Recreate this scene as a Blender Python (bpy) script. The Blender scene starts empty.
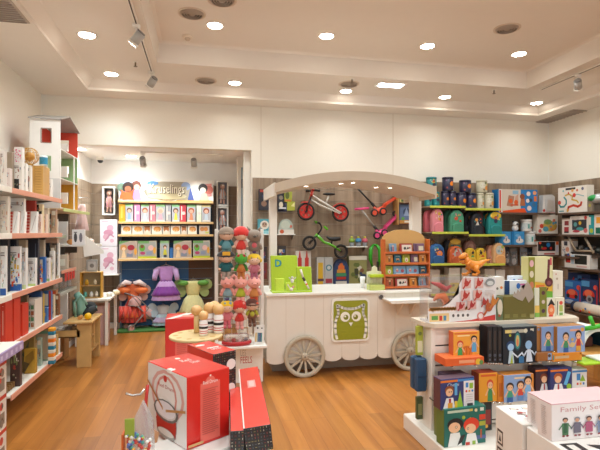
import bpy, bmesh, math, random
from mathutils import Vector, Matrix
R = math.radians; PI = math.pi
col = bpy.context.scene.collection
# ---------------------------------------------------------------- camera model (used to measure the room from the photo)
FPX = 467.0; TH = R(11.8); CH = 1.6; HY = 232.0
SI, CO = math.sin(TH), math.cos(TH)
def ray(u, v):
    t = (u - 300) / FPX
    return Vector((SI + CO * t, CO - SI * t, (HY - v) / FPX))
def atY(u, v, Y): d = ray(u, v); return d * (Y / d.y) + Vector((0, 0, CH))
def atX(u, v, X): d = ray(u, v); return d * (X / d.x) + Vector((0, 0, CH))
def atZ(u, v, Z): d = ray(u, v); return d * ((Z - CH) / d.z) + Vector((0, 0, CH))
def pr(u0, v0, u1, v1, Y):
    "pixel box on the plane Y -> centre x, width, bottom z, height"
    vm = (v0 + v1) / 2; um = (u0 + u1) / 2
    a = atY(u0, vm, Y); b = atY(u1, vm, Y)
    return (a.x + b.x) / 2, b.x - a.x, atY(um, v1, Y).z, atY(um, v0, Y).z - atY(um, v1, Y).z
# ---------------------------------------------------------------- materials
def lin(c):
    c = c / 255.0
    return c / 12.92 if c <= 0.04045 else ((c + 0.055) / 1.055) ** 2.4
def hexc(h):
    if isinstance(h, str):
        h = h.lstrip('#'); return tuple(lin(int(h[i:i + 2], 16)) for i in (0, 2, 4)) + (1,)
    return tuple(lin(x) for x in h) + (1,)
_M = {}
def M(c, rough=.45, metal=0., var=.06, bump=0., scale=9., spec=.5, trans=0., alpha=1., emit=0., sheen=0., coat=0.):
    key = (c, rough, metal, var, bump, scale, spec, trans, alpha, emit, sheen, coat)
    if key in _M: return _M[key]
    m = bpy.data.materials.new('surface_' + str(len(_M))); m.use_nodes = True
    nt = m.node_tree; b = nt.nodes['Principled BSDF']
    base = hexc(c)
    tc = nt.nodes.new('ShaderNodeTexCoord'); n = nt.nodes.new('ShaderNodeTexNoise')
    n.inputs['Scale'].default_value = scale; n.inputs['Detail'].default_value = 3
    nt.links.new(tc.outputs['Object'], n.inputs['Vector'])
    mx = nt.nodes.new('ShaderNodeMix'); mx.data_type = 'RGBA'
    lo = tuple(max(0, x * (1 - var)) for x in base[:3]) + (1,); hi = tuple(min(1, x * (1 + var)) for x in base[:3]) + (1,)
    mx.inputs[6].default_value = lo; mx.inputs[7].default_value = hi
    nt.links.new(n.outputs['Fac'], mx.inputs[0]); nt.links.new(mx.outputs[2], b.inputs['Base Color'])
    b.inputs['Roughness'].default_value = rough; b.inputs['Metallic'].default_value = metal
    b.inputs['Specular IOR Level'].default_value = spec
    b.inputs['Transmission Weight'].default_value = trans; b.inputs['Alpha'].default_value = alpha
    if sheen: b.inputs['Sheen Weight'].default_value = sheen
    if coat: b.inputs['Coat Weight'].default_value = coat; b.inputs['Coat Roughness'].default_value = .15
    if emit:
        b.inputs['Emission Color'].default_value = base; b.inputs['Emission Strength'].default_value = emit
    if bump:
        bp = nt.nodes.new('ShaderNodeBump'); bp.inputs['Strength'].default_value = bump; bp.inputs['Distance'].default_value = .01
        nt.links.new(n.outputs['Fac'], bp.inputs['Height']); nt.links.new(bp.outputs['Normal'], b.inputs['Normal'])
    _M[key] = m; return m
def wood(name, dark, light, grain_axis='Z', scale=3., rough=.45, plank=None, mottled=False):
    "procedural wood; plank = (board width, board length) for a floor laid along Y"
    if name in _M: return _M[name]
    m = bpy.data.materials.new(name); m.use_nodes = True; nt = m.node_tree; N = nt.nodes; L = nt.links
    b = N['Principled BSDF']; b.inputs['Roughness'].default_value = rough
    g = N.new('ShaderNodeNewGeometry') if plank or mottled else N.new('ShaderNodeTexCoord')
    src = g.outputs['Position'] if plank or mottled else g.outputs['Object']
    mp = N.new('ShaderNodeMapping'); L.new(src, mp.inputs['Vector'])
    st = {'X': (.06, 1, 1), 'Y': (1, .06, 1), 'Z': (1, 1, .06)}[grain_axis]
    mp.inputs['Scale'].default_value = tuple(a * scale * 10 for a in st)
    n = N.new('ShaderNodeTexNoise'); n.inputs['Scale'].default_value = 1; n.inputs['Detail'].default_value = 5
    n.inputs['Roughness'].default_value = .6; n.inputs['Distortion'].default_value = .4
    L.new(mp.outputs['Vector'], n.inputs['Vector'])
    r = N.new('ShaderNodeValToRGB'); r.color_ramp.elements[0].position = .3; r.color_ramp.elements[1].position = .72
    r.color_ramp.elements[0].color = hexc(dark); r.color_ramp.elements[1].color = hexc(light)
    L.new(n.outputs['Fac'], r.inputs['Fac']); out = r.outputs['Color']
    if plank:
        mb_ = N.new('ShaderNodeMapping'); mb_.inputs['Rotation'].default_value = (0, 0, R(90)); L.new(src, mb_.inputs['Vector'])
        br = N.new('ShaderNodeTexBrick'); br.inputs['Scale'].default_value = 1
        br.inputs['Brick Width'].default_value = plank[1]; br.inputs['Row Height'].default_value = plank[0]
        br.inputs['Mortar Size'].default_value = .0012; br.inputs['Mortar Smooth'].default_value = .3
        br.inputs['Color1'].default_value = (.80, .80, .80, 1); br.inputs['Color2'].default_value = (1.08, 1.08, 1.08, 1)
        br.inputs['Mortar'].default_value = (.5, .45, .4, 1)
        L.new(mb_.outputs['Vector'], br.inputs['Vector'])
        mx = N.new('ShaderNodeMix'); mx.data_type = 'RGBA'; mx.blend_type = 'MULTIPLY'; mx.inputs[0].default_value = 1
        L.new(out, mx.inputs[6]); L.new(br.outputs['Color'], mx.inputs[7]); out = mx.outputs[2]
    L.new(out, b.inputs['Base Color'])
    _M[name] = m; return m
# ---------------------------------------------------------------- mesh builder
def rot(rx=0, ry=0, rz=0, loc=(0, 0, 0), s=(1, 1, 1)):
    return Matrix.Translation(loc) @ Matrix.Rotation(rz, 4, 'Z') @ Matrix.Rotation(ry, 4, 'Y') @ Matrix.Rotation(rx, 4, 'X') @ Matrix.Diagonal((*s, 1))
class MB:
    def __init__(s): s.v = []; s.f = []; s.m = []; s.sm = []; s.mats = []; s.T = Matrix.Identity(4)
    def add(s, vs, fs, mat, smooth=False):
        o = len(s.v); s.v += [tuple(s.T @ Vector(p)) for p in vs]
        if mat not in s.mats: s.mats.append(mat)
        k = s.mats.index(mat)
        for f in fs: s.f.append([i + o for i in f]); s.m.append(k); s.sm.append(smooth)
        return s
    def box(s, x0, y0, z0, x1, y1, z1, mat, b=.002, faces=None):
        "chamfered box; faces = {'front','back','left','right','top','bottom': material}"
        b = min(b, abs(x1 - x0) * .3, abs(y1 - y0) * .3, abs(z1 - z0) * .3)
        X = (x0, x1); Y = (y0, y1); Z = (z0, z1); vs = []; idx = {}
        for i in (0, 1):
            for j in (0, 1):
                for k in (0, 1):
                    a = (1, -1)[i], (1, -1)[j], (1, -1)[k]
                    for ax in range(3):
                        p = [X[i], Y[j], Z[k]]
                        for q in range(3):
                            if q != ax: p[q] += a[q] * b
                        idx[(i, j, k, ax)] = len(vs); vs.append(p)
        I = idx; F = faces or {}
        def fm(n): return F.get(n, mat)
        def one(l, mt): s.add(vs if False else [vs[q] for q in l], [list(range(len(l)))], mt)
        one([I[0, 0, 0, 0], I[0, 0, 1, 0], I[0, 1, 1, 0], I[0, 1, 0, 0]], fm('left'))
        one([I[1, 0, 0, 0], I[1, 1, 0, 0], I[1, 1, 1, 0], I[1, 0, 1, 0]], fm('right'))
        one([I[0, 0, 0, 1], I[1, 0, 0, 1], I[1, 0, 1, 1], I[0, 0, 1, 1]], fm('front'))
        one([I[0, 1, 0, 1], I[0, 1, 1, 1], I[1, 1, 1, 1], I[1, 1, 0, 1]], fm('back'))
        one([I[0, 0, 0, 2], I[0, 1, 0, 2], I[1, 1, 0, 2], I[1, 0, 0, 2]], fm('bottom'))
        one([I[0, 0, 1, 2], I[1, 0, 1, 2], I[1, 1, 1, 2], I[0, 1, 1, 2]], fm('top'))
        fs = []
        for i in (0, 1):
            for j in (0, 1):
                fs.append([I[i, j, 0, 0], I[i, j, 0, 1], I[i, j, 1, 1], I[i, j, 1, 0]])
                fs.append([I[i, 0, j, 0], I[i, 0, j, 2], I[i, 1, j, 2], I[i, 1, j, 0]])
                fs.append([I[0, i, j, 1], I[0, i, j, 2], I[1, i, j, 2], I[1, i, j, 1]])
                for k in (0, 1): fs.append([I[i, j, k, 0], I[i, j, k, 1], I[i, j, k, 2]])
        s.add(vs, fs, fm('front') if 'front' in F else mat)
        return s
    def prism(s, pts, y0, y1, mat, side=None, smooth=False):
        "polygon in xz, extruded along y"
        n = len(pts)
        s.add([(x, y0, z) for x, z in pts], [list(range(n))], mat)
        s.add([(x, y1, z) for x, z in pts], [list(range(n))[::-1]], mat)
        s.add([(x, y, z) for y in (y0, y1) for x, z in pts], [[i, (i + 1) % n, (i + 1) % n + n, i + n] for i in range(n)], side or mat, smooth)
        return s
    def lathe(s, prof, mat, n=24, smooth=True, sx=1, sy=1, cx=0, cy=0, pleat=0, pk=0, cap=True):
        "prof = [(r, z)]"
        vs = []
        for r, z in prof:
            for k in range(n):
                a = 2 * PI * k / n; q = r * (1 + pleat * math.cos(pk * a) * (1 if r > 0 else 0))
                vs.append((cx + q * sx * math.cos(a), cy + q * sy * math.sin(a), z))
        fs = []
        for i in range(len(prof) - 1):
            for k in range(n):
                fs.append([i * n + k, i * n + (k + 1) % n, (i + 1) * n + (k + 1) % n, (i + 1) * n + k])
        s.add(vs, fs, mat, smooth)
        if cap:
            if prof[0][0] > 1e-4: s.add(vs[:n], [list(range(n))[::-1]], mat)
            if prof[-1][0] > 1e-4: s.add(vs[-n:], [list(range(n))], mat)
        return s
    def cyl(s, p, q, r, mat, n=16, r2=None):
        p = Vector(p); q = Vector(q); d = q - p; T = s.T
        s.T = T @ Matrix.Translation(p) @ d.to_track_quat('Z', 'Y').to_matrix().to_4x4()
        L = d.length; r2 = r if r2 is None else r2
        s.lathe([(r, 0), (r2, L)], mat, n); s.T = T; return s
    def ball(s, c, r, mat, sx=1, sy=1, sz=1, n=16, k=10, z0=-1., z1=1.):
        a0 = math.asin(z0); a1 = math.asin(z1)
        prof = [(max(1e-5, r * math.cos(a0 + (a1 - a0) * i / k)), r * sz * math.sin(a0 + (a1 - a0) * i / k)) for i in range(k + 1)]
        T = s.T; s.T = T @ Matrix.Translation(c); s.lathe(prof, mat, n, True, sx, sy); s.T = T; return s
    def tube(s, pts, r, mat, n=8, closed=False, radii=None):
        pts = [Vector(p) for p in pts]; m = len(pts); vs = []; up = None
        for i, p in enumerate(pts):
            a = pts[(i - 1) % m] if (i or closed) else p; b = pts[(i + 1) % m] if (i < m - 1 or closed) else p
            t = (b - a).normalized()
            if up is None: up = t.orthogonal().normalized()
            else:
                up = up - t * up.dot(t)
                up = up.normalized() if up.length > 1e-6 else t.orthogonal().normalized()
            w = t.cross(up); rr = radii[i] if radii else r
            for k in range(n):
                g = 2 * PI * k / n; vs.append(p + (up * math.cos(g) + w * math.sin(g)) * rr)
        fs = []
        for i in range(m if closed else m - 1):
            for k in range(n):
                j = (i + 1) % m
                fs.append([i * n + k, i * n + (k + 1) % n, j * n + (k + 1) % n, j * n + k])
        if not closed: fs += [list(range(n))[::-1], [(m - 1) * n + k for k in range(n)]]
        s.add(vs, fs, mat, True); return s
    def torus(s, c, R0, r, mat, axis='Y', n=32, k=8, sq=1.):
        pts = []
        for i in range(n):
            a = 2 * PI * i / n; x, z = R0 * math.cos(a), R0 * math.sin(a)
            pts.append((c[0] + x, c[1], c[2] + z) if axis == 'Y' else (c[0] + x, c[1] + z, c[2]) if axis == 'Z' else (c[0], c[1] + x, c[2] + z))
        return s.tube(pts, r, mat, k, True)
    def build(s, name, parent=None, loc=(0, 0, 0), rz=0, rx=0):
        me = bpy.data.meshes.new(name); me.from_pydata(s.v, [], s.f)
        for m in s.mats: me.materials.append(m)
        me.polygons.foreach_set('material_index', s.m); me.polygons.foreach_set('use_smooth', s.sm)
        bm = bmesh.new(); bm.from_mesh(me); bmesh.ops.remove_doubles(bm, verts=bm.verts, dist=1e-6)
        bmesh.ops.recalc_face_normals(bm, faces=bm.faces); bm.to_mesh(me); bm.free(); me.update()
        o = bpy.data.objects.new(name, me); col.objects.link(o)
        if parent: o.parent = parent
        o.location = loc; o.rotation_euler = (rx, 0, rz); return o
LAB = {}
def tag(o, label, cat, group=None, kind=None):
    o['label'] = label; o['category'] = cat
    if group: o['group'] = group
    if kind: o['kind'] = kind
    LAB.setdefault(label, []).append(o.name)
    return o
def thing(name, label, cat, loc=(0, 0, 0), rz=0, group=None):
    o = bpy.data.objects.new(name, None); o.empty_display_size = .05; col.objects.link(o)
    o.location = loc; o.rotation_euler = (0, 0, rz); return tag(o, label, cat, group)
def struct(o): o['kind'] = 'structure'; return o
def dup(o, loc, rz=None, label=None, scale=None):
    def cp(a, par):
        b = a.copy(); col.objects.link(b)
        if par: b.parent = par
        for ch in [k for k in a.children]: cp(ch, b)
        return b
    r = cp(o, None); r.location = loc
    if rz is not None: r.rotation_euler = (0, 0, rz)
    if label: r['label'] = label; LAB.setdefault(label, []).append(r.name)
    if scale: r.scale = (scale,) * 3
    return r
# ---------------------------------------------------------------- printed artwork on faces
_T = {}
def textmesh(t):
    if t in _T: return _T[t]
    cu = bpy.data.curves.new('t', 'FONT'); cu.body = t; cu.size = 1; cu.resolution_u = 2; cu.fill_mode = 'FRONT'
    ob = bpy.data.objects.new('t', cu); col.objects.link(ob); bpy.context.view_layer.update()
    me = ob.to_mesh(); vs = [(v.co.x, v.co.y) for v in me.vertices]; fs = [list(p.vertices) for p in me.polygons]
    ob.to_mesh_clear(); bpy.data.objects.remove(ob); bpy.data.curves.remove(cu)
    x0 = min(v[0] for v in vs); x1 = max(v[0] for v in vs)
    _T[t] = ([(v[0] - x0, v[1]) for v in vs], fs, x1 - x0); return _T[t]
def art(mb, O, U, V, N, w, h, items, eps=.00025, rough=.4):
    """print shapes on a face. O = lower-left corner, U,V unit axes, w,h metres.
    r x0 y0 x1 y1 c | c x y r c | e x y rx ry c | p [(x,y)] c | l [(x,y)] width c | t text x y height c [fit width]"""
    O = Vector(O); U = Vector(U); V = Vector(V); N = Vector(N)
    for i, it in enumerate(items):
        e = N * (eps * (i + 1)); k = it[0]
        def P(x, y): return O + U * (x * w) + V * (y * h) + e
        def flat(l, c): mb.add(l, [list(range(len(l)))], M(c, rough))
        if k == 'r': _, a, b, c, d, cc = it; flat([P(a, b), P(c, b), P(c, d), P(a, d)], cc)
        elif k in 'ce':
            if k == 'c': _, x, y, r, cc = it; rx = ry = r * min(w, h)
            else: _, x, y, rx, ry, cc = it; rx *= w; ry *= h
            flat([P(x, y) + U * rx * math.cos(2 * PI * q / 14) + V * ry * math.sin(2 * PI * q / 14) for q in range(14)], cc)
        elif k == 'p': flat([P(*q) for q in it[1]], it[2])
        elif k == 'l':
            q = [P(*z) for z in it[1]]; wd = it[2] * min(w, h)
            for a, b in zip(q, q[1:]):
                t = (b - a).normalized(); n = N.cross(t) * wd / 2; a2 = a - t * wd * .25; b2 = b + t * wd * .25
                flat([a2 - n, b2 - n, b2 + n, a2 + n], it[3])
        elif k == 't':
            _, tx, x, y, hh, cc = it[:6]; vs, fs, tw = textmesh(tx); sc = hh * h / .7
            sx = sc if len(it) < 7 else it[6] * w / tw
            mb.add([P(x, y) + U * a * sx + V * b * sc for a, b in vs], fs, M(cc, rough))
def kid(x, y, s, skin, hair, shirt, a=1., legs=None):
    "a cartoon child; s = height in face heights, a = face height / width"
    s2 = s * a
    it = [('e', x, y + s * .80, s2 * .20, s * .21, hair), ('p', [(x - s2 * .16, y), (x + s2 * .16, y), (x + s2 * .12, y + s * .62), (x - s2 * .12, y + s * .62)], shirt),
          ('e', x, y + s * .74, s2 * .15, s * .16, skin), ('p', [(x - s2 * .3, y + s * .3), (x - s2 * .24, y + s * .26), (x - s2 * .08, y + s * .55), (x - s2 * .13, y + s * .6)], skin),
          ('p', [(x + s2 * .3, y + s * .3), (x + s2 * .24, y + s * .26), (x + s2 * .08, y + s * .55), (x + s2 * .13, y + s * .6)], skin)]
    if legs: it.append(('r', x - s2 * .15, y, x + s2 * .15, y + s * .25, legs))
    it += [('e', x - s2 * .06, y + s * .75, s2 * .018, s * .02, '#222222'), ('e', x + s2 * .06, y + s * .75, s2 * .018, s * .02, '#222222')]
    return it
def confetti(seed, cols, n=12, x0=.08, y0=.1, x1=.92, y1=.75, s=.1):
    r = random.Random(seed); it = []
    for i in range(n):
        x = r.uniform(x0 + s / 2, x1 - s / 2); y = r.uniform(y0 + s / 2, y1 - s / 2); q = s * r.uniform(.5, 1.1); c = r.choice(cols)
        k = r.random()
        if k < .45: it.append(('c', x, y, q * .6, c))
        elif k < .75: it.append(('r', x - q / 2, y - q / 2, x + q / 2, y + q / 2, c))
        else: it.append(('p', [(x - q / 2, y - q / 2), (x + q / 2, y - q / 3), (x + q * .1, y + q / 2)], c))
    return it
def lines(x0, y0, x1, y1, n, c, seed=1):
    r = random.Random(seed); it = []
    st = (y1 - y0) / n
    for i in range(n): it.append(('r', x0, y0 + st * i, x0 + (x1 - x0) * r.uniform(.7, 1), y0 + st * (i + .45), c))
    return it
def boxmesh(w, h, d, base, front=(), left=(), right=(), top=(), sidecol=None, topcol=None, b=.0018, rough=.4):
    mb = MB(); mt = M(base, rough); fc = {'front': mt}
    sc = M(sidecol, rough) if sidecol else mt; tcq = M(topcol, rough) if topcol else sc
    mb.box(-w / 2, 0, 0, w / 2, d, h, mt, b, {'left': sc, 'right': sc, 'back': sc, 'bottom': sc, 'top': tcq, 'front': mt})
    if front: art(mb, (-w / 2, 0, 0), (1, 0, 0), (0, 0, 1), (0, -1, 0), w, h, front)
    if left: art(mb, (-w / 2, d, 0), (0, -1, 0), (0, 0, 1), (-1, 0, 0), d, h, left)
    if right: art(mb, (w / 2, 0, 0), (0, 1, 0), (0, 0, 1), (1, 0, 0), d, h, right)
    if top: art(mb, (-w / 2, 0, h), (1, 0, 0), (0, 1, 0), (0, 0, 1), w, d, top)
    return mb
def pack(name, label, cat, loc, w, h, d, base, front=(), rz=0, group=None, rx=0, **k):
    o = boxmesh(w, h, d, base, front, **k).build(name, None, loc, rz, rx)
    return tag(o, label, cat, group)
# ================================================================ the room
XL, XR, YB = -2.12, 5.72, 6.86
ZS, ZM, ZT = 3.45, 3.57, 3.80           # soffit, middle ceiling, raised tray
YF = -2.6                                # open shop front behind the camera
wallm = M('#eee7da', .75, var=.02, bump=.05, scale=40); ceilm = M('#eae2d8', .8, var=.015)
floorm = wood('oak_floor', '#a06026', '#c07e3a', 'Y', 1.2, .33, plank=(.13, 1.3))
slatm = wood('slatwall_wood', '#79644f', '#ad967e', 'Z', 1.1, .55, mottled=True)
slat_dk = M('#85735f', .6); alum = M('#b9afa2', .4, .2); white = M('#f2ede4', .35); alcm_lit = M('#f3f0ec', .75, var=.02); white_m = M('#f1ece2', .6, var=.02)  # alcove paint: wall colour whitened to carry the brighter light there
cream = M('#e9dccb', .5); chrome = M('#cfcfcf', .2, 1.); black = M('#191716', .45); grey = M('#8c8a86', .5)
def sbox(name, x0, y0, z0, x1, y1, z1, m, b=.001):
    mb = MB(); mb.box(x0, y0, z0, x1, y1, z1, m, b); return struct(mb.build(name))
sbox('floor', XL - .2, YF, -.1, XR + .2, 8.5, 0, floorm)
# back wall: header over the alcove, panel right of it, fine vertical joints
mb = MB(); mb.box(XL, YB, 2.80, .703, YB + .12, ZS + .2, wallm, 0.001)
mb.box(.703, YB, 0, XR, YB + .12, ZS + .2, wallm, .001)
jm = M('#d8cbb8', .8)
for u in (261, 393):
    x = atY(u, 140, YB).x; mb.box(x - .004, YB - .004, 2.43, x + .004, YB + .002, ZS, jm, .001)
struct(mb.build('wall_back'))
sbox('wall_left', XL - .12, YF, 0, XL, YB, ZS + .2, wallm); sbox('wall_right', XR, YF, 0, XR + .12, YB, ZS + .2, wallm)
# alcove
AX0, AX1, AY, AZ = -1.80, .70, 8.25, 2.80
mb = MB(); mb.box(AX0 - .5, AY, 0, AX1 + .12, AY + .12, AZ, alcm_lit, .001); struct(mb.build('wall_alcove_back'))
sbox('wall_alcove_left', XL - .02, YB, 0, AX0, AY, AZ, alcm_lit)
sbox('wall_alcove_right', AX1, YB + .12, 0, AX1 + .12, AY, AZ, alcm_lit)
sbox('ceiling_alcove', AX0 - .12, YB + .12, AZ, AX1 + .12, AY + .12, AZ + .1, alcm_lit)
# ceiling: soffit ring, middle level, raised tray
SX0, SX1, SY = -1.46, 5.24, 6.50; TX0, TX1, TY = -.52, 4.37, 5.65
mb = MB(); e = .0
mb.box(XL, YF, ZS, SX0, YB, ZS + .05, ceilm, .001); mb.box(SX1, YF, ZS, XR, YB, ZS + .05, ceilm, .001); mb.box(SX0, SY, ZS, SX1, YB, ZS + .05, ceilm, .001)
mb.box(SX0 + .04, YF, ZM, TX0, SY, ZM + .05, ceilm, .001); mb.box(TX1, YF, ZM, SX1 - .04, SY - .04, ZM + .05, ceilm, .001); mb.box(TX0, TY, ZM, TX1, SY - .04, ZM + .05, ceilm, .001)
mb.box(TX0 - .1, YF, ZT, TX1 + .1, TY + .1, ZT + .05, ceilm, .001)
# coved steps
def cove(pts0, pts1, z0, z1, m):
    n = len(pts0); mb.add([(x, y, z0) for x, y in pts0] + [(x, y, z1) for x, y in pts1], [[i, i + 1, i + 1 + n, i + n] for i in range(n - 1)], m)
def ring(x0, x1, y, i): return [(x0 + i, YF), (x0 + i, y - i), (x1 - i, y - i), (x1 - i, YF)]
cove(ring(SX0, SX1, SY, .002), ring(SX0, SX1, SY, .002), ZS, ZS + .03, ceilm)
cove(ring(SX0, SX1, SY, .002), ring(SX0, SX1, SY, .10), ZS + .03, ZM + .001, ceilm)
cove(ring(TX0, TX1, TY, .002), ring(TX0, TX1, TY, .002), ZM, ZM + .04, ceilm)
cove(ring(TX0, TX1, TY, .002), ring(TX0, TX1, TY, .03), ZM + .04, ZT - .02, ceilm)
cove(ring(TX0, TX1, TY, .03), ring(TX0, TX1, TY, .07), ZT - .02, ZT + .001, ceilm)
struct(mb.build('ceiling'))
# slatwalls: boards with aluminium inserts, 17 cm pitch, top at 2.40 m
def slat(name, x0, x1, y, axis='Y', sgn=-1, top=2.40, m=slatm, ins=alum, t=.02, z00=.1, pitch=.17):
    "facing -Y (sgn -1) on plane y, or on an X plane when axis = 'X' (x0,x1 are then the y range, y is x)"
    mb = MB(); z = top
    def bx(a0, a1, d0, d1, z0, z1, mt):
        d0, d1 = sorted((y + sgn * d0, y + sgn * d1))
        if axis == 'Y': mb.box(a0, d0, z0, a1, d1, z1, mt, .001)
        else: mb.box(d0, a0, z0, d1, a1, z1, mt, .001)
    bx(x0, x1, 0, .006, z00, top - .001, slat_dk)
    while z > z00 + .01:
        zb = max(z00, z - pitch); bx(x0, x1, .006, t, zb + .003, z - .002, m)
        bx(x0, x1, .004, t - .006, zb - .002, zb + .003, ins); z -= pitch
    return struct(mb.build(name))
slat('wall_slats_back', .72, XR, YB); slat('wall_slats_right', 2.5, YB - .02, XR, 'X', -1)
slat('wall_slats_left', 2.5, YB, XL, 'X', 1); slat('wall_slats_alcove_left', YB + .05, AY - .02, AX0, 'X', 1)
slat('wall_slats_alcove_back', AX0 + .02, AX1, AY); slat('wall_slats_alcove_right', 7.62, AY - .02, AX1, 'X', -1)
mb = MB(); mb.box(AX0 + .02, AY - .035, 0, AX1, AY - .02, .09, white, .002); struct(mb.build('baseboard_back'))
# white pilaster and frame at the right end of the alcove opening
mb = MB(); mb.box(.545, 7.42, 0, AX1, 7.62, AZ - .001, white_m, .003); struct(mb.build('trim_1'))
mb = MB(); mb.box(.60, 7.0, 0, AX1, 7.14, AZ - .001, white_m, .003); struct(mb.build('trim_2'))
pb = MB(); pb.box(.6, 7.40, .8, .69, 7.415, 2.62, M('#7f99ad', .5), .001)  # strip stands in for the view through the gap beside the frame
art(pb, (.6, 7.40, .8), (1, 0, 0), (0, 0, 1), (0, -1, 0), .09, 1.82, [('r', 0, 0, 1, .45, '#6b4038'), ('r', 0, .45, 1, .6, '#8c99a5'), ('r', 0, .82, 1, .9, '#33506a')])
tag(pb.build('poster'), 'narrow blue and dark red poster strip hanging between the white alcove pilasters', 'poster')
# ---------------------------------------------------------------- fixtures
lensm = M('#fff4e4', .4, emit=26.); coolm = M('#eef3ff', .4, emit=14.)
def lamp(kind, parent, loc, energy, size=.1, colr=(.82, .95, 1.), ang=None, tgt=None, blend=.6):
    l = bpy.data.lights.new('lamp', kind); l.energy = energy; l.color = colr
    if kind == 'SPOT': l.spot_size = ang; l.spot_blend = blend; l.shadow_soft_size = size
    elif kind == 'AREA': l.shape = 'DISK'; l.size = size
    else: l.shadow_soft_size = size
    o = bpy.data.objects.new('bulb', l); col.objects.link(o); o.parent = parent; o.location = loc
    if tgt is not None: o.rotation_euler = (Vector(tgt)).to_track_quat('-Z', 'Y').to_euler()
    return o
E_DOWN = 56
def downlight(p, z, label, dl0=[None], lit=True):
    if dl0[0] is None:
        t = thing('ceiling_light', label, 'light', (p.x, p.y, z), 0, 'round recessed ceiling lights')
        mb = MB(); mb.lathe([(.078, 0), (.098, 0), (.098, -.006), (.085, -.008), (.078, -.004)], white, 32, cap=False); mb.build('trim_ring', t)
        mb = MB(); mb.lathe([(.0001, -.004), (.08, -.004), (.08, -.001)], lensm, 28, cap=False); mb.build('diffuser', t)
        lamp('SPOT', t, (0, 0, -.03), E_DOWN, .08, ang=R(150), tgt=(0, 0, -1), blend=1.)
        dl0[0] = t; return t
    r = dup(dl0[0], (p.x, p.y, z), label=label)
    if 5.7 < p.y < 6.9:
        for ch in r.children:
            if ch.type == 'LIGHT': ch.data = ch.data.copy(); ch.data.energy *= .28
    return r
for u, v, z, lb in ((215, 25.5, ZT, 'round downlight in the raised ceiling beside the smoke detector'), (111, 74, ZM, 'round ceiling downlight by the far left corner of the lower ceiling'), (87, 35, ZM, 'round ceiling downlight left of the left spotlight track'),
                    (235, 83, ZM, 'round ceiling downlight to the right of the small grey air vent'), (346, 91, ZM, 'round ceiling downlight tucked in front of the round vent near the light panel'),
                    (445, 97, ZM, 'round ceiling downlight right of the rectangular light panel'), (536.5, 103, ZM, 'round ceiling downlight in the far right corner'),
                    (326.5, 36, ZT, 'round downlight in the raised ceiling above the cart bicycles'),
                    (427.5, 46, ZT, 'round downlight in the raised ceiling above the cart right end'), (519, 54, ZT, 'round downlight in the raised ceiling by its right corner')):
    downlight(atZ(u, v, z), z, lb)
k = 0
for y, z in ((3.2, ZT), (1.3, ZT), (-.6, ZT)):
    for x in (.35, 1.95, 3.4): k += 1; downlight(Vector((x, y, 0)), z, 'round downlight of the raised ceiling outside the picture')
for y in (3.4, 1.6): 
    for x in (-1.0, 4.8): downlight(Vector((x, y - .25, 0)), ZM, 'round downlight of the lower ceiling outside the picture')
# round air diffusers
def diffuser(u, v, z, label, r=.14, st=[None]):
    p = atZ(u, v, z)
    if st[0]: return dup(st[0], (p.x, p.y, z), label=label)
    t = thing('air_vent', label, 'air vent', (p.x, p.y, z), 0, 'round ceiling air vents')
    g = M('#a7988a', .5); d = M('#6c6058', .6)
    mb = MB(); mb.lathe([(r, 0), (r, -.006), (r - .02, -.008), (r - .025, 0)], M('#d6c5b3', .5), 32, cap=False); mb.build('rim', t)
    mb = MB()
    for i, q in enumerate((.115, .09, .065, .04)): mb.lathe([(q, -.002), (q - .012, -.018), (q - .02, -.018), (q - .008, -.002)], g, 28, cap=False)
    mb.lathe([(.0001, -.02), (.022, -.02), (.03, -.002)], g, 20, cap=False); mb.build('louvre', t)
    mb = MB(); mb.lathe([(.0001, -.001), (.12, -.001)], d, 28, cap=False); mb.build('duct', t)
    st[0] = t; return t
diffuser(192, 13.5, ZT, 'round grey air vent in the raised ceiling left of the first downlight')
diffuser(206, 80.5, ZM, 'round grey air vent in the lower ceiling over the alcove header')
diffuser(349, 84, ZM, 'round grey air vent in the lower ceiling beside the light panel')
diffuser(507, 28.5, ZT, 'round grey air vent in the raised ceiling on the right')
diffuser(222, 0, ZT, 'round grey air vent at the top edge of the picture')
p = atZ(187.5, 36, ZT); t = thing('smoke_detector', 'small round smoke detector on the raised ceiling', 'smoke detector', (p.x, p.y, ZT))
mb = MB(); mb.lathe([(.055, 0), (.055, -.015), (.045, -.025)], cream, 24); mb.build('base', t); mb = MB(); mb.lathe([(.03, -.025), (.032, -.035), (.02, -.05), (.0001, -.052)], M('#cbb9a5', .5), 20); mb.build('sensor', t)
spr = None
for u, v, lb in ((135.5, 62, 'small ceiling sprinkler beside the left spotlight track'), (352, 79, 'small ceiling sprinkler behind the round vent'), (494, 90, 'small ceiling sprinkler left of the far right downlight')):
    p = atZ(u, v, ZM)
    if spr: dup(spr, (p.x, p.y, ZM), label=lb); continue
    spr = thing('sprinkler', lb, 'sprinkler', (p.x, p.y, ZM), 0, 'ceiling sprinklers'); br = M('#7b6a58', .4, .6)
    mb = MB(); mb.lathe([(.03, 0), (.03, -.004)], white, 18); mb.build('rosette', spr)
    mb = MB(); mb.cyl((0, 0, 0), (0, 0, -.05), .009, br); mb.lathe([(.022, -.05), (.022, -.053)], br, 14); mb.build('nozzle', spr)
# rectangular light panel
p = atZ(390.5, 84.5, ZM); t = thing('rectangular_ceiling_light', 'bright cool white rectangular light panel in the lower ceiling', 'light', (p.x, p.y, ZM))
mb = MB(); mb.box(-.20, -.10, -.012, .20, .10, 0, white, .003); mb.build('frame', t); mb = MB(); mb.box(-.16, -.06, -.02, .16, .06, -.012, coolm, .003); mb.build('diffuser', t)
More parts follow.
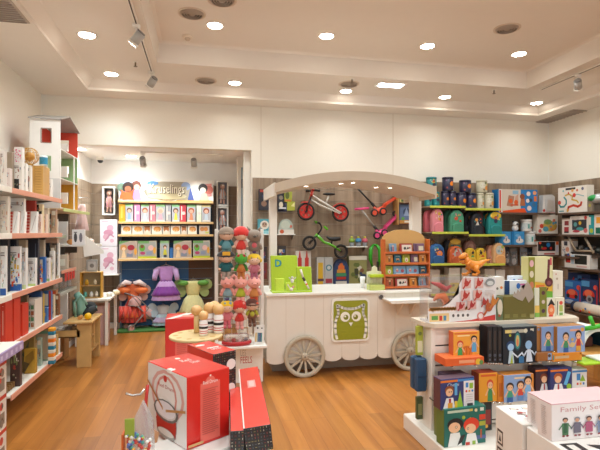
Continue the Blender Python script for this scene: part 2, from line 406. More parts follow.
# ventilation grilles in the soffit
def grille(p, sx, sy, label):
    t = thing('vent_grille', label, 'vent', (p.x, p.y, ZS)); g = M('#9c9188', .5)
    mb = MB(); mb.box(-sx, -sy, -.008, sx, sy, 0, M('#b9ada1', .5), .002); mb.build('frame', t)
    mb = MB(); n = 12
    for i in range(n):
        y = -sy + .02 + (2 * sy - .04) * i / (n - 1); mb.box(-sx + .02, y - .006, -.016, sx - .02, y + .006, -.008, g, .001)
    mb.build('slat', t)
grille(atZ(562, 116.5, ZS), .17, .42, 'grey slatted air grille in the right ceiling border')
grille(atZ(-2, 8, ZS), .16, .25, 'grey air grille corner at the top left edge of the picture')
# spotlight tracks
def spot_head(name, label, at, aim, group='track spotlights', ztop=ZM, energy=60):
    t = thing(name, label, 'spotlight', (at[0], at[1], ztop), 0, group); a = Vector(aim).normalized()
    mb = MB(); mb.box(-.035, -.02, -.05, .035, .02, -.02, white, .004); mb.cyl((0, 0, -.04), (0, 0, -.12), .009, white); mb.build('adapter', t)
    c = Vector((0, 0, -.16)); mb = MB(); mb.cyl(c - a * .07, c + a * .035, .045, M('#b8b6b2', .4)); mb.cyl(c - a * .085, c - a * .07, .036, M('#8f8d8b', .4)); mb.build('housing', t)
    mb = MB(); mb.cyl(c + a * .035, c + a * .06, .05, white, r2=.052); mb.build('shade', t)
    mb = MB(); mb.cyl(c + a * .0605, c + a * .062, .043, lensm); mb.build('lens', t)
    lamp('SPOT', t, c + a * .08, energy, .04, ang=R(75), tgt=a, blend=.8); return t
def track(name, label, x, y0, y1, z):
    t = thing(name, label, 'light track', (x, y0, z)); mb = MB(); mb.box(-.018, 0, -.02, .018, y1 - y0, 0, white, .002); mb.build('rail', t)
    mb = MB(); mb.box(-.006, .01, -.0225, .006, y1 - y0 - .01, -.0202, M('#4a4039', .6), .0005); mb.build('slot', t)
pa = atZ(151.5, 70, ZM); track('light_track', 'white spotlight track along the left of the lower ceiling', pa.x, .5, pa.y + .1, ZM)
spot_head('track_spotlight', 'white track spotlight at the far end of the left track', (pa.x, pa.y), (-.5, .5, -.6), energy=22)
pc = atX(134, 22, pa.x); k = atZ(134, 22, ZM); spot_head('track_spotlight', 'white track spotlight shining from the left ceiling track, nearer one', (pa.x, k.y), (-.62, .25, -.7), energy=22)
pb2 = atZ(536, 88, ZM); track('light_track', 'white spotlight track along the right of the lower ceiling', pb2.x + .08, .5, pb2.y, ZM)
k = atX(563, 90, pb2.x + .08); spot_head('track_spotlight', 'white track spotlight hanging from the right ceiling track', (pb2.x + .08, 4.95), (.55, .5, -.6), energy=20)
# alcove ceiling fixtures
for u, v, lb in ((131, 156, 'round downlight in the low alcove ceiling'), (80, 149, 'round downlight in the alcove ceiling beside the dollhouse roof')):
    o = downlight(atZ(u, v, AZ), AZ, lb)
    for ch in o.children:
        if ch.type == 'LIGHT': ch.data = ch.data.copy(); ch.data.energy = 78
tr = thing('light_track', 'short white spotlight track on the alcove ceiling', 'light track', (-.45, 7.3, AZ)); mb = MB(); mb.box(-.45, -.018, -.02, .75, .018, 0, white, .002); mb.build('rail', tr)
for u, lb in ((143, 'white spotlight on the alcove track above the doll display'), (194, 'white spotlight on the alcove track at its right end')):
    q = atY(u, 150, 7.3); spot_head('track_spotlight', lb, (q.x, 7.3), (.05, .62, -.78), ztop=AZ, energy=24)
p = atY(107, 163, 7.9); t = thing('security_camera', 'small white dome security camera under the alcove ceiling corner', 'camera', (p.x - .12, 8.0, AZ))
mb = MB(); mb.lathe([(.06, 0), (.06, -.03), (.05, -.05)], white, 24); mb.build('housing', t); mb = MB(); mb.ball((0, 0, -.05), .045, M('#2b2a2e', .1), z0=-1, z1=0); mb.build('dome', t)
# ---------------------------------------------------------------- camera, world, colour management
cam = bpy.data.cameras.new('camera'); co = bpy.data.objects.new('camera', cam); col.objects.link(co)
co.location = (0, 0, CH); co.rotation_euler = (R(90), 0, -TH); cam.sensor_width = 36; cam.lens = FPX / 600 * 36
cam.shift_y = (HY - 225) / 600; cam.clip_start = .05; bpy.context.scene.camera = co
w = bpy.data.worlds.new('world'); bpy.context.scene.world = w; w.use_nodes = True
w.node_tree.nodes['Background'].inputs[0].default_value = (.85, .95, 1, 1); w.node_tree.nodes['Background'].inputs[1].default_value = .85
vs = bpy.context.scene.view_settings; vs.view_transform = 'Standard'; vs.look = 'None'; vs.gamma = 1; vs.exposure = .55; vs.use_curve_mapping = False
# ================================================================ the cart counter
beige = M('#d9c9b4', .5); pk = M('#e6dccf', .45, var=.03); wheelm = M('#bdb19c', .5); olive = M('#93961f', .45)
CX0, CX1, CY0, CY1, CT = .685, 2.60, 5.05, 5.80, .93
cart = thing('market_cart', 'white wooden market cart counter with spoked wheels, owl sign and arched canopy', 'counter', (0, 0, 0))
mb = MB(); mb.box(CX0 + .03, CY0 + .03, .24, CX1 - .03, CY1 - .03, CT - .03, pk, .003); mb.build('body', cart)
mb = MB(); mb.box(CX0 - .01, CY0 - .03, CT - .03, CX1 + .02, CY1, CT, white, .005); mb.build('counter_top', cart)
# front boards with a scalloped lower edge
gr = M('#c9b9a6', .6)
def scallops(mb, x0, x1, n, y0, y1, zl=.215, r=.065):
    mb.box(x0, y0, zl, x1, y1, CT - .03, pk, .001); wd = (x1 - x0) / n
    for i in range(n):
        c = x0 + wd * (i + .5); mb.prism([(c - wd / 2 * math.cos(PI * k / 12), zl + .0005 - r * math.sin(PI * k / 12) ** .7) for k in range(13)], y0, y1, pk)
mb = MB(); scallops(mb, CX0, CX1, 9, CY0, CY0 + .03)
for i in range(1, 9):
    x = CX0 + (CX1 - CX0) * i / 9; mb.box(x - .0015, CY0 - .0012, .22, x + .0015, CY0 + .001, CT - .035, gr, .0003)
mb.build('front_panel', cart)
mb = MB(); mb.T = Matrix.Translation((CX0, CY0 + .031, 0)) @ Matrix.Rotation(R(90), 4, 'Z')
scallops(mb, 0, .70, 4, -.03, 0)
for i in range(1, 4): mb.box(.70 * i / 4 - .0015, 0, .22, .70 * i / 4 + .0015, .0012, CT - .035, gr, .0003)
mb.build('side_panel', cart)
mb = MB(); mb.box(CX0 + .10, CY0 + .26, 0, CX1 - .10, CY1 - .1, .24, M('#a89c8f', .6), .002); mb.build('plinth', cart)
def cartwheel(x, z, y):
    w_ = bpy.data.objects.new('wheel', None); col.objects.link(w_); w_.parent = cart; w_.location = (x, y, z); Rr = z
    mb = MB(); prof = [(Rr - .045, -.018), (Rr - .004, -.018), (Rr, -.012), (Rr, .012), (Rr - .004, .018), (Rr - .045, .018), (Rr - .045, -.018)]
    mb.T = rot(R(90)); mb.lathe(prof, wheelm, 48, cap=False); mb.build('rim', w_)
    for k in range(12):
        a = 2 * PI * k / 12 + .1; mb = MB(); mb.T = rot(0, -a)
        mb.add([(.03, -.006, -.009), (.03, .006, -.009), (.03, .006, .009), (.03, -.006, .009), (Rr - .04, -.006, -.015), (Rr - .04, .006, -.015), (Rr - .04, .006, .015), (Rr - .04, -.006, .015)],
               [[0, 1, 5, 4], [1, 2, 6, 5], [2, 3, 7, 6], [3, 0, 4, 7], [0, 3, 2, 1], [4, 5, 6, 7]], wheelm)
        mb.build('spoke', w_)
    mb = MB(); mb.T = rot(R(90)); mb.lathe([(.04, -.02), (.04, .02), (.028, .026), (.014, .028), (.0001, .03)], wheelm, 24); mb.build('hub', w_)
    mb = MB(); mb.cyl((0, -.031, 0), (0, -.034, 0), .01, M('#6f675c', .4)); mb.build('axle_cap', w_)
for u in (305, 411): cartwheel(atY(u, 356, CY0 - .05).x, .232, CY0 - .03)
# owl sign
sx, sw, sz, sh = pr(331.5, 298.5, 369.5, 341.5, CY0 - .02)
def rrect(cx, cz, w, h, r, n=5):
    o = []
    for a0, ax, az in ((0, 1, 1), (90, -1, 1), (180, -1, -1), (270, 1, -1)):
        for k in range(n + 1): a = R(a0 + 90 * k / n); o.append((cx + ax * (w / 2 - r) + r * math.cos(a), cz + az * (h / 2 - r) + r * math.sin(a)))
    return o
sg = bpy.data.objects.new('owl_sign', None); col.objects.link(sg); sg.parent = cart; sg.location = (sx, CY0 - .002, sz + sh / 2)
mb = MB(); mb.prism(rrect(0, 0, sw, sh, .05), -.018, 0, white); mb.build('sign_frame', sg)
mb = MB(); mb.prism(rrect(0, 0, sw - .045, sh - .045, .035), -.021, -.018, olive); mb.build('sign_face', sg)
wl = M('#f4f1e6', .45); mb = MB(); q = sw / 2 - .005
hb_ = [(.74, -.93), (.80, -.7), (.83, -.4), (.82, -.1), (.76, .12), (.68, .28), (.66, .45), (.70, .62), (.72, .78), (.55, .70), (.38, .62), (.19, .585), (0, .575)]
body = [(-x, z) for x, z in hb_] + hb_[::-1][1:]
art(mb, (0, -.021, 0), (1, 0, 0), (0, 0, 1), (0, -1, 0), q, q, [('l', body, .13, '#f4f1e6'), ('c', -.3, .18, .26, '#f4f1e6'), ('c', .3, .18, .26, '#f4f1e6'), ('c', -.26, .15, .13, '#7c8012'), ('c', .26, .15, .13, '#7c8012'), ('c', -.3, .2, .05, '#f4f1e6'), ('c', .22, .2, .05, '#f4f1e6'), ('p', [(-.11, -.12), (.11, -.12), (0, -.32)], '#f4f1e6')], .0006)
mb.build('owl_motif', sg)
# fold-out tray shelf with brackets and cable hole
x0, _, _, _ = pr(380, 300, 384, 305, CY0); mb = MB(); z = .845
mb.prism([(x0 + .02, z - .035), (x0, z - .012), (x0, z), (CX1 - .03, z), (CX1 - .03, z - .035)], CY0 - .24, CY0, white); mb.build('tray_shelf', cart)
for x in (x0 + .18, CX1 - .25):
    mb = MB(); mb.add([(x, CY0, z - .035), (x, CY0 - .18, z - .035), (x, CY0, z - .2), (x + .02, CY0, z - .035), (x + .02, CY0 - .18, z - .035), (x + .02, CY0, z - .2)], [[0, 1, 2], [3, 5, 4], [0, 3, 4, 1], [1, 4, 5, 2], [0, 2, 5, 3]], pk); mb.build('bracket', cart)
c = atY(381, 297, CY0); mb = MB(); mb.T = rot(R(90), 0, 0, (c.x, CY0, c.z)); mb.lathe([(.034, 0), (.034, .006), (.026, .006), (.026, .001)], chrome, 24, cap=False); mb.lathe([(.0001, .002), (.026, .002)], M('#5d5752', .5), 20, cap=False); mb.build('cable_grommet', cart)
# posts
for u0, u1 in ((269.8, 277), (412, 421.5)):
    a, wd, _, _ = pr(u0, 190, u1, 292, CY0 + .36); mb = MB(); mb.box(a - wd / 2, CY0 + .36, CT, a + wd / 2, CY0 + .45, 2.05, pk, .004); mb.build('post', cart)
# arched canopy
def arcz(t, z0, rise): return z0 + rise * (1 - (2 * t - 1) ** 2)
KX0, KX1 = .765, 2.66; n = 28
top = [(KX0 + (KX1 - KX0) * i / n, arcz(i / n, 2.125, .155)) for i in range(n + 1)]
cb = M('#cdbca6', .5); mb = MB(); mb.prism(top + [(x, z - .10) for x, z in top[::-1]], CY0 - .06, CY0 - .025, cb); mb.build('canopy_fascia', cart)
mb = MB(); cn = M('#dccbb9', .5); mb.prism([(x, z - .006) for x, z in top] + [(x, z - .10) for x, z in top[::-1]], CY0 - .025, CY1 + .05, cn); mb.build('canopy', cart)
mb = MB(); mb.box(KX0 - .01, CY0 - .055, 1.99, KX0 + .012, CY1 + .07, 2.135, pk, .003); mb.build('canopy_end_board', cart)
mb = MB(); mb.box(KX1 - .012, CY0 - .055, 1.99, KX1 + .01, CY1 + .07, 2.135, beige, .003); mb.build('canopy_end_board', cart)
for u, yy in ((306, 5.18), (341, 5.3), (353, 5.2), (376, 5.45), (390, 5.3)):
    x = atY(u, 183, yy).x; t = (x - KX0) / (KX1 - KX0); z = arcz(t, 2.025, .155)
    mb = MB(); mb.lathe([(.035, .004), (.035, -.006), (.026, -.008)], white, 18, cap=False); mb.lathe([(.0001, -.005), (.027, -.005)], M('#fff6ea', .4, emit=10.), 18, cap=False); o = mb.build('canopy_spotlight', cart, (x, yy, z)); o['label'] = 'small round lit canopy spotlight'
    l = lamp('SPOT', o, (0, 0, -.02), 6, .03, ang=R(120), tgt=(0, 0, -1))
# ---------------------------------------------------------------- on the counter
CTZ = CT
lime = M('#a9c31c', .7, sheen=.3, bump=.2, scale=60); lime2 = M('#bccf3a', .7, sheen=.3, bump=.2, scale=60)
a = atZ(289, 291, CT); t = thing('felt_display', 'lime green felt pocket display stand with a blue letter D on the counter left end', 'display stand', (a.x - .0, CY0 + .02, CT), R(0))
mb = MB(); mb.T = rot(R(-12)); mb.box(-.21, .08, .02, .10, .105, .43, lime, .012); mb.build('back_panel', t)
mb = MB(); mb.box(-.215, -.015, 0, .235, .17, .016, lime, .006); mb.build('base', t)
mb = MB(); mb.T = rot(R(-12)); mb.box(-.17, .065, .02, -.06, .10, .17, lime2, .01); mb.build('pocket', t)
mb = MB(); mb.T = rot(R(-12)); mb.box(-.05, .045, .02, .07, .10, .12, lime2, .01); mb.build('pocket', t)
mb = MB(); mb.T = rot(R(-12)); art(mb, (-.165, .0795, .30), (1, 0, 0), (0, 0, 1), (0, -1, 0), .1, .1, [('t', 'D', .05, .0, .85, '#13808a', .75), ('t', 'D', .12, .07, .7, '#1b98a0', .55)], .002); o = mb.build('letter', t); o['label'] = 'blue felt letter D'
mb = MB(); mb.T = rot(R(-14), 0, R(-4), (.165, 0, 0)); mb.box(-.095, .05, .015, .08, .085, .30, lime, .012); mb.build('side_panel', t)
t2 = thing('soft_figure', 'small grey and white figure tucked in the lime display pocket', 'toy', (a.x + .02, CY0 + .075, CT + .10)); g = M('#c9c6bf', .8)
mb = MB(); mb.ball((0, 0, .06), .016, g); mb.ball((0, 0, .025), .02, M('#e9e6df', .8), sz=1.3); mb.build('body', t2)
for s_ in (-1, 1):
    mb = MB(); mb.tube([(s_ * .012, 0, .04), (s_ * .03, -.004, .05), (s_ * .038, -.004, .066)], .006, g); mb.build('arm', t2)
t2 = thing('soft_figure', 'small white and pink figure in the lower lime felt pocket', 'toy', (a.x + .0, CY0 + .02, CT + .017))
mb = MB(); mb.ball((0, 0, .02), .02, M('#e8ddd0', .8)); mb.ball((.02, 0, .045), .014, M('#d99a8e', .8)); mb.build('body', t2)
mb = MB(); mb.tube([(-.015, 0, .03), (-.035, 0, .06), (-.04, 0, .075)], .006, M('#e8ddd0', .8)); mb.build('arm', t2)
mb = MB(); mb.cyl((.11, .02, .25), (.135, .012, .16), .012, M('#e9e2d6', .5)); mb.cyl((.135, .012, .16), (.155, .008, .12), .014, M('#4a463f', .5)); mb.cyl((.155, .008, .12), (.2, -.01, .03), .011, M('#e9e2d6', .5)); mb.cyl((.17, .002, .09), (.178, -.001, .075), .0125, M('#e0722d', .5)); tag(mb.build('torch_pen', None, (a.x, CY0 + .03, CT + .005)), 'white and black stick leaning on the lime felt display', 'toy')
# white cup
a = atZ(362.5, 288, CT); mb = MB(); mb.lathe([(.022, 0), (.028, .08), (.034, .135), (.030, .135), (.022, .01), (.0001, .01)], M('#f6f4ef', .3), 28, cap=False); mb.lathe([(.0001, .0), (.022, 0)], white, 28, cap=False)
tag(mb.build('cup', None, (a.x, a.y, CT + .0005)), 'white tapered cup standing on the cart counter', 'cup')
# white and lime tube rack
c2 = atZ(377, 290, CT + .0); t = thing('tube_rack', 'white and lime acrylic rack of thin tubes beside the book display', 'rack', (c2.x, c2.y - .03, CT))
ac = M('#e8e6cf', .3); mb = MB(); mb.box(-.095, 0, 0, .085, .12, .06, M('#cdd678', .4), .004); mb.build('base', t)
mb = MB(); mb.prism([(-.095, .06), (.085, .06), (.085, .205), (.035, .215), (.03, .255), (-.0, .275), (-.03, .255), (-.035, .215), (-.095, .205)], .105, .12, ac); mb.build('back_panel', t)
for i in range(9):
    mb = MB(); x = -.08 + i * .0185; mb.cyl((x, .06, .06), (x, .06, .17), .007, M('#ddd9bd', .25)); mb.build('tube', t)
mb = MB(); mb.box(-.085, .02, .145, .08, .1, .178, M('#b3c81e', .45), .006); mb.build('tube_tray', t)
mb = MB(); mb.box(.055, .13, .0, .075, .16, .32, black, .004); tag(mb.build('screen_edge', None, (c2.x, c2.y + .0, CT)), 'thin dark upright slab behind the lime tube rack', 'screen')
# book rack
bx0, bw, _, _ = pr(385, 240, 429.5, 290, CY0 + .06); BY = CY0 + .06
rk = thing('book_rack', 'wooden counter book rack with arched top and four orange edged shelves', 'book rack', (bx0, BY, CT))
ply = M('#dcae6a', .5, bump=.1); org = M('#cf6a30', .45); hb = .70
arc = [(-bw / 2, 0), (-bw / 2, hb - .12)] + [(bw / 2 * -math.cos(PI * i / 12) * .98, hb - .12 + .12 * math.sin(PI * i / 12)) for i in range(13)] + [(bw / 2, hb - .12), (bw / 2, 0)]
mb = MB(); mb.prism(arc, .105, .12, ply); mb.build('back_board', rk)
for s_ in (-1, 1):
    mb = MB(); mb.box(s_ * bw / 2 - .008, 0, 0, s_ * bw / 2 + .008, .12, .585, org, .003); mb.build('side_panel', rk)
lv = [.025, .165, .300, .430]
for z in lv:
    mb = MB(); mb.box(-bw / 2, 0, z - .014, bw / 2, .105, z, org, .002); mb.box(-bw / 2, -.004, z - .014, bw / 2, .004, z + .012, org, .002); mb.build('shelf', rk)
cols4 = {'o': '#cf7f25', 't': '#1f6478', 'l': '#a8b02a', 'p': '#7d5a72', 'b': '#7ba0bd', 'r': '#a9342c', 'B': '#7ba7c9', 'k': '#274a5e', 'q': '#b3532d'}
rows = [('q5 r1 o6 b4', 4), ('l5 B2 B2 k4', 4), ('o5 t4 l5 p5 o6', 5), ('b5 r2 p2', 3)]
desc = {'o': 'orange', 't': 'dark teal', 'l': 'lime', 'p': 'mauve', 'b': 'light blue', 'r': 'dark red', 'B': 'sky blue', 'k': 'navy blue', 'q': 'rust brown'}
place = ['bottom', 'second lowest', 'second highest', 'top']
ordn = ['first', 'second', 'third', 'fourth', 'fifth']
for ri, (row, n) in enumerate(rows):
    it = row.split(); wide = [.155 if (k[1] in '12') else .092 for k in it]
    if ri == 3: xs = [-.165, .0, .165]; wide = [.088, .155, .135]
    else:
        gap = (bw - .03 - sum(wide)) / (len(it)); xs = []; x = -bw / 2 + .015 + gap / 2
        for w0 in wide: xs.append(x + w0 / 2); x += w0 + gap
    for j, k in enumerate(it):
        w0 = wide[j]; c = cols4[k[0]]; seed = ri * 10 + j
        if k[0] == 'r': a_ = [('r', .15, .1, .95, .85, '#e8ddcf'), ('c', .4, .45, .16, '#2c2725'), ('p', [(.5, .3), (.75, .4), (.65, .65)], '#2c2725'), ('c', .8, .5, .1, '#b7423a')]
        elif k[0] == 'B': a_ = [('c', .3, .5, .17, '#c96a6c'), ('c', .3, .62, .1, '#e0c7b8'), ('c', .72, .45, .2, '#9c4a58'), ('r', .2, .1, .8, .18, '#d8dfe0')]
        elif k[0] == 'p': a_ = [('r', .45, .2, .9, .7, '#d9cfb4'), ('r', .1, .1, .3, .9, '#5e4058')]
        elif k[0] == 'l': a_ = [('e', .55, .4, .22, .25, '#e4e0cc'), ('c', .55, .35, .1, '#d9622a'), ('r', .2, .75, .8, .85, '#6d7818')]
        elif k[0] in 'tk': a_ = [('r', .3, .3, .7, .55, '#d9975a'), ('r', .35, .3, .65, .42, '#2a2a30'), ('r', .2, .75, .8, .84, '#8fc0c4')]
        elif k[0] == 'b': a_ = [('r', .42, .15, .6, .7, '#b8595a'), ('c', .5, .72, .12, '#e2b89c'), ('r', .15, .1, .35, .6, '#46688a')]
        else: a_ = [('r', .38, .2, .66, .65, '#6b4324'), ('c', .52, .68, .13, '#e5c08c'), ('r', .15, .85, .85, .92, '#f0d49a')]
        o = boxmesh(w0, .105, .02, c, a_).build('picture_book', None, (bx0 + xs[j], BY + .03, CT + lv[ri] + .0005), 0, R(-8))
        tag(o, f'small {desc[k[0]]} book, {ordn[j]} from the left on the {place[ri]} rack shelf', 'book', 'small picture books on the counter rack')
# ================================================================ bicycles and scooters hung on the slatwall behind the cart
YW = YB - .03
def hookarm(mb, p, m=None):
    mb.cyl((p[0], p[1], p[2]), (p[0], YB - .02, p[2]), .006, m or chrome)
def bike(name, label, fw, rw, r, rimc, framec, twotone, hb, style):
    Y = YB - .16; f = atY(*fw, Y); q = atY(*rw, Y); L = q.x - f.x; dz = q.z - f.z
    t = thing(name, label, 'balance bike', (f.x, Y, f.z)); ang = math.atan2(dz, L); D = math.hypot(L, dz)
    tyre = M('#1d1a19', .7); rim = M(rimc, .4); fr = M(framec, .3, coat=.5)
    for i, (x, z) in enumerate(((0, 0), (L, dz))):
        w_ = bpy.data.objects.new('wheel', None); col.objects.link(w_); w_.parent = t; w_.location = (x, 0, z)
        mb = MB(); mb.torus((0, 0, 0), r - .016, .017, tyre, n=36, k=10); mb.build('tyre', w_)
        if style == 'red':
            mb = MB(); ro = r - .03; mb.T = rot(R(90)); mb.lathe([(ro - .02, -.008), (ro, -.012), (ro, .012), (ro - .02, .008), (ro - .02, -.008)], rim, 32, cap=False); mb.build('rim', w_)
            mb = MB()
            for k in range(5):
                a_ = 2 * PI * k / 5 + .3; mb.T = rot(0, a_); mb.prism([(.012, -.02), (ro - .012, -.032), (ro - .012, .032), (.012, .02)], -.006, .006, rim)
            mb.build('spokes', w_)
        else:
            mb = MB(); ro = r - .03; mb.torus((0, 0, 0), ro, .006, rim, n=30, k=6)
            mb.build('rim', w_); mb = MB()
            for k in range(14):
                a_ = 2 * PI * k / 14; mb.cyl((0, .004 * (-1) ** k, 0), (ro * math.cos(a_), 0, ro * math.sin(a_)), .0025, M('#4a4644', .4, .5), 5)
            mb.build('spokes', w_)
        mb = MB(); mb.cyl((0, -.03, 0), (0, .03, 0), .016, M('#2e2a28', .4)); mb.build('hub', w_)
    F = lambda x, z: (x, z)
    if style == 'red':
        wf = M('#e6dfd4', .35)
        hx = .10; hz = .29    # steering head
        for s_ in (-1, 1):
            mb = MB(); mb.tube([(0, s_ * .035, 0), (.03, s_ * .035, .12), (.075, s_ * .025, .22)], .011, M('#2a2523', .4)); mb.build('fork_leg', t)
        mb = MB(); mb.cyl((.05, 0, .15), (.10, 0, .31), .017, fr); mb.cyl((.075, 0, .22), (.095, 0, .29), .022, fr); mb.build('head_tube', t)
        mb = MB(); mb.tube([(.085, -.11, .31), (.10, -.05, .325), (.10, .05, .325), (.085, .11, .31)], .011, fr); mb.build('handlebar', t)
        for s_ in (-1, 1):
            mb = MB(); mb.cyl((.085, s_ * .08, .31), (.085 + (.09 if s_ < 0 else -.05), s_ * .14, .295 + (.0 if s_ < 0 else .02)), .016, tyre); mb.build('grip', t)
        mb = MB(); mb.ball((.0, 0, r - .005), .055, fr, sx=1.5, sy=.6, sz=.45, z0=0); o = mb.build('front_mudguard', t)
        for s_ in (-1, 1):
            mb = MB(); mb.tube([(.09, 0, .245), (.2, s_ * .03, .17), (L, s_ * .035, dz)], .012, wf); mb.tube([(.07, 0, .18), (.2, s_ * .03, .10), (L - .02, s_ * .035, dz - .01)], .010, wf); mb.build('frame_tube', t)
        mb = MB(); mb.cyl((.30, 0, .12), (.345, 0, .24), .013, wf); mb.build('seat_post', t)
        mb = MB(); mb.ball((.35, 0, .262), .09, tyre, sx=1.1, sy=.55, sz=.22); mb.build('seat', t)
        mb = MB(); pts = [(L + (r + .02) * math.cos(a_), dz + (r + .02) * math.sin(a_)) for a_ in [R(60 + i * 12) for i in range(8)]]; pts2 = [(L + (r + .005) * math.cos(a_), dz + (r + .005) * math.sin(a_)) for a_ in [R(60 + i * 12) for i in range(8)]]
        mb.prism(pts + pts2[::-1], -.03, .03, fr); mb.build('rear_mudguard', t)
    else:
        blk = M('#1f1c1b', .5)
        for s_ in (-1, 1):
            mb = MB(); mb.tube([(0, s_ * .03, 0), (.06, s_ * .03, .06), (.105, s_ * .015, .10)], .011, blk); mb.build('fork_leg', t)
        mb = MB(); mb.cyl((.085, 0, .085), (.12, 0, .13), .02, fr); mb.build('head_tube', t)
        mb = MB(); mb.tube([(.105, 0, .10), (.165, 0, .18), (.185, 0, .22), (.17, 0, .27), (.14, 0, .30)], .012, blk); mb.tube([(.14, -.08, .29), (.14, .08, .30)], .011, blk); mb.build('handlebar', t)
        for s_ in (-1, 1):
            mb = MB(); mb.cyl((.14 + (.06 if s_ < 0 else 0), s_ * .09, .30 - (.06 if s_ < 0 else 0)), (.14 + (.095 if s_ < 0 else -.02), s_ * .14, .30 - (.10 if s_ < 0 else -.02)), .017, fr); mb.build('grip', t)
        mb = MB(); mb.tube([(.11, 0, .115), (.17, 0, .06), (.22, 0, .01), (.3, 0, -.015), (.37, 0, -.05), (L, .0, dz)], .02, fr, radii=[.022, .022, .02, .022, .018, .014]); mb.build('frame_tube', t)
        mb = MB(); mb.cyl((.33, 0, -.02), (.35, 0, .05), .012, blk); mb.build('seat_post', t)
        mb = MB(); mb.tube([(.26, 0, .09), (.31, 0, .06), (.38, 0, .055), (.47, 0, .065)], .03, blk, radii=[.012, .026, .035, .03]); mb.build('seat', t)
    mb = MB(); mb.cyl((.2 if style == 'red' else .22, .02, .12 if style == 'red' else .0), (.2 if style == 'red' else .22, .14, .12 if style == 'red' else 0), .007, chrome); mb.build('wall_hook', t)
bike('balance_bike', 'red and white balance bike with red wheels on the wall', (306, 211.5), (340.5, 213), .131, '#c22a1e', '#b92a1c', 1, 1, 'red')
bike('balance_bike', 'lime green balance bike with black wheels hung below the red one', (309.5, 243), (341, 251.5), .108, '#3a3634', '#5fae1f', 0, 1, 'green')
def scooter(name, label, pts, colr, stem, hand):
    Y = YB - .1; P = [atY(u, v, Y) for u, v in pts]; o = P[0]; Q = [p - o for p in P]; t = thing(name, label, 'scooter', tuple(o)); fr = M(colr, .35, coat=.4); tyre = M('#231f1e', .6)
    # 0 handle, 1 stem foot, 2 front wheel, 3 second front wheel, 4 deck start, 5 deck end
    mb = MB(); mb.cyl(Q[0], Q[1], .014, M(stem, .35)); mb.build('stem', t)
    mb = MB(); d = (Q[1] - Q[0]).normalized(); mb.cyl(Q[1] - d * .08, Q[1] + d * .02, .022, tyre); mb.build('clamp', t)
    if hand: mb = MB(); mb.cyl(Q[0] + Vector((-.10, 0, -.005)), Q[0] + Vector((.12, -.02, .012)), .018, M(hand, .4)); mb.build('handlebar', t)
    mb = MB(); mb.tube([Q[1] - d * .02, Q[1] + Vector((.01, 0, -.05)), (Q[2] + Q[3]) / 2 + Vector((0, 0, .02)), Q[4]], .03, fr, radii=[.02, .035, .05, .035]); mb.build('fork', t)
    for q in (Q[2], Q[3]):
        mb = MB(); mb.torus(q + Vector((0, -.04, 0)), .045, .015, tyre, n=24); mb.cyl(q + Vector((0, -.055, 0)), q + Vector((0, -.025, 0)), .036, fr, 20); mb.build('wheel', t)
    mb = MB(); L = Q[5] - Q[4]; n = Vector((-L.z, 0, L.x)).normalized()
    ring_ = []
    for s_, wy in ((0, .03), (.2, .05), (.8, .05), (1, .035)):
        c = Q[4] + L * s_ + n * (.02 * math.sin(s_ * PI * 2)); ring_.append((c, wy))
    vs = []; fs = []
    for c, wy in ring_: vs += [c + n * .018 + Vector((0, -wy, 0)), c + n * .018 + Vector((0, wy, 0)), c - n * .018 + Vector((0, wy, 0)), c - n * .018 + Vector((0, -wy, 0))]
    for i in range(3): fs += [[i * 4 + k, i * 4 + (k + 1) % 4, i * 4 + 4 + (k + 1) % 4, i * 4 + 4 + k] for k in range(4)]
    fs += [[3, 2, 1, 0], [12, 13, 14, 15]]; mb.add(vs, fs, fr); mb.build('deck', t)
    mb = MB(); mb.torus(Q[5] - L * .06 + n * .01 + Vector((0, 0, 0)), .035, .014, tyre, n=20); mb.build('rear_wheel', t)
    mb = MB(); mb.cyl(Q[1] + Vector((0, .02, -.02)), Q[1] + Vector((0, .085, -.02)), .006, chrome); mb.build('wall_hook', t)
scooter('scooter', 'orange three wheeled scooter with black stem hung upside down on the wall', [(356.5, 187), (375, 207), (373.5, 213), (382, 211.5), (383, 208), (396.5, 194.5)], '#d8441e', '#1d1a19', None)
scooter('scooter', 'pink three wheeled scooter with pink handlebar hung below the orange one', [(361, 209), (377, 230), (376, 235.5), (383.5, 233), (384, 230.5), (396.5, 213)], '#d83a77', '#a49a8f', '#e0457e')
# ---------------------------------------------------------------- smaller goods on this stretch of wall
def wshelf(label, x0, x1, z, depth=.16, m=None, name='wall_shelf', yb=YB - .02, edge=None):
    t = thing(name, label, 'shelf', ((x0 + x1) / 2, yb, z)); h = (x1 - x0) / 2
    mb = MB(); mb.box(-h, -depth, -.014, h, 0, 0, m or white, .002); mb.build('board', t)
    if edge: mb = MB(); mb.box(-h, -depth - .008, -.03, h, -depth, .006, edge, .002); mb.build('price_strip', t)
    for s_ in (-1, 1):
        mb = MB(); mb.add([(s_ * (h - .03), 0, -.014), (s_ * (h - .03), -depth * .8, -.014), (s_ * (h - .03), 0, -.09), (s_ * (h - .03) + .008, 0, -.014), (s_ * (h - .03) + .008, -depth * .8, -.014), (s_ * (h - .03) + .008, 0, -.09)], [[0, 1, 2], [3, 5, 4], [0, 3, 4, 1], [1, 4, 5, 2], [0, 2, 5, 3]], M('#6a625b', .4, .5)); mb.build('bracket', t)
    return t
def put(u0, v0, u1, v1, Y, z, name, label, cat, base, a_=(), d=.06, group=None, **k):
    x, w_, zb, h = pr(u0, v0, u1, v1, Y)
    return pack(name, label, cat, (x, Y, zb if z is None else z + .0005), w_, h if z is None else atY((u0 + u1) / 2, v0, Y).z - z, d, base, a_, group=group, **k)
def shelfpx(u0, u1, v, Y, label, depth, **k):
    a_, b_ = atY(u0, v, Y), atY(u1, v, Y); z = round(atY((u0 + u1) / 2, v, Y).z, 3)
    wshelf(label, a_.x, b_.x, z, depth, **k); return z
Yb = YB - .14
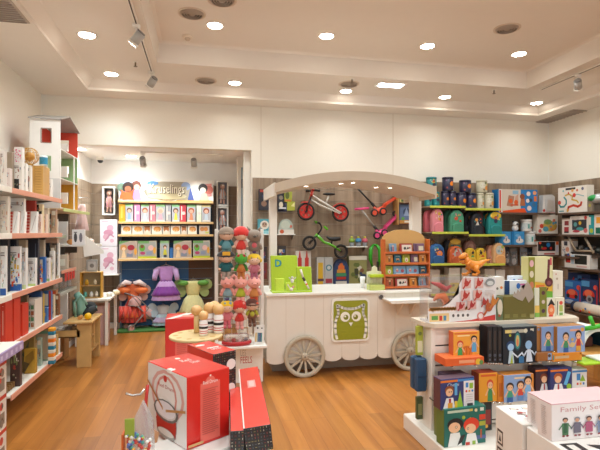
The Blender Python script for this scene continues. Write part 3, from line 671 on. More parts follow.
# headlamp packs at upper left
hang = [(259, 189, 269, 210, '#2b2a33', 'black hanging pack of headlamps left of the canopy post', [('c', .5, .3, .28, '#8d6a55'), ('c', .55, .65, .22, '#3f4f70'), ('r', .1, .85, .9, .97, '#b7402c')]),
        (277.5, 190.5, 284.5, 211, '#2c2d35', 'black carded torch pack right of the canopy post', [('c', .5, .65, .3, '#8a7c6b'), ('e', .5, .3, .3, .15, '#d5c9b4')]),
        (283.5, 190, 292, 202, '#9aa33a', 'olive green carded pack hanging beside the black torch packs', [('e', .45, .55, .25, .3, '#55602a'), ('r', .1, .05, .9, .2, '#c07a35')]),
        (278, 203, 287, 211.5, '#30344a', 'dark blue small torch pack under the black card', [('r', .1, .3, .9, .5, '#c9c9cf')]),
        (287, 201.5, 295, 210.5, '#a8ab35', 'small lime carded pack with a pale label, lower right of the torch packs', [('p', [(.5, .5), (.95, .95), (.95, .4)], '#ddd58d')])]
for u0, v0, u1, v1, c, lb, a_ in hang:
    t_ = put(u0, v0, u1, v1, YB - .12, None, 'torch_pack', lb, 'toy pack', c, a_, .09, group='carded packs hanging left of the bikes')
z = shelfpx(257, 295.5, 234, YB - .18, 'thin white shelf left of the bikes holding teal and grey boxes', .16)
put(258, 219, 271, 234, YB - .15, z, 'toy_box', 'teal box with a round white owl face', 'toy box', '#4f9aa6', [('c', .5, .6, .34, '#e6ded0'), ('c', .5, .62, .2, '#b3917a'), ('c', .4, .66, .05, '#3a2c26'), ('c', .6, .66, .05, '#3a2c26'), ('r', 0, 0, 1, .22, '#8fc6cd')], .1)
mb = MB(); dome = [(-.5, 0), (.5, 0)] + [(.5 * math.cos(R(a_)) * .92, .35 + .65 * math.sin(R(a_))) for a_ in range(0, 181, 15)]
x, w_, zb, h = pr(278.5, 219, 294, 234, YB - .15); mb.prism([(p * w_, q * (YB and h)) for p, q in dome[:2]] + [(p * w_, q * h) for p, q in dome[2:]], 0, .1, M('#a9b2a6', .5))
art(mb, (-w_ / 2, 0, 0), (1, 0, 0), (0, 0, 1), (0, -1, 0), w_, h, [('r', 0, 0, 1, .3, '#d9d0c4'), ('c', .22, .16, .14, '#c0562e'), ('c', .8, .5, .1, '#c9705a'), ('e', .45, .6, .3, .3, '#bfc4b4')])
tag(mb.build('toy_box', None, (x, YB - .15, z + .0005)), 'grey dome topped cardboard toy box on the thin white shelf', 'toy box')
# behind the lime display, small dark toys left of post
for k, (u0, v0, u1, v1, c, lb) in enumerate(((259, 247, 267, 262, '#3b2a2a', 'dark hanging toy pack above the red one left of the counter'), (260, 263, 267, 279, '#7a2a2c', 'dark red hanging toy pack left of the lime display'), (277.5, 246, 286, 257, '#3a302c', 'dark hanging pack peeking above the lime display'))):
    put(u0, v0, u1, v1, YB - .12, None, 'toy_pack', lb, 'toy pack', c, confetti(k, ['#c9342b', '#3b5f9a', '#d9c9b0', '#6c3a50'], 7, s=.35), .09, group='dark packs hanging left of the counter')
# lower packs between display and rack
low = [(295.5, 251, 311, 296, '#cfc6bb', 'grey hanging pack with two red bottle shaped toys', [('r', .15, .3, .4, .85, '#c3342b'), ('p', [(.2, .85), (.35, .85), (.3, 1), (.25, 1)], '#c3342b'), ('r', .6, .3, .85, .85, '#c3342b'), ('p', [(.65, .85), (.8, .85), (.75, 1), (.7, 1)], '#c3342b')]),
       (317, 257.5, 324.5, 294, '#b9b6b0', 'narrow grey pack with a yellow toy strip', [('r', .15, .05, .8, .86, '#d0a52c'), ('r', .1, .35, .9, .42, '#5b3d48')]),
       (324.8, 257.5, 333, 294, '#b5b4b1', 'narrow grey pack with a round blue toy', [('c', .5, .72, .38, '#54838f'), ('c', .5, .72, .22, '#c4c9c6'), ('r', .1, .3, .9, .42, '#a1404a'), ('r', .1, .05, .9, .25, '#4a80a0')]),
       (349, 256, 367, 284, '#8c8a55', 'olive toy pack with cream header card', [('r', 0, .86, 1, 1, '#d8d2c4')] + confetti(5, ['#3b3f2a', '#5f6b35', '#7c5132', '#39445c', '#c9c3b2'], 18, .05, .05, .95, .82, .22))]
for u0, v0, u1, v1, c, lb, a_ in low: put(u0, v0, u1, v1, YB - .12, None, 'toy_pack', lb, 'toy pack', c, a_, .09, group='toy packs hung behind the counter')
# arched tool board
x, w_, zb, h = pr(333.5, 259, 349, 292, YB - .12); mb = MB(); nb = M('#273c63', .5)
mb.prism([(-w_ / 2, 0), (w_ / 2, 0)] + [(w_ / 2 * math.cos(R(a_)), h * .62 + h * .38 * math.sin(R(a_))) for a_ in range(0, 181, 12)], 0, .09, nb)
art(mb, (-w_ / 2, 0, 0), (1, 0, 0), (0, 0, 1), (0, -1, 0), w_, h, [('c', .5, .82, .12, '#d66c35'), ('r', .3, .68, .7, .8, '#d66c35'), ('r', .22, .58, .78, .68, '#c98f35'), ('r', .18, .48, .82, .57, '#3c8a5b'), ('r', .2, .38, .8, .46, '#b5352c'), ('r', .15, .15, .85, .33, '#c9c2b8')])
tag(mb.build('tool_board', None, (x, YB - .12, zb)), 'dark blue arched pack of coloured rings between the toy packs', 'toy pack')
# tubs shelf
z = shelfpx(347, 368, 246.5, YB - .18, 'short white shelf of putty tubs under the pink scooter', .15)
for k, (u, c, cn) in enumerate(((352, '#7fa03a', 'green'), (358.6, '#3a7fae', 'blue'), (365, '#c9586a', 'pink'))):
    x = atY(u, 240, YB - .12).x; t = thing('putty_tub', f'small {cn} tub with grey base on the short wall shelf', 'tub', (x, YB - .11, z + .0005), 0, 'putty tubs on the short wall shelf')
    mb = MB(); mb.lathe([(.032, 0), (.038, .06)], M('#8f9398', .35), 20); mb.build('base', t)
    mb = MB(); mb.lathe([(.044, .06), (.046, .085), (.04, .11), (.02, .122), (.0001, .124)], M(c, .35), 20); mb.build('lid', t)
    mb = MB(); mb.cyl((0, 0, .124), (0, 0, .15), .018, M('#c9c23a', .4)); mb.build('cap', t)
# green hanging plastic
x, w_, zb, h = pr(368.5, 245, 382, 268, YB - .15); mb = MB(); gp = M('#2f9a1c', .3)
for s_ in (-1, 1): mb.tube([(s_ * w_ * .12, .02, h), (s_ * w_ * .34, 0, h * .8), (s_ * w_ * .36, 0, h * .4), (s_ * w_ * .2, 0, 0)], .02, gp, radii=[.018, .032, .03, .012])
mb.tube([(-w_ * .12, .02, h), (w_ * .12, .02, h)], .016, gp); mb.cyl((0, .02, h - .01), (0, .13, h - .01), .006, chrome)
tag(mb.build('toy_spade', None, (x, YB - .15, zb)), 'bright green looped plastic toy hanging behind the tube rack', 'toy')
# wooden poster shelf right of the scooters
a_, b_ = atY(397.5, 210, YB - .2), atY(414.5, 210, YB - .2); t = thing('wall_cabinet', 'narrow open wooden wall shelf holding pictures right of the scooters', 'shelf', ((a_.x + b_.x) / 2, YB - .02, 1.68)); h_ = (b_.x - a_.x) / 2; ow = M('#b88a52', .5)
z1, z2 = atY(405, 223.5, YB - .18).z - 1.68, atY(405, 202.5, YB - .18).z - 1.68; z3 = atY(405, 192, YB - .18).z - 1.68
mb = MB(); mb.box(-h_, -.2, z1 - .02, -h_ + .015, 0, z3 + .05, ow, .002); mb.build('side_panel', t)
mb = MB(); mb.box(h_ - .015, -.2, z1 - .02, h_, 0, z3 + .05, ow, .002); mb.build('side_panel', t)
for q in (z1, z2): mb = MB(); mb.box(-h_ + .015, -.2, q - .018, h_ - .015, 0, q, M('#5b3320', .5), .002); mb.build('shelf', t)
put(399.5, 204.5, 413.5, 223, YB - .17, 1.68 + z1, 'picture_game', 'game box with a night castle picture on the lower wooden wall shelf', 'game box', '#5d6f92', [('c', .5, .6, .25, '#33405f'), ('p', [(.3, .4), (.5, .85), (.7, .4)], '#8ea0bf'), ('r', .0, 0, 1, .18, '#c98b3f'), ('c', .25, .25, .12, '#5f9a48'), ('r', .35, .05, .7, .14, '#e8dfc9')], .05)
put(399.5, 195, 413.5, 202, YB - .17, 1.68 + z2, 'picture_game', 'yellow green game box on the upper wooden wall shelf', 'game box', '#c9c072', confetti(3, ['#6f8a2f', '#e8e2c0', '#4b5a2c', '#d9a93a'], 8, s=.3), .05)
# ================================================================ alcove: doll display wall
YA = AY - .02
DX0, DW, _, _ = pr(118.5, 250, 213.5, 260, 7.90); DX1 = DX0 + DW / 2; DX0 = DX0 - DW / 2; DY = 8.12
dt = thing('display_unit', 'tall doll display unit with picture header, light wood shelves and blue back', 'display unit', ((DX0 + DX1) / 2, DY, 0)); hw = DW / 2
blue = M('#2c5c8c', .5); navy = M('#1e2a3c', .5); steel = M('#b5b2ac', .35, .6); pine = M('#d9b077', .5)
mb = MB(); mb.box(-hw, 0, .05, hw * .45, .06, 1.42, blue, .002); mb.box(hw * .45, 0, .05, hw, .06, 1.42, M('#5d4331', .6), .002); mb.box(-hw, 0, 1.42, hw, .06, 2.02, navy, .002)
for i in range(7): mb.box(-hw, -.003, .3 + .17 * i, hw, .001, .306 + .17 * i, M('#7d92a8', .4), .0005)
mb.build('back_panel', dt)
for s_ in (-1, 1): mb = MB(); mb.box(s_ * hw - .015, -.03, 0, s_ * hw + .015, .06, 2.4, M('#8799ad', .4) if s_ < 0 else M('#4f4038', .5), .003); mb.build('upright', dt)
hz0 = atY(165, 201, DY - .2).z; hz1 = atY(165, 179.5, DY - .2).z
mb = MB(); mb.box(-hw, -.2, hz0, hw, -.18, hz1, M('#efeae2', .4), .003)
art(mb, (-hw, -.2, hz0), (1, 0, 0), (0, 0, 1), (0, -1, 0), 2 * hw, hz1 - hz0, [
    ('p', [(.005, .0), (.235, .0), (.215, .93), (.005, .86)], '#8497b0'), ('c', .03, .6, .2, '#5a6a58'), ('c', .18, .7, .22, '#5a3227'), ('c', .185, .62, .13, '#c98f7a'), ('p', [(.13, .02), (.23, .02), (.21, .5), (.16, .5)], '#9a6fb0'),
    ('p', [(.02, .5), (.06, .38), (.14, .45), (.16, .6), (.14, .05), (.04, .03)], '#d2502a'), ('c', .095, .62, .24, '#2e1d18'), ('c', .095, .52, .15, '#8a5238'), ('p', [(.005, .08), (.16, .02), (.12, .35), (.03, .4)], '#d85a30'),
    ('e', .5, .42, .245, .4, '#7a705f'), ('p', [(.27, .8), (.33, .9), (.7, .9), (.75, .7), (.75, .1), (.7, .05), (.3, .1)], '#a09480'), ('e', .35, .82, .06, .1, '#4f7fae'), ('e', .7, .7, .05, .2, '#8fa3c8'), ('p', [(.72, .05), (.79, .05), (.75, .65)], '#4b5a9a'),
    ('e', .5, .22, .21, .16, '#bfb28e'), ('r', .3, .36, .71, .68, '#b3a588'),
    ('p', [(.87, .25), (.98, .25), (.98, .85), (.87, .8)], '#d88f88'), ('c', .95, .55, .2, '#c86a5a'), ('c', .885, .62, .22, '#2c1e1c'), ('c', .885, .52, .14, '#f0d6c0'), ('p', [(.84, .0), (.96, .0), (.92, .38), (.86, .38)], '#e6cbab'), ('r', .6, .0, .99, .04, '#e3a54b'),
    ('t', 'Kruselings', .325, .34, .42, '#4f3824', .37), ('t', 'Kruselings', .32, .37, .42, '#efe4cf', .365)], .0008)
mb.build('header_sign', dt)
mb = MB(); mb.box(-hw, -.17, hz1 - .02, hw, 0, hz1 - .005, white, .002); mb.build('header_top', dt)
SH = []
for v in (200.8, 221.7, 234.4, 258.4):
    z = atY(165, v, DY - .28).z; SH.append(z); mb = MB(); mb.box(-hw, -.28, z - .035, hw, 0, z, pine, .003); mb.build('shelf', dt)
mb = MB(); mb.box(-hw - .02, -.32, 0, hw + .02, .0, .03, M('#3f6b2d', .9, bump=.5, scale=60), .006); o = mb.build('turf_base', dt)
# doll boxes. row 1
def dollbox_art(top, hair, dress, skin='#e2b59a'):
    return [('r', .08, .04, .92, .90, '#b9b7bd'), ('r', 0, .86, 1, 1, top), ('p', [(.25, .06), (.75, .06), (.62, .5), (.38, .5)], dress), ('c', .5, .64, .36, hair), ('c', .5, .6, .24, skin), ('r', .1, .04, .9, .1, '#e6ded0')]
cx = lambda u, Y: atY(u, 240, Y).x
r1 = [(119, 125, '#e2a72d', None, 'narrow yellow doll box standing at the left end'), (125.5, 133, '#8fbf7f', ('#6b4a30', '#8fb0c8'), 'doll box with a brown haired doll by the yellow box'), (134, 140, '#d78fb5', None, 'narrow white and pink doll box'),
      (141, 149, '#7fa86a', ('#a8552f', '#c9d6d9'), 'doll box with a red haired doll in pale grey'), (149.5, 155.5, '#d9838f', None, 'narrow salmon pink doll box'), (156, 165, '#8fbf7f', ('#e9cfae', '#e9a9b5'), 'doll box with a pale haired doll in pink'),
      (165.5, 171, '#a9a7a8', None, 'narrow grey doll box in the middle'), (172, 179.5, '#8cc38a', ('#5b3b28', '#d9cf4a'), 'doll box with a doll in a yellow top'), (180, 186, '#c9424c', None, 'narrow red doll box'),
      (187, 195.5, '#8cb97f', ('#b85a33', '#d98f6a'), 'doll box with a red haired doll in orange'), (196.5, 201.5, '#dfe3c9', None, 'narrow cream doll box'), (202, 210.5, '#c7b478', ('#9a4a2b', '#c9d3dc'), 'doll box with a white dressed doll at the right end')]
Yd = DY - .24
for u0, u1, c, dd, lb in r1:
    x0, x1 = cx(u0, Yd), cx(u1, Yd); h = atY(165, 204.3, Yd).z - SH[1]
    if dd: a_ = dollbox_art(c, dd[0], dd[1]); base = '#c8c5c6'
    else: base = c; a_ = [('r', .2, .1, .35, .9, '#f3e9dc'), ('c', .6, .5, .3, '#f0d2c8')] if c != '#e2a72d' else [('r', .3, .2, .6, .85, '#efc661')]
    pack('doll_box', lb + ' on the top shelf', 'doll box', ((x0 + x1) / 2, Yd, SH[1] + .0005), x1 - x0, h, .12, base, a_, group='doll boxes on the top display shelf')
# row 2
r2 = [(121, 131.5, 0), (132, 143, 0), (143.3, 151, 1), (151.5, 162, 0), (162.5, 170, 1), (170.5, 180.5, 0), (181, 187, 1), (187.5, 197, 0), (199, 209.5, 2)]
w2 = ['first', 'second', 'third', 'fourth', 'fifth', 'sixth', 'seventh', 'eighth', 'last']
for i, (u0, u1, k) in enumerate(r2):
    x0, x1 = cx(u0, Yd), cx(u1, Yd); h = atY(165, 225.6, Yd).z - SH[2]
    a_ = [('r', .04, .05, .96, .95, '#ece3d6'), ('e', .55, .6, .38, .3, '#cf8a45'), ('c', .5, .48, .22, '#efc79a'), ('p', [(.3, .55), (.5, .35), (.75, .55), (.5, .85)], '#d99a55')] if k == 0 else [('e', .5, .6, .4, .32, '#b06a38'), ('c', .5, .35, .2, '#e9d9c9'), ('r', .1, .8, .9, .95, '#7b4a2c')] if k == 1 else [('c', .3, .6, .25, '#cf8a55'), ('c', .65, .6, .25, '#d98f4a'), ('r', .6, .1, .95, .3, '#c9d36a')]
    pack('wig_box', f'cream box with {["an orange", "a brown", "two orange"][k]} doll head{"s" if k == 2 else ""}, {w2[i]} from the left on the middle display shelf', 'toy box', ((x0 + x1) / 2, Yd, SH[2] + .0005), x1 - x0 - .004, h, .10, '#d9cdbd', a_, group='small boxes on the middle display shelf')
# row 3
r3 = [(119, 137.5, 'w'), (138, 156.5, 'g'), (160, 169, 'n'), (173.5, 191.5, 'w'), (193, 210, 'g')]
l3 = ['wide playset box with two dolls at the left end', 'wide playset box with green dressed doll, second from the left', 'tall narrow doll box with a yellow dressed doll in the middle', 'wide playset box with two dolls right of the narrow box', 'wide green playset box at the right end']
for (u0, u1, k), lb in zip(r3, l3):
    x0, x1 = cx(u0, Yd), cx(u1, Yd); h = atY(165, 240.8, Yd).z - SH[3]
    if k == 'w': a_ = [('r', .03, .03, .97, .95, '#b3a091'), ('p', [(0, .8), (.6, 1), (0, 1)], '#6d9c62'), ('c', .25, .62, .18, '#c98a4a'), ('c', .25, .55, .1, '#e9c6a6'), ('p', [(.12, .05), (.38, .05), (.3, .45), (.2, .45)], '#e3c49a'), ('e', .65, .62, .2, .16, '#a32c3a'), ('r', .42, .1, .75, .3, '#7f8799'), ('c', .6, .35, .1, '#c5a0a0'), ('e', .9, .4, .08, .2, '#e0a041')]
    elif k == 'g': a_ = [('r', .03, .03, .97, .95, '#a3a29a'), ('r', 0, 0, 1, .12, '#b9c22f'), ('r', 0, .85, .6, 1, '#6fa35f'), ('e', .22, .6, .16, .2, '#5fa83c'), ('c', .22, .68, .1, '#7b4a2c'), ('c', .7, .6, .16, '#e2b3a8'), ('e', .25, .3, .14, .09, '#b5406a'), ('r', .45, .2, .75, .4, '#8b91a8'), ('e', .9, .45, .08, .2, '#e0a041')]
    else: a_ = [('r', .06, .03, .94, .95, '#a7aeb0'), ('r', 0, .85, 1, 1, '#8cb97f'), ('c', .55, .66, .22, '#7c5a3c'), ('c', .55, .6, .15, '#e2b59a'), ('p', [(.35, .2), (.8, .2), (.7, .5), (.42, .5)], '#cfc63f'), ('r', .4, .05, .75, .2, '#3a3f49')]
    pack('playset_box', lb + ' of the lowest shelf', 'toy box', ((x0 + x1) / 2, Yd, SH[3] + .0005), x1 - x0 - .004, h, .14, '#d7cdb9', a_, group='playset boxes on the lowest display shelf')
a_, b_ = cx(169.3, Yd), cx(173, Yd)
pack('toy_box', 'small plain blue box between the playset boxes', 'toy box', ((a_ + b_) / 2, Yd + .02, SH[3] + .0005), b_ - a_, .17, .05, '#2f66a3', [('r', .1, .1, .4, .9, '#3d77b5')])
# costumes hanging on the lower part
def dress(name, label, u, vtop, vbot, wpx, Y, bodice, skirt, hem, sleeves=None, layers=None, sl=.0, seed=0):
    top = atY(u, vtop, Y); bot = atY(u, vbot, Y); H = top.z - bot.z; W = abs(atY(u + wpx / 2, 250, Y).x - atY(u - wpx / 2, 250, Y).x)
    t = thing(name, label, 'costume', (top.x, Y, bot.z), 0, 'dressing up costumes'); cl = lambda c: M(c, .55, sheen=.5, bump=.3, scale=30, var=.12)
    mb = MB(); mb.lathe([(W * .24, H * .98), (W * .27, H * .92), (W * .25, H * .78), (W * .20, H * .62), (W * .19, H * .55)], cl(bodice), 28, sy=.38, pleat=.03, pk=8); mb.build('bodice', t)
    mb = MB(); mb.lathe([(W * .19, H * .56), (W * .28, H * .46), (W * .38, H * .25), (W * .46, H * .03), (W * .45, 0)], cl(skirt), 48, sy=.42, pleat=.06, pk=12, cap=False); mb.build('skirt', t)
    if hem: mb = MB(); mb.lathe([(W * .30, H * .40), (W * .41, H * .24), (W * .47, H * .14), (W * .44, H * .13), (W * .30, H * .38)], cl(hem), 48, sy=.45, pleat=.07, pk=12, cap=False); mb.build('overskirt', t)
    mb = MB(); mb.lathe([(W * .2, H * .54), (W * .205, H * .57)], cl(hem or skirt), 28, sy=.42); mb.build('waistband', t)
    if sleeves:
        for s_ in (-1, 1): mb = MB(); mb.tube([(s_ * W * .20, 0, H * .95), (s_ * W * .32, -.01, H * .86), (s_ * W * .37, -.015, H * .68), (s_ * W * .38, -.015, H * .58)], .03, cl(sleeves), 10, radii=[W * .06, W * .1, W * .085, W * .07]); mb.build('sleeve', t)
    mb = MB(); mb.tube([(-W * .25, 0, H * .96), (0, 0, H * 1.03), (W * .25, 0, H * .96)], .006, chrome); mb.tube([(0, 0, H * 1.03), (0, 0, H * 1.09), (0, DY - Y, H * 1.10)], .005, chrome); mb.build('hanger', t)
    return t, W, H
def wings(t, W, H, c, zc, Y=.05, n=2):
    m = M(c, .35, sheen=.3, var=.15)
    for s_ in (-1, 1):
        for k in range(n):
            a0 = R(24 - 50 * k); L = W * (.50 if k == 0 else .40); pts = []
            for i in range(17):
                q = 2 * PI * i / 16; r0 = L * (.5 + .5 * math.cos(q)); pts.append((r0 * math.cos(a0 + .9 * math.sin(q) * .6), r0 * math.sin(a0 + .9 * math.sin(q) * .6)))
            mb = MB(); mb.prism([(s_ * (W * .12 + x), zc + z) for x, z in pts[:-1]], Y - .004 - k * .012, Y + .004 - k * .012, m); mb.build('wing', t)
Yc = DY - .12
t, W, H = dress('costume_dress', 'lilac and purple satin princess dress hanging in the middle of the blue wall', 166, 265.5, 300, 30, Yc - .06, '#b98acb', '#c39ad0', '#7b2f8f', '#c7a3d6')
t, W, H = dress('costume_dress', 'orange fairy costume with red petal skirt and white wings on the left', 133, 283, 322, 26, Yc, '#dd6a35', '#b92a1c', '#e0662a'); wings(t, W * 1.15, H, '#e3b5a6', H * .72)
for s_ in (-1, 1): mb = MB(); mb.ball((s_ * W * .34, -.03, H * .82), W * .27, M('#e8712e', .5, sheen=.4, bump=.3, scale=25), sz=.55, sy=.5); mb.build('ruffle', t)
for s_ in (-1, 1): mb = MB(); mb.tube([(s_ * W * .05, -.05, H * 1.0), (s_ * W * .25, -.06, H * 1.03), (s_ * W * .5, -.04, H * .93)], .03, M('#e6cfcb', .6, bump=.3, scale=30), radii=[.03, .045, .03]); mb.build('shoulder_frill', t)
for k in range(6): x = W * (-.4 + .16 * k); mb = MB(); mb.cyl((x, -.05, H * .42), (x * 1.25, -.07, H * .02), .05, M(['#c2301f', '#d8452a'][k % 2], .5, sheen=.4), 10, r2=.012); mb.build('petal', t)
t, W, H = dress('costume_dress', 'cream and green fairy costume with petal shoulders on the right', 193, 280, 315, 30, Yc, '#ddd58f', '#e2dc9f', None); wings(t, W * 1.1, H, '#a9c07a', H * .74)
for s_ in (-1, 1): mb = MB(); mb.ball((s_ * W * .34, -.03, H * .92), W * .2, M('#5d9a35', .5, sheen=.4, bump=.3, scale=25), sz=.5, sy=.5); mb.build('ruffle', t)
for i in range(7): mb = MB(); x = W * (-.45 + .15 * i); mb.ball((x, -.06 - .01 * (i % 2), H * .02), W * .12, M('#b5803f', .6, sheen=.3, bump=.5, scale=30), sz=1.1, sy=.6); mb.build('petal', t)
t, W, H = dress('costume_dress', 'pale blue and silver costume hanging low under the purple dress', 163, 305, 325, 22, Yc, '#c5cfd6', '#a9c5cf', '#b7a5c4'); wings(t, W * 1.2, H, '#b9cfda', H * .7)
# doll boxes on the alcove walls
def windowbox(name, label, u0, v0, u1, v1, Y, hair, dress_, skin, inner='#8f8e90', d=.12, z=None):
    x, w_, zb, h = pr(u0, v0, u1, v1, Y); z = zb if z is None else z
    t = thing(name, label, 'doll box', (x, Y, z), 0, 'white framed doll boxes'); mb = MB(); f = w_ * .12
    mb.box(-w_ / 2, 0, 0, w_ / 2, d, f, white, .002); mb.box(-w_ / 2, 0, h - f, w_ / 2, d, h, white, .002); mb.box(-w_ / 2, 0, f, -w_ / 2 + f, d, h - f, white, .002); mb.box(w_ / 2 - f, 0, f, w_ / 2, d, h - f, white, .002); mb.box(-w_ / 2 + f, d - .01, f, w_ / 2 - f, d, h - f, M(inner, .5), .001); mb.build('box', t)
    sk = M(skin, .5); mb = MB(); hr = w_ * .2; mb.ball((0, .05, h * .76), hr, sk); mb.tube([(0, .055, h * .66), (0, .055, h * .3)], .03, sk, radii=[hr * .6, hr * .9])
    for s_ in (-1, 1): mb.tube([(s_ * hr * .7, .05, h * .6), (s_ * hr * 1.35, .05, h * .42)], hr * .3, sk); mb.tube([(s_ * hr * .5, .05, h * .32), (s_ * hr * .7, .04, h * .1)], hr * .38, sk)
    o = mb.build('doll', t)
    mb = MB(); mb.ball((0, .06, h * .78), hr * 1.12, M(hair, .8), z0=-.1); mb.build('hair', o)
    mb = MB(); mb.lathe([(hr * .75, h * .66), (hr * .9, h * .55), (hr * 1.35, h * .28)], M(dress_, .8), 20, sy=.55, cx=0, cy=.05); mb.build('dress', o)
    return t
windowbox('doll_box', 'white framed box with a pink dressed doll above two pink printed boxes', 102, 186.5, 115, 215, 8.10, '#7b5a48', '#d9a0a6', '#c99a86', '#6b6463')
windowbox('baby_doll_box', 'upper white framed box with a pale baby doll right of the display unit', 216.5, 180.5, 228.5, 206, 8.10, '#b9a79c', '#dcd9dc', '#d9aa98', '#8d8c94')
windowbox('baby_doll_box', 'lower white framed box with a pale baby doll right of the display unit', 216.5, 206.5, 228.5, 232, 8.10, '#b9a79c', '#dcd9dc', '#d9a090', '#8d8c94')
pa_ = [('c', .6, .68, .2, '#dba9bb'), ('e', .5, .5, .3, .12, '#cf93a8'), ('c', .35, .35, .18, '#d8a8b8'), ('l', [(.3, .2), (.6, .45), (.8, .35)], .08, '#c58aa0'), ('c', .7, .2, .12, '#dcb0bf'), ('r', .1, .9, .5, .94, '#d9b9c6')]
for v0, v1, lb in ((219.5, 246, 'upper white box with a pink pram print left of the doll display'), (246.5, 274, 'lower white box with a pink pram print left of the doll display')):
    x, w_, zb, h = pr(100, v0, 117, v1, 7.85); pack('pram_box', lb, 'toy box', (x, 7.85, zb), w_, h, .3, '#e6dfe4', pa_, group='white boxes with pink pram print')
t = thing('box_shelf', 'narrow white shelf carrying the white and pink pram boxes', 'shelf', (pr(100, 274, 117, 276, 7.85)[0], 8.2, atY(108, 274.2, 7.85).z - .001)); mb = MB(); mb.box(-.15, -.38, -.018, .15, 0, 0, white, .002); mb.build('board', t)
# toy stroller
p = atZ(141, 329.5, 0); t = thing('doll_stroller', 'pink doll stroller with round canopy and grey frame on the floor before the costumes', 'doll stroller', (p.x, p.y, 0), R(28)); fr = M('#8f8782', .4, .3); pkm = M('#dba49f', .7, sheen=.3); pk2 = M('#e9c9c4', .7, sheen=.3); S = 1.0
for x, y in ((-.2, -.12), (-.2, .12), (.22, -.10), (.22, .10)):
    w_ = bpy.data.objects.new('wheel', None); col.objects.link(w_); w_.parent = t; w_.location = (x, y, .062)
    mb = MB(); mb.torus((0, 0, 0), .048, .014, M('#7d746e', .6), n=24); mb.build('tyre', w_); mb = MB(); mb.cyl((0, -.01, 0), (0, .01, 0), .036, M('#d79a92', .5), 20); mb.build('rim', w_)
for y in (-.13, .13):
    mb = MB(); mb.tube([(-.2, y, .07), (-.05, y, .22), (.08, y, .36), (-.12, y, .56), (-.22, y, .60)], .01, fr); mb.tube([(.22, y * .8, .07), (.02, y, .28), (-.1, y, .40)], .01, fr); mb.build('frame_tube', t)
mb = MB(); mb.tube([(-.22, -.13, .60), (-.26, 0, .615), (-.22, .13, .60)], .014, M('#6b5f5a', .6)); mb.build('handle', t)
mb = MB(); mb.tube([(-.1, 0, .40), (-.02, 0, .26), (.12, 0, .24), (.26, 0, .2)], .1, pkm, 14, radii=[.07, .09, .085, .06]); mb.build('seat', t)
mb = MB(); mb.tube([(.06, 0, .31), (.16, 0, .28), (.28, 0, .22)], .1, pk2, 14, radii=[.06, .08, .055]); mb.build('footmuff', t)
mb = MB(); bows = []
for k in range(5):
    e = R(70 + 26 * k); bows.append([(-.06 + .15 * math.cos(e) * math.sin(PI * j / 10), .125 * math.cos(PI * j / 10) , .40 + .17 * math.sin(e) * math.sin(PI * j / 10)) for j in range(11)])
mb.add([p for b_ in bows for p in b_], [[k * 11 + j, k * 11 + j + 1, (k + 1) * 11 + j + 1, (k + 1) * 11 + j] for k in range(4) for j in range(10)], M('#c99a92', .7, sheen=.3), True)
for b_ in (bows[0], bows[2], bows[4]): mb.tube(b_, .007, M('#7d6a64', .5), 6)
mb.build('canopy', t)
# hanging pink dress on the alcove left wall
p = atY(89, 228, 7.0)
t = thing('doll_clothes', 'pale pink doll dresses hanging from a hook on the left wall', 'doll clothes', (-1.66, 7.02, 1.62))
for i, (x, y) in enumerate(((0, 0), (.05, -.14), (-.03, .14))):
    mb = MB(); H = .36; mb.lathe([(.03, H), (.042, H * .85), (.04, H * .65), (.06, H * .3), (.08, 0)], M(['#dca9ac', '#e4c3c0', '#d9a0a4'][i], .8, sheen=.3, bump=.3, scale=30), 24, cx=x, cy=y, sy=.7, pleat=.08, pk=8); mb.build('dress', t)
mb = MB(); mb.tube([(-.17, 0, .46), (.1, 0, .46)], .006, chrome); mb.build('hook', t)
# ================================================================ plush doll rack
RY = 5.0; rx0, rw_, _, _ = pr(216.5, 260, 262, 262, RY); fm = M('#efe9e0', .4)
rk = thing('plush_rack', 'white wire grid rack on a plinth holding the plush dolls beside the cart', 'rack', (rx0, RY, 0)); h2 = rw_ / 2; ztop = atY(240, 229, RY).z
for s_ in (-1, 1):
    mb = MB(); mb.box(s_ * h2 - .018, -.0, .40, s_ * h2 + .018, .035, ztop, fm, .004); mb.build('post', rk)
mb = MB()
for i in range(9):
    z = .5 + (ztop - .55) * i / 8; mb.cyl((-h2, .03, z), (h2, .03, z), .004, fm, 6)
for i in range(7): x = -h2 + 2 * h2 * i / 6; mb.cyl((x, .03, .45), (x, .03, ztop - .02), .004, fm, 6)
mb.build('wire_grid', rk)
mb = MB(); px0 = atY(235.5, 360, RY - .03).x - rx0; px1 = atY(263, 360, RY - .03).x - rx0; mb.box(px0, -.03, 0, px1, .36, .40, white, .004); mb.build('plinth', rk)
mb = MB(); mb.box(-h2 - .018, -.20, .40, h2 + .03, .10, .425, white, .003); mb.build('ledge', rk)
o = bpy.data.objects.new('x', None); bpy.data.objects.remove(o)
mb = MB(); w0 = px1 - px0
art(mb, (px0, -.0305, 0), (1, 0, 0), (0, 0, 1), (0, -1, 0), w0, .40, [('t', 'LES', .18, .72, .16, '#b9b2aa', .2), ('t', 'FEELS', .18, .52, .18, '#c23c34', .42), ('c', .72, .28, .16, '#c2372f'), ('c', .72, .3, .1, '#e8c4ae'), ('p', [(.6, .0), (.86, .0), (.8, .16), (.66, .16)], '#b5332c'), ('c', .69, .31, .015, '#222222'), ('c', .75, .31, .015, '#222222')], .0005)
mb.build('plinth_print', rk)
plm = lambda c: M(c, .9, sheen=.4, bump=.35, scale=45, var=.08)
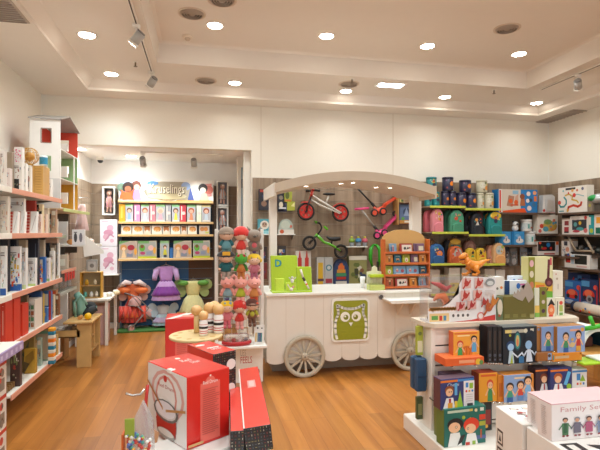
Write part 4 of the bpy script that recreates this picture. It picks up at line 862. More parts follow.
def plush(label, u, vtop, vbot, head, hat, shirt, legs, arms, hatkind='cap', acc=None, rz=0, apron=None, kind='doll'):
    Y = RY - .07; a = atY(u, vtop, Y); b = atY(u, vbot, Y); H = (a.z - b.z) * 1.08
    t = thing('plush_doll', label, 'plush toy', (a.x, Y, b.z), rz, 'plush dolls on the white rack')
    r = H * .215
    mb = MB(); mb.ball((0, -.01, H * .78), r, plm(head), sz=.92, sx=1.12, n=20, k=12); hd = mb.build('head', t)
    mb = MB()
    for s_ in (-1, 1): mb.ball((s_ * r * .4, -.01 - r * .93, H * .77), r * .07, M('#2c211d', .4), n=8, k=5)
    if kind in ('pig', 'wolf'): mb.ball((0, -.012 - r * .95, H * .75), r * .26, plm('#e9a49a' if kind == 'pig' else '#4a3f38'), sz=.7, sy=.6, n=12, k=8)
    mb.build('face', hd)
    mb = MB(); mb.lathe([(H * .15, H * .28), (H * .19, H * .34), (H * .165, H * .50), (H * .10, H * .63)], plm(shirt), 20, sy=.65); mb.build('shirt', t)
    if apron: mb = MB(); mb.ball((0, -.028, H * .46), H * .085, plm(apron), sy=.5, sz=1.2); mb.build('bib', t)
    for s_ in (-1, 1):
        mb = MB(); mb.tube([(s_ * H * .07, 0, H * .58), (s_ * H * .16, -.008, H * .5), (s_ * H * .21, -.012, H * .40)], .02, plm(arms), radii=[H * .07, H * .068, H * .055]); mb.ball((s_ * H * .215, -.012, H * .385), H * .06, plm(head if kind != 'doll' else '#e4bda3'), n=10, k=6); mb.build('arm', t)
        mb = MB(); mb.tube([(s_ * H * .06, 0, H * .36), (s_ * H * .07, -.005, H * .18), (s_ * H * .08, -.02, H * .05)], .02, plm(legs), radii=[H * .085, H * .075, H * .06]); mb.ball((s_ * H * .08, -.03, H * .06), H * .07, plm(acc or legs), sy=1.4, n=10, k=6); mb.build('leg', t)
    hm = plm(hat)
    if hatkind in ('cap', 'hood'):
        mb = MB(); mb.ball((0, .0, H * .81), r * (1.16 if hatkind == 'hood' else 1.1), hm, sz=.98, sx=1.12, z0=.0 if hatkind == 'cap' else -.35, n=20)
        if hatkind == 'cap': mb.torus((0, 0, H * .81), r * 1.18, r * .13, hm, axis='Z', n=20)
        if hatkind == 'hood': mb.T = Matrix.Translation((0, .035, 0))
        mb.build('hat' if hatkind == 'cap' else 'hood', t)
    elif hatkind == 'ears':
        for s_ in (-1, 1): mb = MB(); mb.cyl((s_ * r * .6, 0, H * .78 + r * .6), (s_ * r * 1.05, 0, H * .78 + r * 1.35), r * .34, hm, 10, r2=r * .04); mb.build('ear', t)
    elif hatkind == 'frog':
        for s_ in (-1, 1): mb = MB(); mb.ball((s_ * r * .55, -.01, H * .78 + r * .85), r * .3, hm, n=10, k=7); mb.build('ear', t)
    elif hatkind == 'crown':
        mb = MB(); mb.ball((0, .0, H * .81), r * 1.12, hm, z0=-.1, sx=1.12, n=20); mb.ball((-r * 1.1, 0, H * .75), r * .4, hm); mb.ball((r * 1.1, 0, H * .75), r * .4, hm); mb.build('hair', t)
        mb = MB(); mb.lathe([(r * .5, H * .81 + r * .9), (r * .62, H * .81 + r * 1.45)], plm('#4c3560'), 12); mb.build('crown', t)
    elif hatkind == 'pirate':
        mb = MB(); mb.ball((0, 0, H * .80), r * 1.15, plm('#23242a'), z0=.05, sx=1.25, sz=.8, n=20); mb.torus((0, 0, H * .815), r * 1.2, r * .14, plm('#23242a'), axis='Z', n=20); mb.build('hat', t)
        mb = MB(); mb.box(-r * .6, -r * 1.25, H * .83, r * .6, -r * 1.05, H * .83 + r * .6, hm, .003); mb.build('hat_badge', t)
    return t
P1 = [('plush boy with brown knitted hat and teal sleeves, top left of the rack', 226.5, 230, 258, '#e0b79d', '#8d7a68', '#5f8f96', '#57807f', '#1f5f66', 'cap', '#4a3a33'),
      ('plush girl in a red hood and red cape, top row middle of the rack', 241, 230, 258, '#e6c0a6', '#cf2c24', '#cf3a30', '#e6bfae', '#e0a99b', 'hood', '#b52a22'),
      ('grey brown plush wolf in the top right of the rack', 254, 231, 260, '#8c7b6c', '#8c7b6c', '#7d6c5f', '#8c7b6c', '#8c7b6c', 'ears', None)]
for L in P1: plush(L[0], L[1], L[2], L[3], L[4], L[5], L[6], L[7], L[8], L[9], L[10], kind='wolf' if 'wolf' in L[0] else 'doll', apron='#c2555a' if 'wolf' in L[0] else None)
P2 = [('plush pirate with a black hat and yellow badge, second row left', 226, 252.5, 280, '#e0b79d', '#dba22a', '#15585c', '#a08a7c', '#15585c', 'pirate', None, 'doll', None),
      ('green plush frog with an orange brown suit, second row middle', 241, 255, 280, '#4ba52f', '#4ba52f', '#b96c2c', '#b9702f', '#3b7a2e', 'frog', None, 'frog', '#c47a34'),
      ('plush princess with yellow hair, purple crown and rose dress, second row right', 254, 256, 280, '#e6bfa6', '#e8bd22', '#b96a78', '#a8586c', '#c9808a', 'crown', None, 'doll', None),
      ('pink plush pig in grey blue dungarees, third row left', 227.5, 278, 305, '#e79a8e', '#e79a8e', '#7f9aa0', '#7f9aa0', '#e79a8e', 'ears', None, 'pig', None),
      ('pink plush pig in a lime green shirt, third row middle', 240.5, 278, 305, '#eba295', '#eba295', '#a8b02c', '#e79a8e', '#e79a8e', 'ears', None, 'pig', None),
      ('pink plush pig in an orange brown shirt, third row right', 254, 278, 305, '#eda79b', '#eda79b', '#c98244', '#c3441f', '#eda79b', 'ears', None, 'pig', None),
      ('plush girl with yellow hair and pink dress, bottom row left', 227, 303, 328, '#e6bfa6', '#e6b81e', '#d0707a', '#c95e6a', '#dc8c92', 'crown', None, 'doll', None),
      ('plush girl in a red hood with a red bib, bottom row middle', 239.5, 303, 329, '#e6bfa6', '#cf2c24', '#c9382f', '#e09a92', '#e6c0b4', 'hood', None, 'doll', '#cf2c24'),
      ('plush boy with brown hat and lime collar, bottom row right', 252, 301, 326, '#e0b79d', '#5b3024', '#7a4a2c', '#6b3f26', '#a9a32c', 'cap', None, 'doll', '#b3ab33')]
for L in P2: plush(*L[:11], apron=L[12], kind=L[11])
# things on the plinth
a = atY(237, 343, RY - .02); t = thing('tea_set_case', 'red and clear toy tea set tray with a wooden handle under the plush dolls', 'toy', (a.x - .01, RY - .11, .4255))
mb = MB(); mb.lathe([(.13, 0), (.155, .02), (.155, .046), (.145, .046), (.13, .03), (.0001, .03)], M('#b8262a', .35), 32, sy=.52); mb.lathe([(.0001, 0), (.13, 0)], M('#b8262a', .35), 32, sy=.52); mb.build('tray', t)
clear = M('#efe2de', .08, trans=.85, alpha=.55); mb = MB(); mb.lathe([(.135, .046), (.135, .09), (.12, .115), (.0001, .12)], clear, 28, sy=.5); o = mb.build('cover', t)
for i, c in enumerate(('#d9a5a0', '#b82f2c', '#e3d5cf', '#8b8f98')):
    mb = MB(); mb.lathe([(.014, .046), (.024, .07), (.02, .07), (.012, .05)], M(c, .4), 14, cx=-.09 + .06 * i, cy=.0); o = mb.build('cup', t)
mb = MB(); mb.tube([(-.14, .05, .05), (-.14, .07, .16), (.12, .07, .16), (.12, .05, .05)], .007, M('#b98b52', .5)); mb.build('handle', t)
for o in t.children: o.location.z += 0
a = atY(257, 343, RY - .1); pb_ = boxmesh(.10, .20, .03, '#e7e3dc', [('r', .1, .12, .9, .62, '#d9d4c8')] + [('r', .14 + .12 * i, .14, .24 + .12 * i, .6, c) for i, c in enumerate(('#d9a53a', '#d8cba9', '#2e6f8c', '#2a5d8f', '#233b70', '#2b8a8a'))] + [('c', .35, .84, .1, '#3a3338'), ('c', .8, .84, .08, '#2b2c35')])
tag(pb_.build('pencil_pack', None, (a.x + .01, RY - .14, .4255), R(-20), R(-12)), 'white pack of coloured pencils leaning at the right end of the rack plinth', 'pencils')
# ================================================================ left wall shelving
LX = -1.50                      # front edge of the boards
salmon = M('#dd9a80', .5); shw = M('#ede6da', .4); limey = M('#c9d083', .5); metal_dk = M('#77706a', .4, .5)
ZL = [.29, .70, 1.10, 1.585, 1.95]
nm = ['lowest', 'second lowest', 'middle', 'fourth', 'top']
def lshelf(label, y0, y1, z, x0, x1=LX, edge=salmon, th=.018, stripw=.045):
    t = thing('wall_shelf', label, 'shelf', (XL + .02, y0, z), 0, 'left wall shelf boards'); d = x1 - (XL + .02); L = y1 - y0
    mb = MB(); mb.box(0, 0, -th, d, L, 0, shw, .002); mb.build('board', t)
    mb = MB(); mb.box(d, 0, -stripw + .006, d + .01, L, .006, edge, .002); mb.build('price_strip', t)
    for y in (.05, L - .05):
        mb = MB(); mb.add([(0, y, -th), (d * .9, y, -th), (0, y, -.12), (0, y + .006, -th), (d * .9, y + .006, -th), (0, y + .006, -.12)], [[0, 1, 2], [3, 5, 4], [0, 3, 4, 1], [1, 4, 5, 2], [0, 2, 5, 3]], metal_dk); mb.build('bracket', t)
    return t
for i, z in enumerate(ZL):
    lshelf(f'white {nm[i]} shelf board with salmon price strip on the left wall', 4.12, 5.5, z, 0)
    if i: lshelf(f'white edged {nm[i]} shelf board nearest the camera at the left edge', 3.36, 4.10, z, 0, LX + .01, edge=shw)
LQ = []; LOBJ = {}
def lp(px0, px1, i, ztop, label, cat, base, art_=(), y=None, d=.05, **k): LQ.append((y, px0, px1, i, ztop, label, cat, base, art_, d, k))
def flush_left():
    "set every box on its shelf, nearest first, each behind the boards' front edge and clear of the ones before it"
    done = []
    for y, u0, u1, i, vt, label, cat, base, art_, d, k in sorted(LQ, key=lambda q: q[0]):
        name = k.pop('name', 'toy_box'); rz = k.pop('rz', 0); rx = k.pop('rx', 0); group = k.pop('group', None); zz = k.pop('zz', None)
        y = max(y, atX(u1, 240, LX - .015).y); base_y = y
        while True:
            a = atY(u0, 240, y); b = atY(u1, 240, y); x0 = max(a.x, XL + .03); x1 = max(b.x, x0 + .025); dd = min(d, 5.48 - y) if y < 5.42 else .05
            lo, hi = (y - .03, y + dd) if not rx else (y - .01, y + dd + .05)
            hit = [q for q in done if q[4] == (i, zz is not None) and x0 + .001 < q[1] and q[0] < x1 - .001 and lo + .032 < q[3] and q[2] < hi]
            if not hit or y - base_y > .7: break
            y = max(q[3] for q in hit) + .004
        y = min(y, 5.46 if True else y)
        done.append((x0, x1, y - .0, hi, (i, zz is not None))); z = ZL[i] if zz is None else zz
        top = atY((u0 + u1) / 2, vt, y).z; lim = (ZL[i + 1] - .05 if i < 4 else 9)
        lum = sum(int(base[q:q + 2], 16) for q in (1, 3, 5)) / 3
        if name == 'toy_box' and lum > 190: art_ = list(art_) + confetti(len(done) * 7, ['#a8665a', '#7f8a9c', '#c9835f', '#6f6a68', '#b5a58a', '#8f9a7c'], 12, .05, .08, .95, .92, .10) + lines(.15, .8, .8, .9, 2, '#8a7f7a', len(done))
        LOBJ[label] = pack(name, label, cat, ((x0 + x1) / 2, y, z + .0008), x1 - x0, max(.03, min(top, lim) - z - .001), dd, base, art_, rz, group, rx, **k)
scr = lambda s, n=10, x=None: confetti(s, x or ['#d9b9a9', '#c98f7a', '#b9c3c9', '#e0cdb5', '#c7a9a3'], n, .05, .08, .95, .9, .22)
dots = lambda s, n=14: confetti(s, ['#3b6db0', '#d9582c', '#e3b52c', '#5f9a45', '#c9342b'], n, .35, .1, .98, .95, .11)
# --- top shelf
lp(0, 4.5, 4, 149, 'pale patterned box at the left edge of the top left shelf', 'toy box', '#e3d9cf', scr(1), 4.02, group='pale boxes on the left shelves')
lp(4.5, 12, 4, 152, 'grey brown box standing behind the pale boxes on the top left shelf', 'toy box', '#9a8873', (), 4.35)
lp(.5, 10, 4, 168, 'pale pink box with faint print in front at the left of the top shelf', 'toy box', '#e2d2cb', scr(2, 8), 3.98)
lp(10, 22, 4, 162, 'white box with a black mug print on the top left shelf', 'toy box', '#ece5dc', [('r', .35, .05, .75, .42, '#2a2726'), ('p', [(.1, .1), (.3, .1), (.25, .45)], '#8e8782'), ('c', .15, .8, .08, '#d88a78')], 4.22)
lp(21, 26, 4, 163, 'narrow white box with a violin print on the top left shelf', 'toy box', '#eee7de', [('e', .4, .35, .25, .18, '#2f2c2c'), ('r', .35, .3, .45, .8, '#55504c'), ('c', .3, .9, .15, '#e88a6a')], 4.4)
lp(26, 30.5, 4, 165, 'narrow white box beside the tall wooden case on the top shelf', 'toy box', '#eae1d6', [('e', .5, .5, .3, .12, '#c08a78'), ('r', .4, .2, .6, .5, '#4a4440')], 4.5)
lp(30.5, 43, 4, 165.5, 'tall yellow wooden toy case with rows of small holes on the top shelf', 'toy', '#d3a35a', [('r', .32, .02, .36, .98, '#b3823c')] + [('e', .45 + .1 * (i % 5), .12 + .085 * (i // 5), .025, .012, '#9c6f30') for i in range(50)], 4.55, d=.2, sidecol='#c08f48')
lp(42, 46, 4, 165, 'white narrow box right of the wooden case on the top shelf', 'toy box', '#ece4da', scr(6, 5), 4.85)
lp(44, 51.5, 4, 179, 'short white box with a black tool print at the end of the top shelf', 'toy box', '#ebe5dd', [('p', [(.4, .1), (.6, .15), (.55, .6), (.45, .5)], '#3a3634'), ('c', .4, .7, .1, '#c9a08c')], 5.0)
# round items on top
tp = atY(18, 150, 4.24); zt_ = atY(16, 162, 4.22).z
lp(14, 22.5, 4, 147, 'white round topped pack with pink dots on the top left boxes', 'toy', '#ece6e0', confetti(9, ['#e0407a', '#e8648c'], 26, .08, .08, .95, .95, .13), 4.24, d=.05, zz=zt_, name='dotted_pack')
# --- fourth shelf
lp(0, 8, 3, 196, 'tall pale box with dotted print at the left edge of the fourth shelf', 'toy box', '#dccfbf', scr(11, 14), 4.0)
lp(9, 24, 3, 198, 'white box with orange corner behind the patterned boxes on the fourth shelf', 'toy box', '#ece7e2', [('p', [(0, .7), (.12, .75), (.05, 1)], '#e0713f'), ('r', .3, .2, .8, .25, '#c9d0d8')], 4.55)
lp(25, 35, 3, 199, 'dark red box at the back of the fourth left shelf', 'toy box', '#a8362a', [('r', .1, .3, .9, .5, '#c25a48')], 4.85)
lp(27, 42.5, 3, 204, 'black and cream checkered game board box on the fourth left shelf', 'game box', '#e2cfa3', [('r', .05 + .18 * a, .10 + .22 * b, .05 + .18 * (a + 1), .10 + .22 * (b + 1), '#1e1a18') for a in range(5) for b in range(4) if (a + b) % 2 == 0], 4.75)
for k, (u0, u1) in enumerate(((8.5, 17), (16.5, 24), (25, 36))):
    lp(u0, u1, 3, 211, f'leaning white box with red diamond strip, {["first", "second", "third"][k]} from the left on the fourth shelf', 'toy box', '#efe9e3', [('r', .0, 0, .45, 1, '#dcab9c')] + [('e', .22, .08 + .14 * i, .16, .055, '#bf3a2e') for i in range(7)] + [('l', [(.6, .15), (.9, .8)], .06, '#c9b5ae')], 4.25, d=.05, rx=R(-8), group='red and white diamond boxes', name='diamond_box')
lp(36.5, 41, 3, 214, 'pale pink box with tiny print right of the diamond boxes', 'toy box', '#e4cdbf', scr(21, 12), 4.6)
lp(41.5, 46.5, 3, 214, 'pale peach box with orange stripe on the fourth shelf', 'toy box', '#e8cdb9', [('r', .4, .1, .7, .7, '#e0a583')] + scr(22, 5), 4.75)
lp(46.8, 57, 3, 219, 'low pale box with grey robot print at the end of the fourth shelf', 'toy box', '#e6dccd', [('c', .3, .5, .2, '#e3a27c'), ('r', .55, .15, .85, .5, '#a9b3b9'), ('c', .7, .65, .16, '#bcc4c8')], 5.05)
# --- middle shelf
lp(0, 6, 2, 246, 'white dotted box at the left edge of the middle shelf', 'toy box', '#e8e4df', [('r', .0, 0, 1, .14, '#27569c')] + dots(31, 8), 3.93, d=.03)
lp(5, 20.5, 2, 246.5, 'large white box with blue spine and coloured dots on the middle shelf', 'toy box', '#ebe6e2', [('r', .0, 0, .28, 1, '#2a5aa0'), ('r', 0, 0, 1, .15, '#2a5aa0'), ('e', .12, .18, .09, .07, '#b9c3cf')] + dots(32, 26), 4.0, d=.03, right=[('r', 0, 0, 1, .15, '#2a5aa0')] + dots(39, 8))
lp(19.5, 26, 2, 248, 'white box with sparse wire drawings on the middle shelf', 'toy box', '#e9e4de', [('r', 0, 0, 1, .1, '#d3d7a0')] + scr(33, 8), 4.2)
for k, (u0, u1, v, c, y, lb) in enumerate(((0, 8, 238, '#23262f', 4.3, 'black box behind the white dotted box at the left edge'), (8.5, 16.5, 238.5, '#1f222c', 4.4, 'black box behind the large blue and white box'), (26.5, 38, 238.5, '#1d212d', 4.75, 'tall black box standing behind the wire print boxes'),
                                             (44.5, 49, 243, '#232c3b', 5.1, 'narrow dark navy box at the back of the middle left shelf'))):
    lp(u0, u1, 2, v, lb, 'toy box', c, [('r', .75, .2, .82, .9, '#5a606e'), ('r', .2, .1, .25, .9, '#39404e')], y, group='black boxes at the back of the middle left shelf')
lp(17, 26, 2, 240, 'brown box between the black boxes of the middle left shelf', 'toy box', '#a9977d', [('r', .2, .1, .9, .8, '#8e8068')], 4.6)
lp(38, 44, 2, 240, 'beige box between dark boxes of the middle left shelf', 'toy box', '#b5a58f', [('r', .2, .3, .8, .6, '#d9c9b0')], 4.9)
lp(26, 35.5, 2, 258, 'white box with fine grey loop drawings on the middle shelf', 'toy box', '#e6e2de', [('l', [(.1, .2), (.5, .7), (.8, .3), (.9, .8)], .04, '#b9bfd0'), ('l', [(.2, .8), (.5, .3), (.7, .6)], .03, '#d3a9a0'), ('r', 0, 0, 1, .08, '#cdd78a')], 4.35)
lp(35.5, 45, 2, 257, 'blue box with bright yellow and red wooden balls on the middle shelf', 'toy box', '#3a6cb0', [('p', [(0, 0), (.7, 0), (.75, .9), (0, .9)], '#d9cfc9'), ('c', .25, .93, .12, '#c9342b')] + confetti(35, ['#f0c41f', '#e0342a', '#f07a1f', '#3f6fc0'], 30, .05, .03, .8, .85, .16), 4.5)
lp(45, 49.5, 2, 258, 'white box with pink stripes on the middle shelf', 'toy box', '#e8dedb', [('r', .3, .1, .45, .9, '#d9a9b0'), ('r', .6, .1, .7, .8, '#a9b7c9'), ('r', 0, 0, 1, .12, '#8fae7a')], 4.75)
lp(49.5, 54, 2, 251, 'tall white box with grey figures near the end of the middle shelf', 'toy box', '#e6e1db', scr(37, 8, ['#8e8f99', '#b9b3b5', '#c9bfb5']), 4.9)
lp(53, 60, 2, 243, 'tallest white box with a blue base at the end of the middle shelf', 'toy box', '#e9e3da', [('r', 0, .0, .55, .12, '#2f66a8'), ('r', .55, 0, 1, .08, '#d9c0a0')] + scr(38, 9, ['#9aa0ac', '#c9b5a5', '#d0d3d9']), 5.1)
lp(48, 60, 2, 237, 'peach and cream plush toy box at the back end of the middle shelf', 'toy box', '#c9a48a', [('c', .2, .85, .12, '#b3332a'), ('c', .5, .7, .16, '#e6d3c2'), ('c', .8, .6, .14, '#e0c9b5')], 5.35)
# --- second lowest shelf
rt = [('t', 'Piano', .3, .2, .1, '#f0c9be', .5)]
def redbox(u0, u1, vt, lb, y, a_):
    lp(u0, u1, 1, vt, lb, 'toy box', '#d13a26', a_, y, group='red boxes with white lettering', d=.14)
vert = lambda: [('r', .45, .25, .6, .8, '#eba793'), ('c', .52, .9, .07, '#f3cfc2')]
redbox(0, 5.5, 294.5, 'tall red box with pale lettering at the left edge', 3.9, vert()); redbox(6, 14, 294.5, 'tall red box with pale lettering, second from the left edge', 3.93, vert())
redbox(15.5, 22.5, 304.5, 'shorter red box with pale lettering beside the picture grid box', 4.02, vert())
lp(22.5, 35, 1, 300, 'white box with a grid of small green and brown pictures', 'toy box', '#ded2c5', [('r', .1 + .29 * a, .08 + .2 * b, .33 + .29 * a, .22 + .2 * b, ['#5c8a62', '#4d7d86', '#a8603c', '#6d8a4c'][(a + b * 2) % 4]) for a in range(3) for b in range(4)] + [('r', 0, .88, 1, 1, '#ede6dd'), ('c', .2, .94, .06, '#c9776a')], 4.1, d=.2)
for k, (u0, u1, v, c, y, a_, lb) in enumerate(((16, 27, 296, '#6e6148', 4.6, [('r', .2, .3, .8, .7, '#8a6c4a'), ('c', .5, .6, .15, '#b5a98a')], 'brown olive box at the back of the second lowest shelf'),
        (28, 41, 291.5, '#274a7c', 4.75, [('r', .0, .2, .25, .9, '#1d2f52'), ('r', .35, .1, .85, .7, '#4f7aa8'), ('r', .5, .3, .8, .6, '#b59a6c')], 'dark blue box standing at the back of the second lowest shelf'),
        (35.3, 47, 308, '#3d6fae', 4.45, [('e', .6, .55, .28, .25, '#c9a06a'), ('r', .35, .1, .65, .3, '#d8b04a'), ('c', .75, .7, .08, '#1f2f4a'), ('r', .0, 0, .15, 1, '#2a5590')], 'medium blue box with a yellow toy print at the front of the shelf'),
        (43.5, 51, 291, '#3f74ae', 4.85, [('r', .7, .0, 1, 1, '#c2382c'), ('r', .1, .5, .6, .9, '#d9d3c0'), ('c', .35, .3, .18, '#e3c06a'), ('r', .2, .1, .55, .22, '#e6e0d0')], 'tall blue box with red side on the second lowest shelf'),
        (52.5, 60, 290, '#c98f62', 5.1, [('r', .1, .1, .9, .75, '#d8b596'), ('c', .5, .5, .25, '#b5764f'), ('r', .1, .82, .9, .95, '#e0613a'), ('e', .4, .3, .2, .12, '#e9dccb')], 'tan box with a brown animal print at the shelf end'))):
    lp(u0, u1, 1, v, lb, 'toy box', c, a_, y)
# --- lowest shelf
lp(22, 34, 0, 337, 'olive brown box at the back of the lowest shelf', 'toy box', '#8a7440', [('p', [(0, .5), (.6, .9), (.4, .3)], '#4f5a44'), ('r', .3, .05, .95, .4, '#a98b4c')], 4.5)
lp(24, 35.5, 0, 349, 'golden yellow box standing on the lowest left shelf', 'toy box', '#b98f2f', [('p', [(.1, .2), (.9, .6), (.8, .95), (.1, .7)], '#8f6c22'), ('p', [(0, 0), (.5, .4), (0, .5)], '#55431f')], 4.25)
o = pack('toy_box', 'pale yellow box with white label lying tilted on the lowest shelf', 'toy box', (-1.60, 3.95, ZL[0] + .07), .16, .10, .10, '#d6be62', [('r', .1, .2, .9, .8, '#e6dccb'), ('r', .4, .35, .8, .6, '#d9a090')], R(38), rx=R(-24))
lp(10, 20, 0, 348, 'dark box with red and cream figures at the left of the lowest shelf', 'toy box', '#4f3a35', confetti(44, ['#c9b5a0', '#b5483a', '#7c8a5a', '#d9cfc0'], 14, .05, .05, .95, .95, .2), 4.1)
lp(36, 50.5, 0, 331, 'large clear fronted green box on the lowest shelf', 'toy box', '#8fa88c', [('r', .08, .05, .93, .9, '#c0b096'), ('p', [(.1, .1), (.9, .3), (.6, .8)], '#cdb99c'), ('r', 0, .92, 1, 1, '#7fae93')], 4.45, d=.09)
t = thing('stacking_tower', 'stacking toy of orange, blue and white square blocks at the shelf end', 'toy', (atY(52, 340, 5.05).x, 5.05, ZL[0] + .001))
zz = 0
for k, c in enumerate(('#2a7f9a', '#e8e0d0', '#ea8a1f', '#e8e0d0', '#2a7f9a', '#e8e0d0', '#ea7a1f', '#e8e0d0', '#2a7f9a', '#e9a02a')):
    mb = MB(); mb.box(-.03, -.03, zz, .03, .03, zz + .036, M(c, .45), .006); mb.build('block', t); zz += .036
for k, (u0, u1, v) in enumerate(((55, 58, 341), (58.6, 61.5, 339))):
    lp(u0, u1, 0, v, f'small white box with grey print, {["left", "right"][k]} one at the far end of the lowest shelf', 'toy box', '#e2ded6', [('r', .3, .2, .7, .8, '#a9a49c')], 5.32)
mc_ = ['#8a6c4a', '#5f7a6a', '#a8906c', '#4f6a8a', '#8a4a3a', '#b5a58a', '#6f7c5a', '#c9b59a']
for i, sh, cols_ in ((0, 'lowest', ((26, 31, 343, '#7f8a5a', 'sage green'), (31.5, 37, 341, '#c0a070', 'tan'), (37, 41, 338, '#a9bfb0', 'pale mint'), (45.5, 50, 334, '#b5553a', 'brick red'), (47, 52, 333, '#5f8a8a', 'grey teal'), (53, 57, 335, '#c9a05a', 'honey yellow'))),
        (1, 'second lowest', ((25, 30, 297, '#b59a6a', 'sand'), (38, 43, 294, '#c2a03a', 'mustard'), (46.5, 50, 300, '#c9563a', 'vermilion'), (49.5, 54, 295, '#dcc9a9', 'cream'), (55, 61, 294, '#8a5a3a', 'chestnut brown'))),
        (2, 'middle', ((29, 34, 246, '#9a8468', 'light brown'), (39.5, 43, 243, '#c0aa8c', 'oat coloured'), (50, 55, 245, '#7a6a58', 'grey brown'), (46, 50, 262, '#d9c05a', 'lemon'))),
        (3, 'fourth', ((13, 19, 203, '#d6c3ae', 'beige'), (36, 41, 206, '#c98a6a', 'terracotta'), (43, 48, 208, '#cdbca4', 'stone coloured'), (51, 56, 209, '#b58f72', 'caramel')))):
    for q, (u0, u1, v, c, cn) in enumerate(cols_):
        lp(u0, u1, i, v, f'{cn} box in the back row of the {sh} left shelf', 'toy box', c, [('r', .12, .75, .88, .92, '#e3d6c2')] + confetti(i * 50 + q, mc_, 14, .05, .05, .95, .7, .2), 5.0 - .0 * q, d=.05, group=f'back row boxes of the {sh} left shelf')
flush_left()
wc_ = LOBJ['tall yellow wooden toy case with rows of small holes on the top shelf']; tc_ = wc_.location; mb = MB(); mb.lathe([(.033, 0), (.036, .02), (.036, .09), (.034, .1)], M('#dfe6e6', .4), 22); mb.lathe([(.0365, .015), (.0365, .085)], M('#2f86a5', .4, var=.5, scale=60), 22, cap=False)
tag(mb.build('tin', None, (tc_.x + .045, tc_.y + .05, tc_.z + wc_.dimensions.z + .0012)), 'small tin with blue and white swirl pattern standing on the wooden case', 'tin')
hx_ = LOBJ['narrow white box beside the tall wooden case on the top shelf']
t = thing('honeycomb_ball', 'golden netted round toy on top of the boxes at upper left', 'toy', (hx_.location.x, hx_.location.y + .04, hx_.location.z + hx_.dimensions.z + .001)); gold = M('#c99a4a', .35, .4); r_ = .075
mb = MB()
for k in range(7):
    a = PI * k / 7; mb.tube([(r_ * math.cos(q) * math.cos(a), r_ * math.cos(q) * math.sin(a), r_ + .01 + r_ * math.sin(q)) for q in [2 * PI * j / 24 for j in range(24)]], .0025, gold, 5, True)
for q in (-.6, -.2, .2, .6): mb.torus((0, 0, r_ + .01 + r_ * math.sin(q)), r_ * math.cos(q), .0025, gold, axis='Z', n=24, k=5)
mb.build('wire_cage', t); mb = MB(); mb.ball((0, 0, r_ + .005), r_ * .55, M('#c58a34', .4)); mb.build('inner_ball', t); mb = MB(); mb.cyl((0, 0, 0), (0, 0, .015), .03, gold, 16); mb.build('foot', t)
# beads and tray front items
mb = MB()
for k in range(6): mb.box(-.05 + .0, k * .045, 0, .05, k * .045 + .03, .05, M('#7c5a2f', .6), .004)
tag(mb.build('block_set', None, (LX - .10, 4.1, ZL[0] + .001)), 'row of small brown blocks along the front edge of the lowest shelf', 'toy')
# --- purple edged table with red and white boxes, nearest on the left
t = thing('display_table', 'white topped display table with purple edge at the left edge', 'table', (0, 0, 0))
zc_ = .92; c0 = atZ(21.5, 341, zc_); vio = M('#a58fb5', .5)
mb = MB(); mb.box(c0.x - .75, c0.y - 1.1, zc_ - .02, c0.x, c0.y, zc_, shw, .003); mb.build('table_top', t)
mb = MB(); mb.box(c0.x, c0.y - 1.1, zc_ - .05, c0.x + .012, c0.y, zc_ + .003, vio, .002)
for k in range(14): mb.box(c0.x + .0121, c0.y - .06 - .07 * k, zc_ - .038, c0.x + .0125, c0.y - .03 - .07 * k, zc_ - .012, M('#c7b9d1', .5), .0001)
mb.build('edge_strip', t)
mb = MB(); mb.box(c0.x - .72, c0.y - .05, 0, c0.x - .68, c0.y, zc_ - .02, shw, .003); mb.build('leg', t)
mb = MB(); mb.box(c0.x - .72, c0.y - 1.1, 0, c0.x - .68, c0.y - 1.05, zc_ - .02, shw, .003); mb.build('leg', t)
pz = 0
for k in range(4):
    h = .205; a_ = [('r', .0, .88, 1, 1, '#c63a2c'), ('c', .25, .45, .28, '#5d4034'), ('c', .25, .5, .16, '#caa58a'), ('r', .55, .15, .9, .5, '#8a7b6e'), ('c', .75, .7, .12, '#c9453a')]
    pack('toy_box', f'red and white box, {["lowest", "second lowest", "second highest", "topmost"][k]} of the stack under the purple edged table', 'toy box', (c0.x - .22, c0.y - .34, pz + .001), .30, h, .30, '#e3d9cd', a_, 0, 'stacked boxes under the purple edged table', right=a_ + confetti(60 + k, ['#5d4034', '#c9453a', '#8a7b6e'], 8, .1, .1, .9, .8, .18)); pz += h + .001
# ---------------------------------------------------------------- beyond: dollhouse and its shelf
def lshelf2(name, label, y0, y1, z, x1, edge, under, xw=XL + .02, th=.02):
    t = thing(name, label, 'shelf', (xw, y0, z)); d = x1 - xw; L = y1 - y0
    mb = MB(); mb.box(0, 0, -th, d, L, 0, under, .002); mb.build('board', t)
    mb = MB(); mb.box(d, 0, -.032, d + .01, L, .004, edge, .002); mb.build('price_strip', t)
    for y in (.06, L - .06): mb = MB(); mb.box(0, y, -.12, d * .6, y + .008, -th, metal_dk, .002); mb.build('bracket', t)
    return t
lshelf2('wall_shelf', 'wooden shelf with lime green edge carrying the dollhouse', 5.56, 6.75, 1.86, -1.50, limey, M('#c59a6a', .5))
dh = thing('dollhouse', 'tall white dollhouse with red top room, green middle and yellow lower room', 'dollhouse', (-1.85, 5.6, 1.862)); W, D, Hh = .31, .74, .98
hw_ = M('#e4ddd6', .5); redr = M('#c9432e', .5); grn = M('#93b07a', .5); yel = M('#d59a2c', .5); rf = M('#a39d97', .5)
mb = MB(); z0, z1, z2 = .0, .33, .655     # near side wall (faces the camera) with windows, built round the openings
def wall_open(mb, x0, x1, z0, z1, wx0, wx1, wz0, wz1, y0, y1, m):
    mb.box(x0, y0, z0, x1, y1, wz0, m, .0005); mb.box(x0, y0, wz1, x1, y1, z1, m, .0005); mb.box(x0, y0, wz0, wx0, y1, wz1, m, .0005); mb.box(wx1, y0, wz0, x1, y1, wz1, m, .0005)
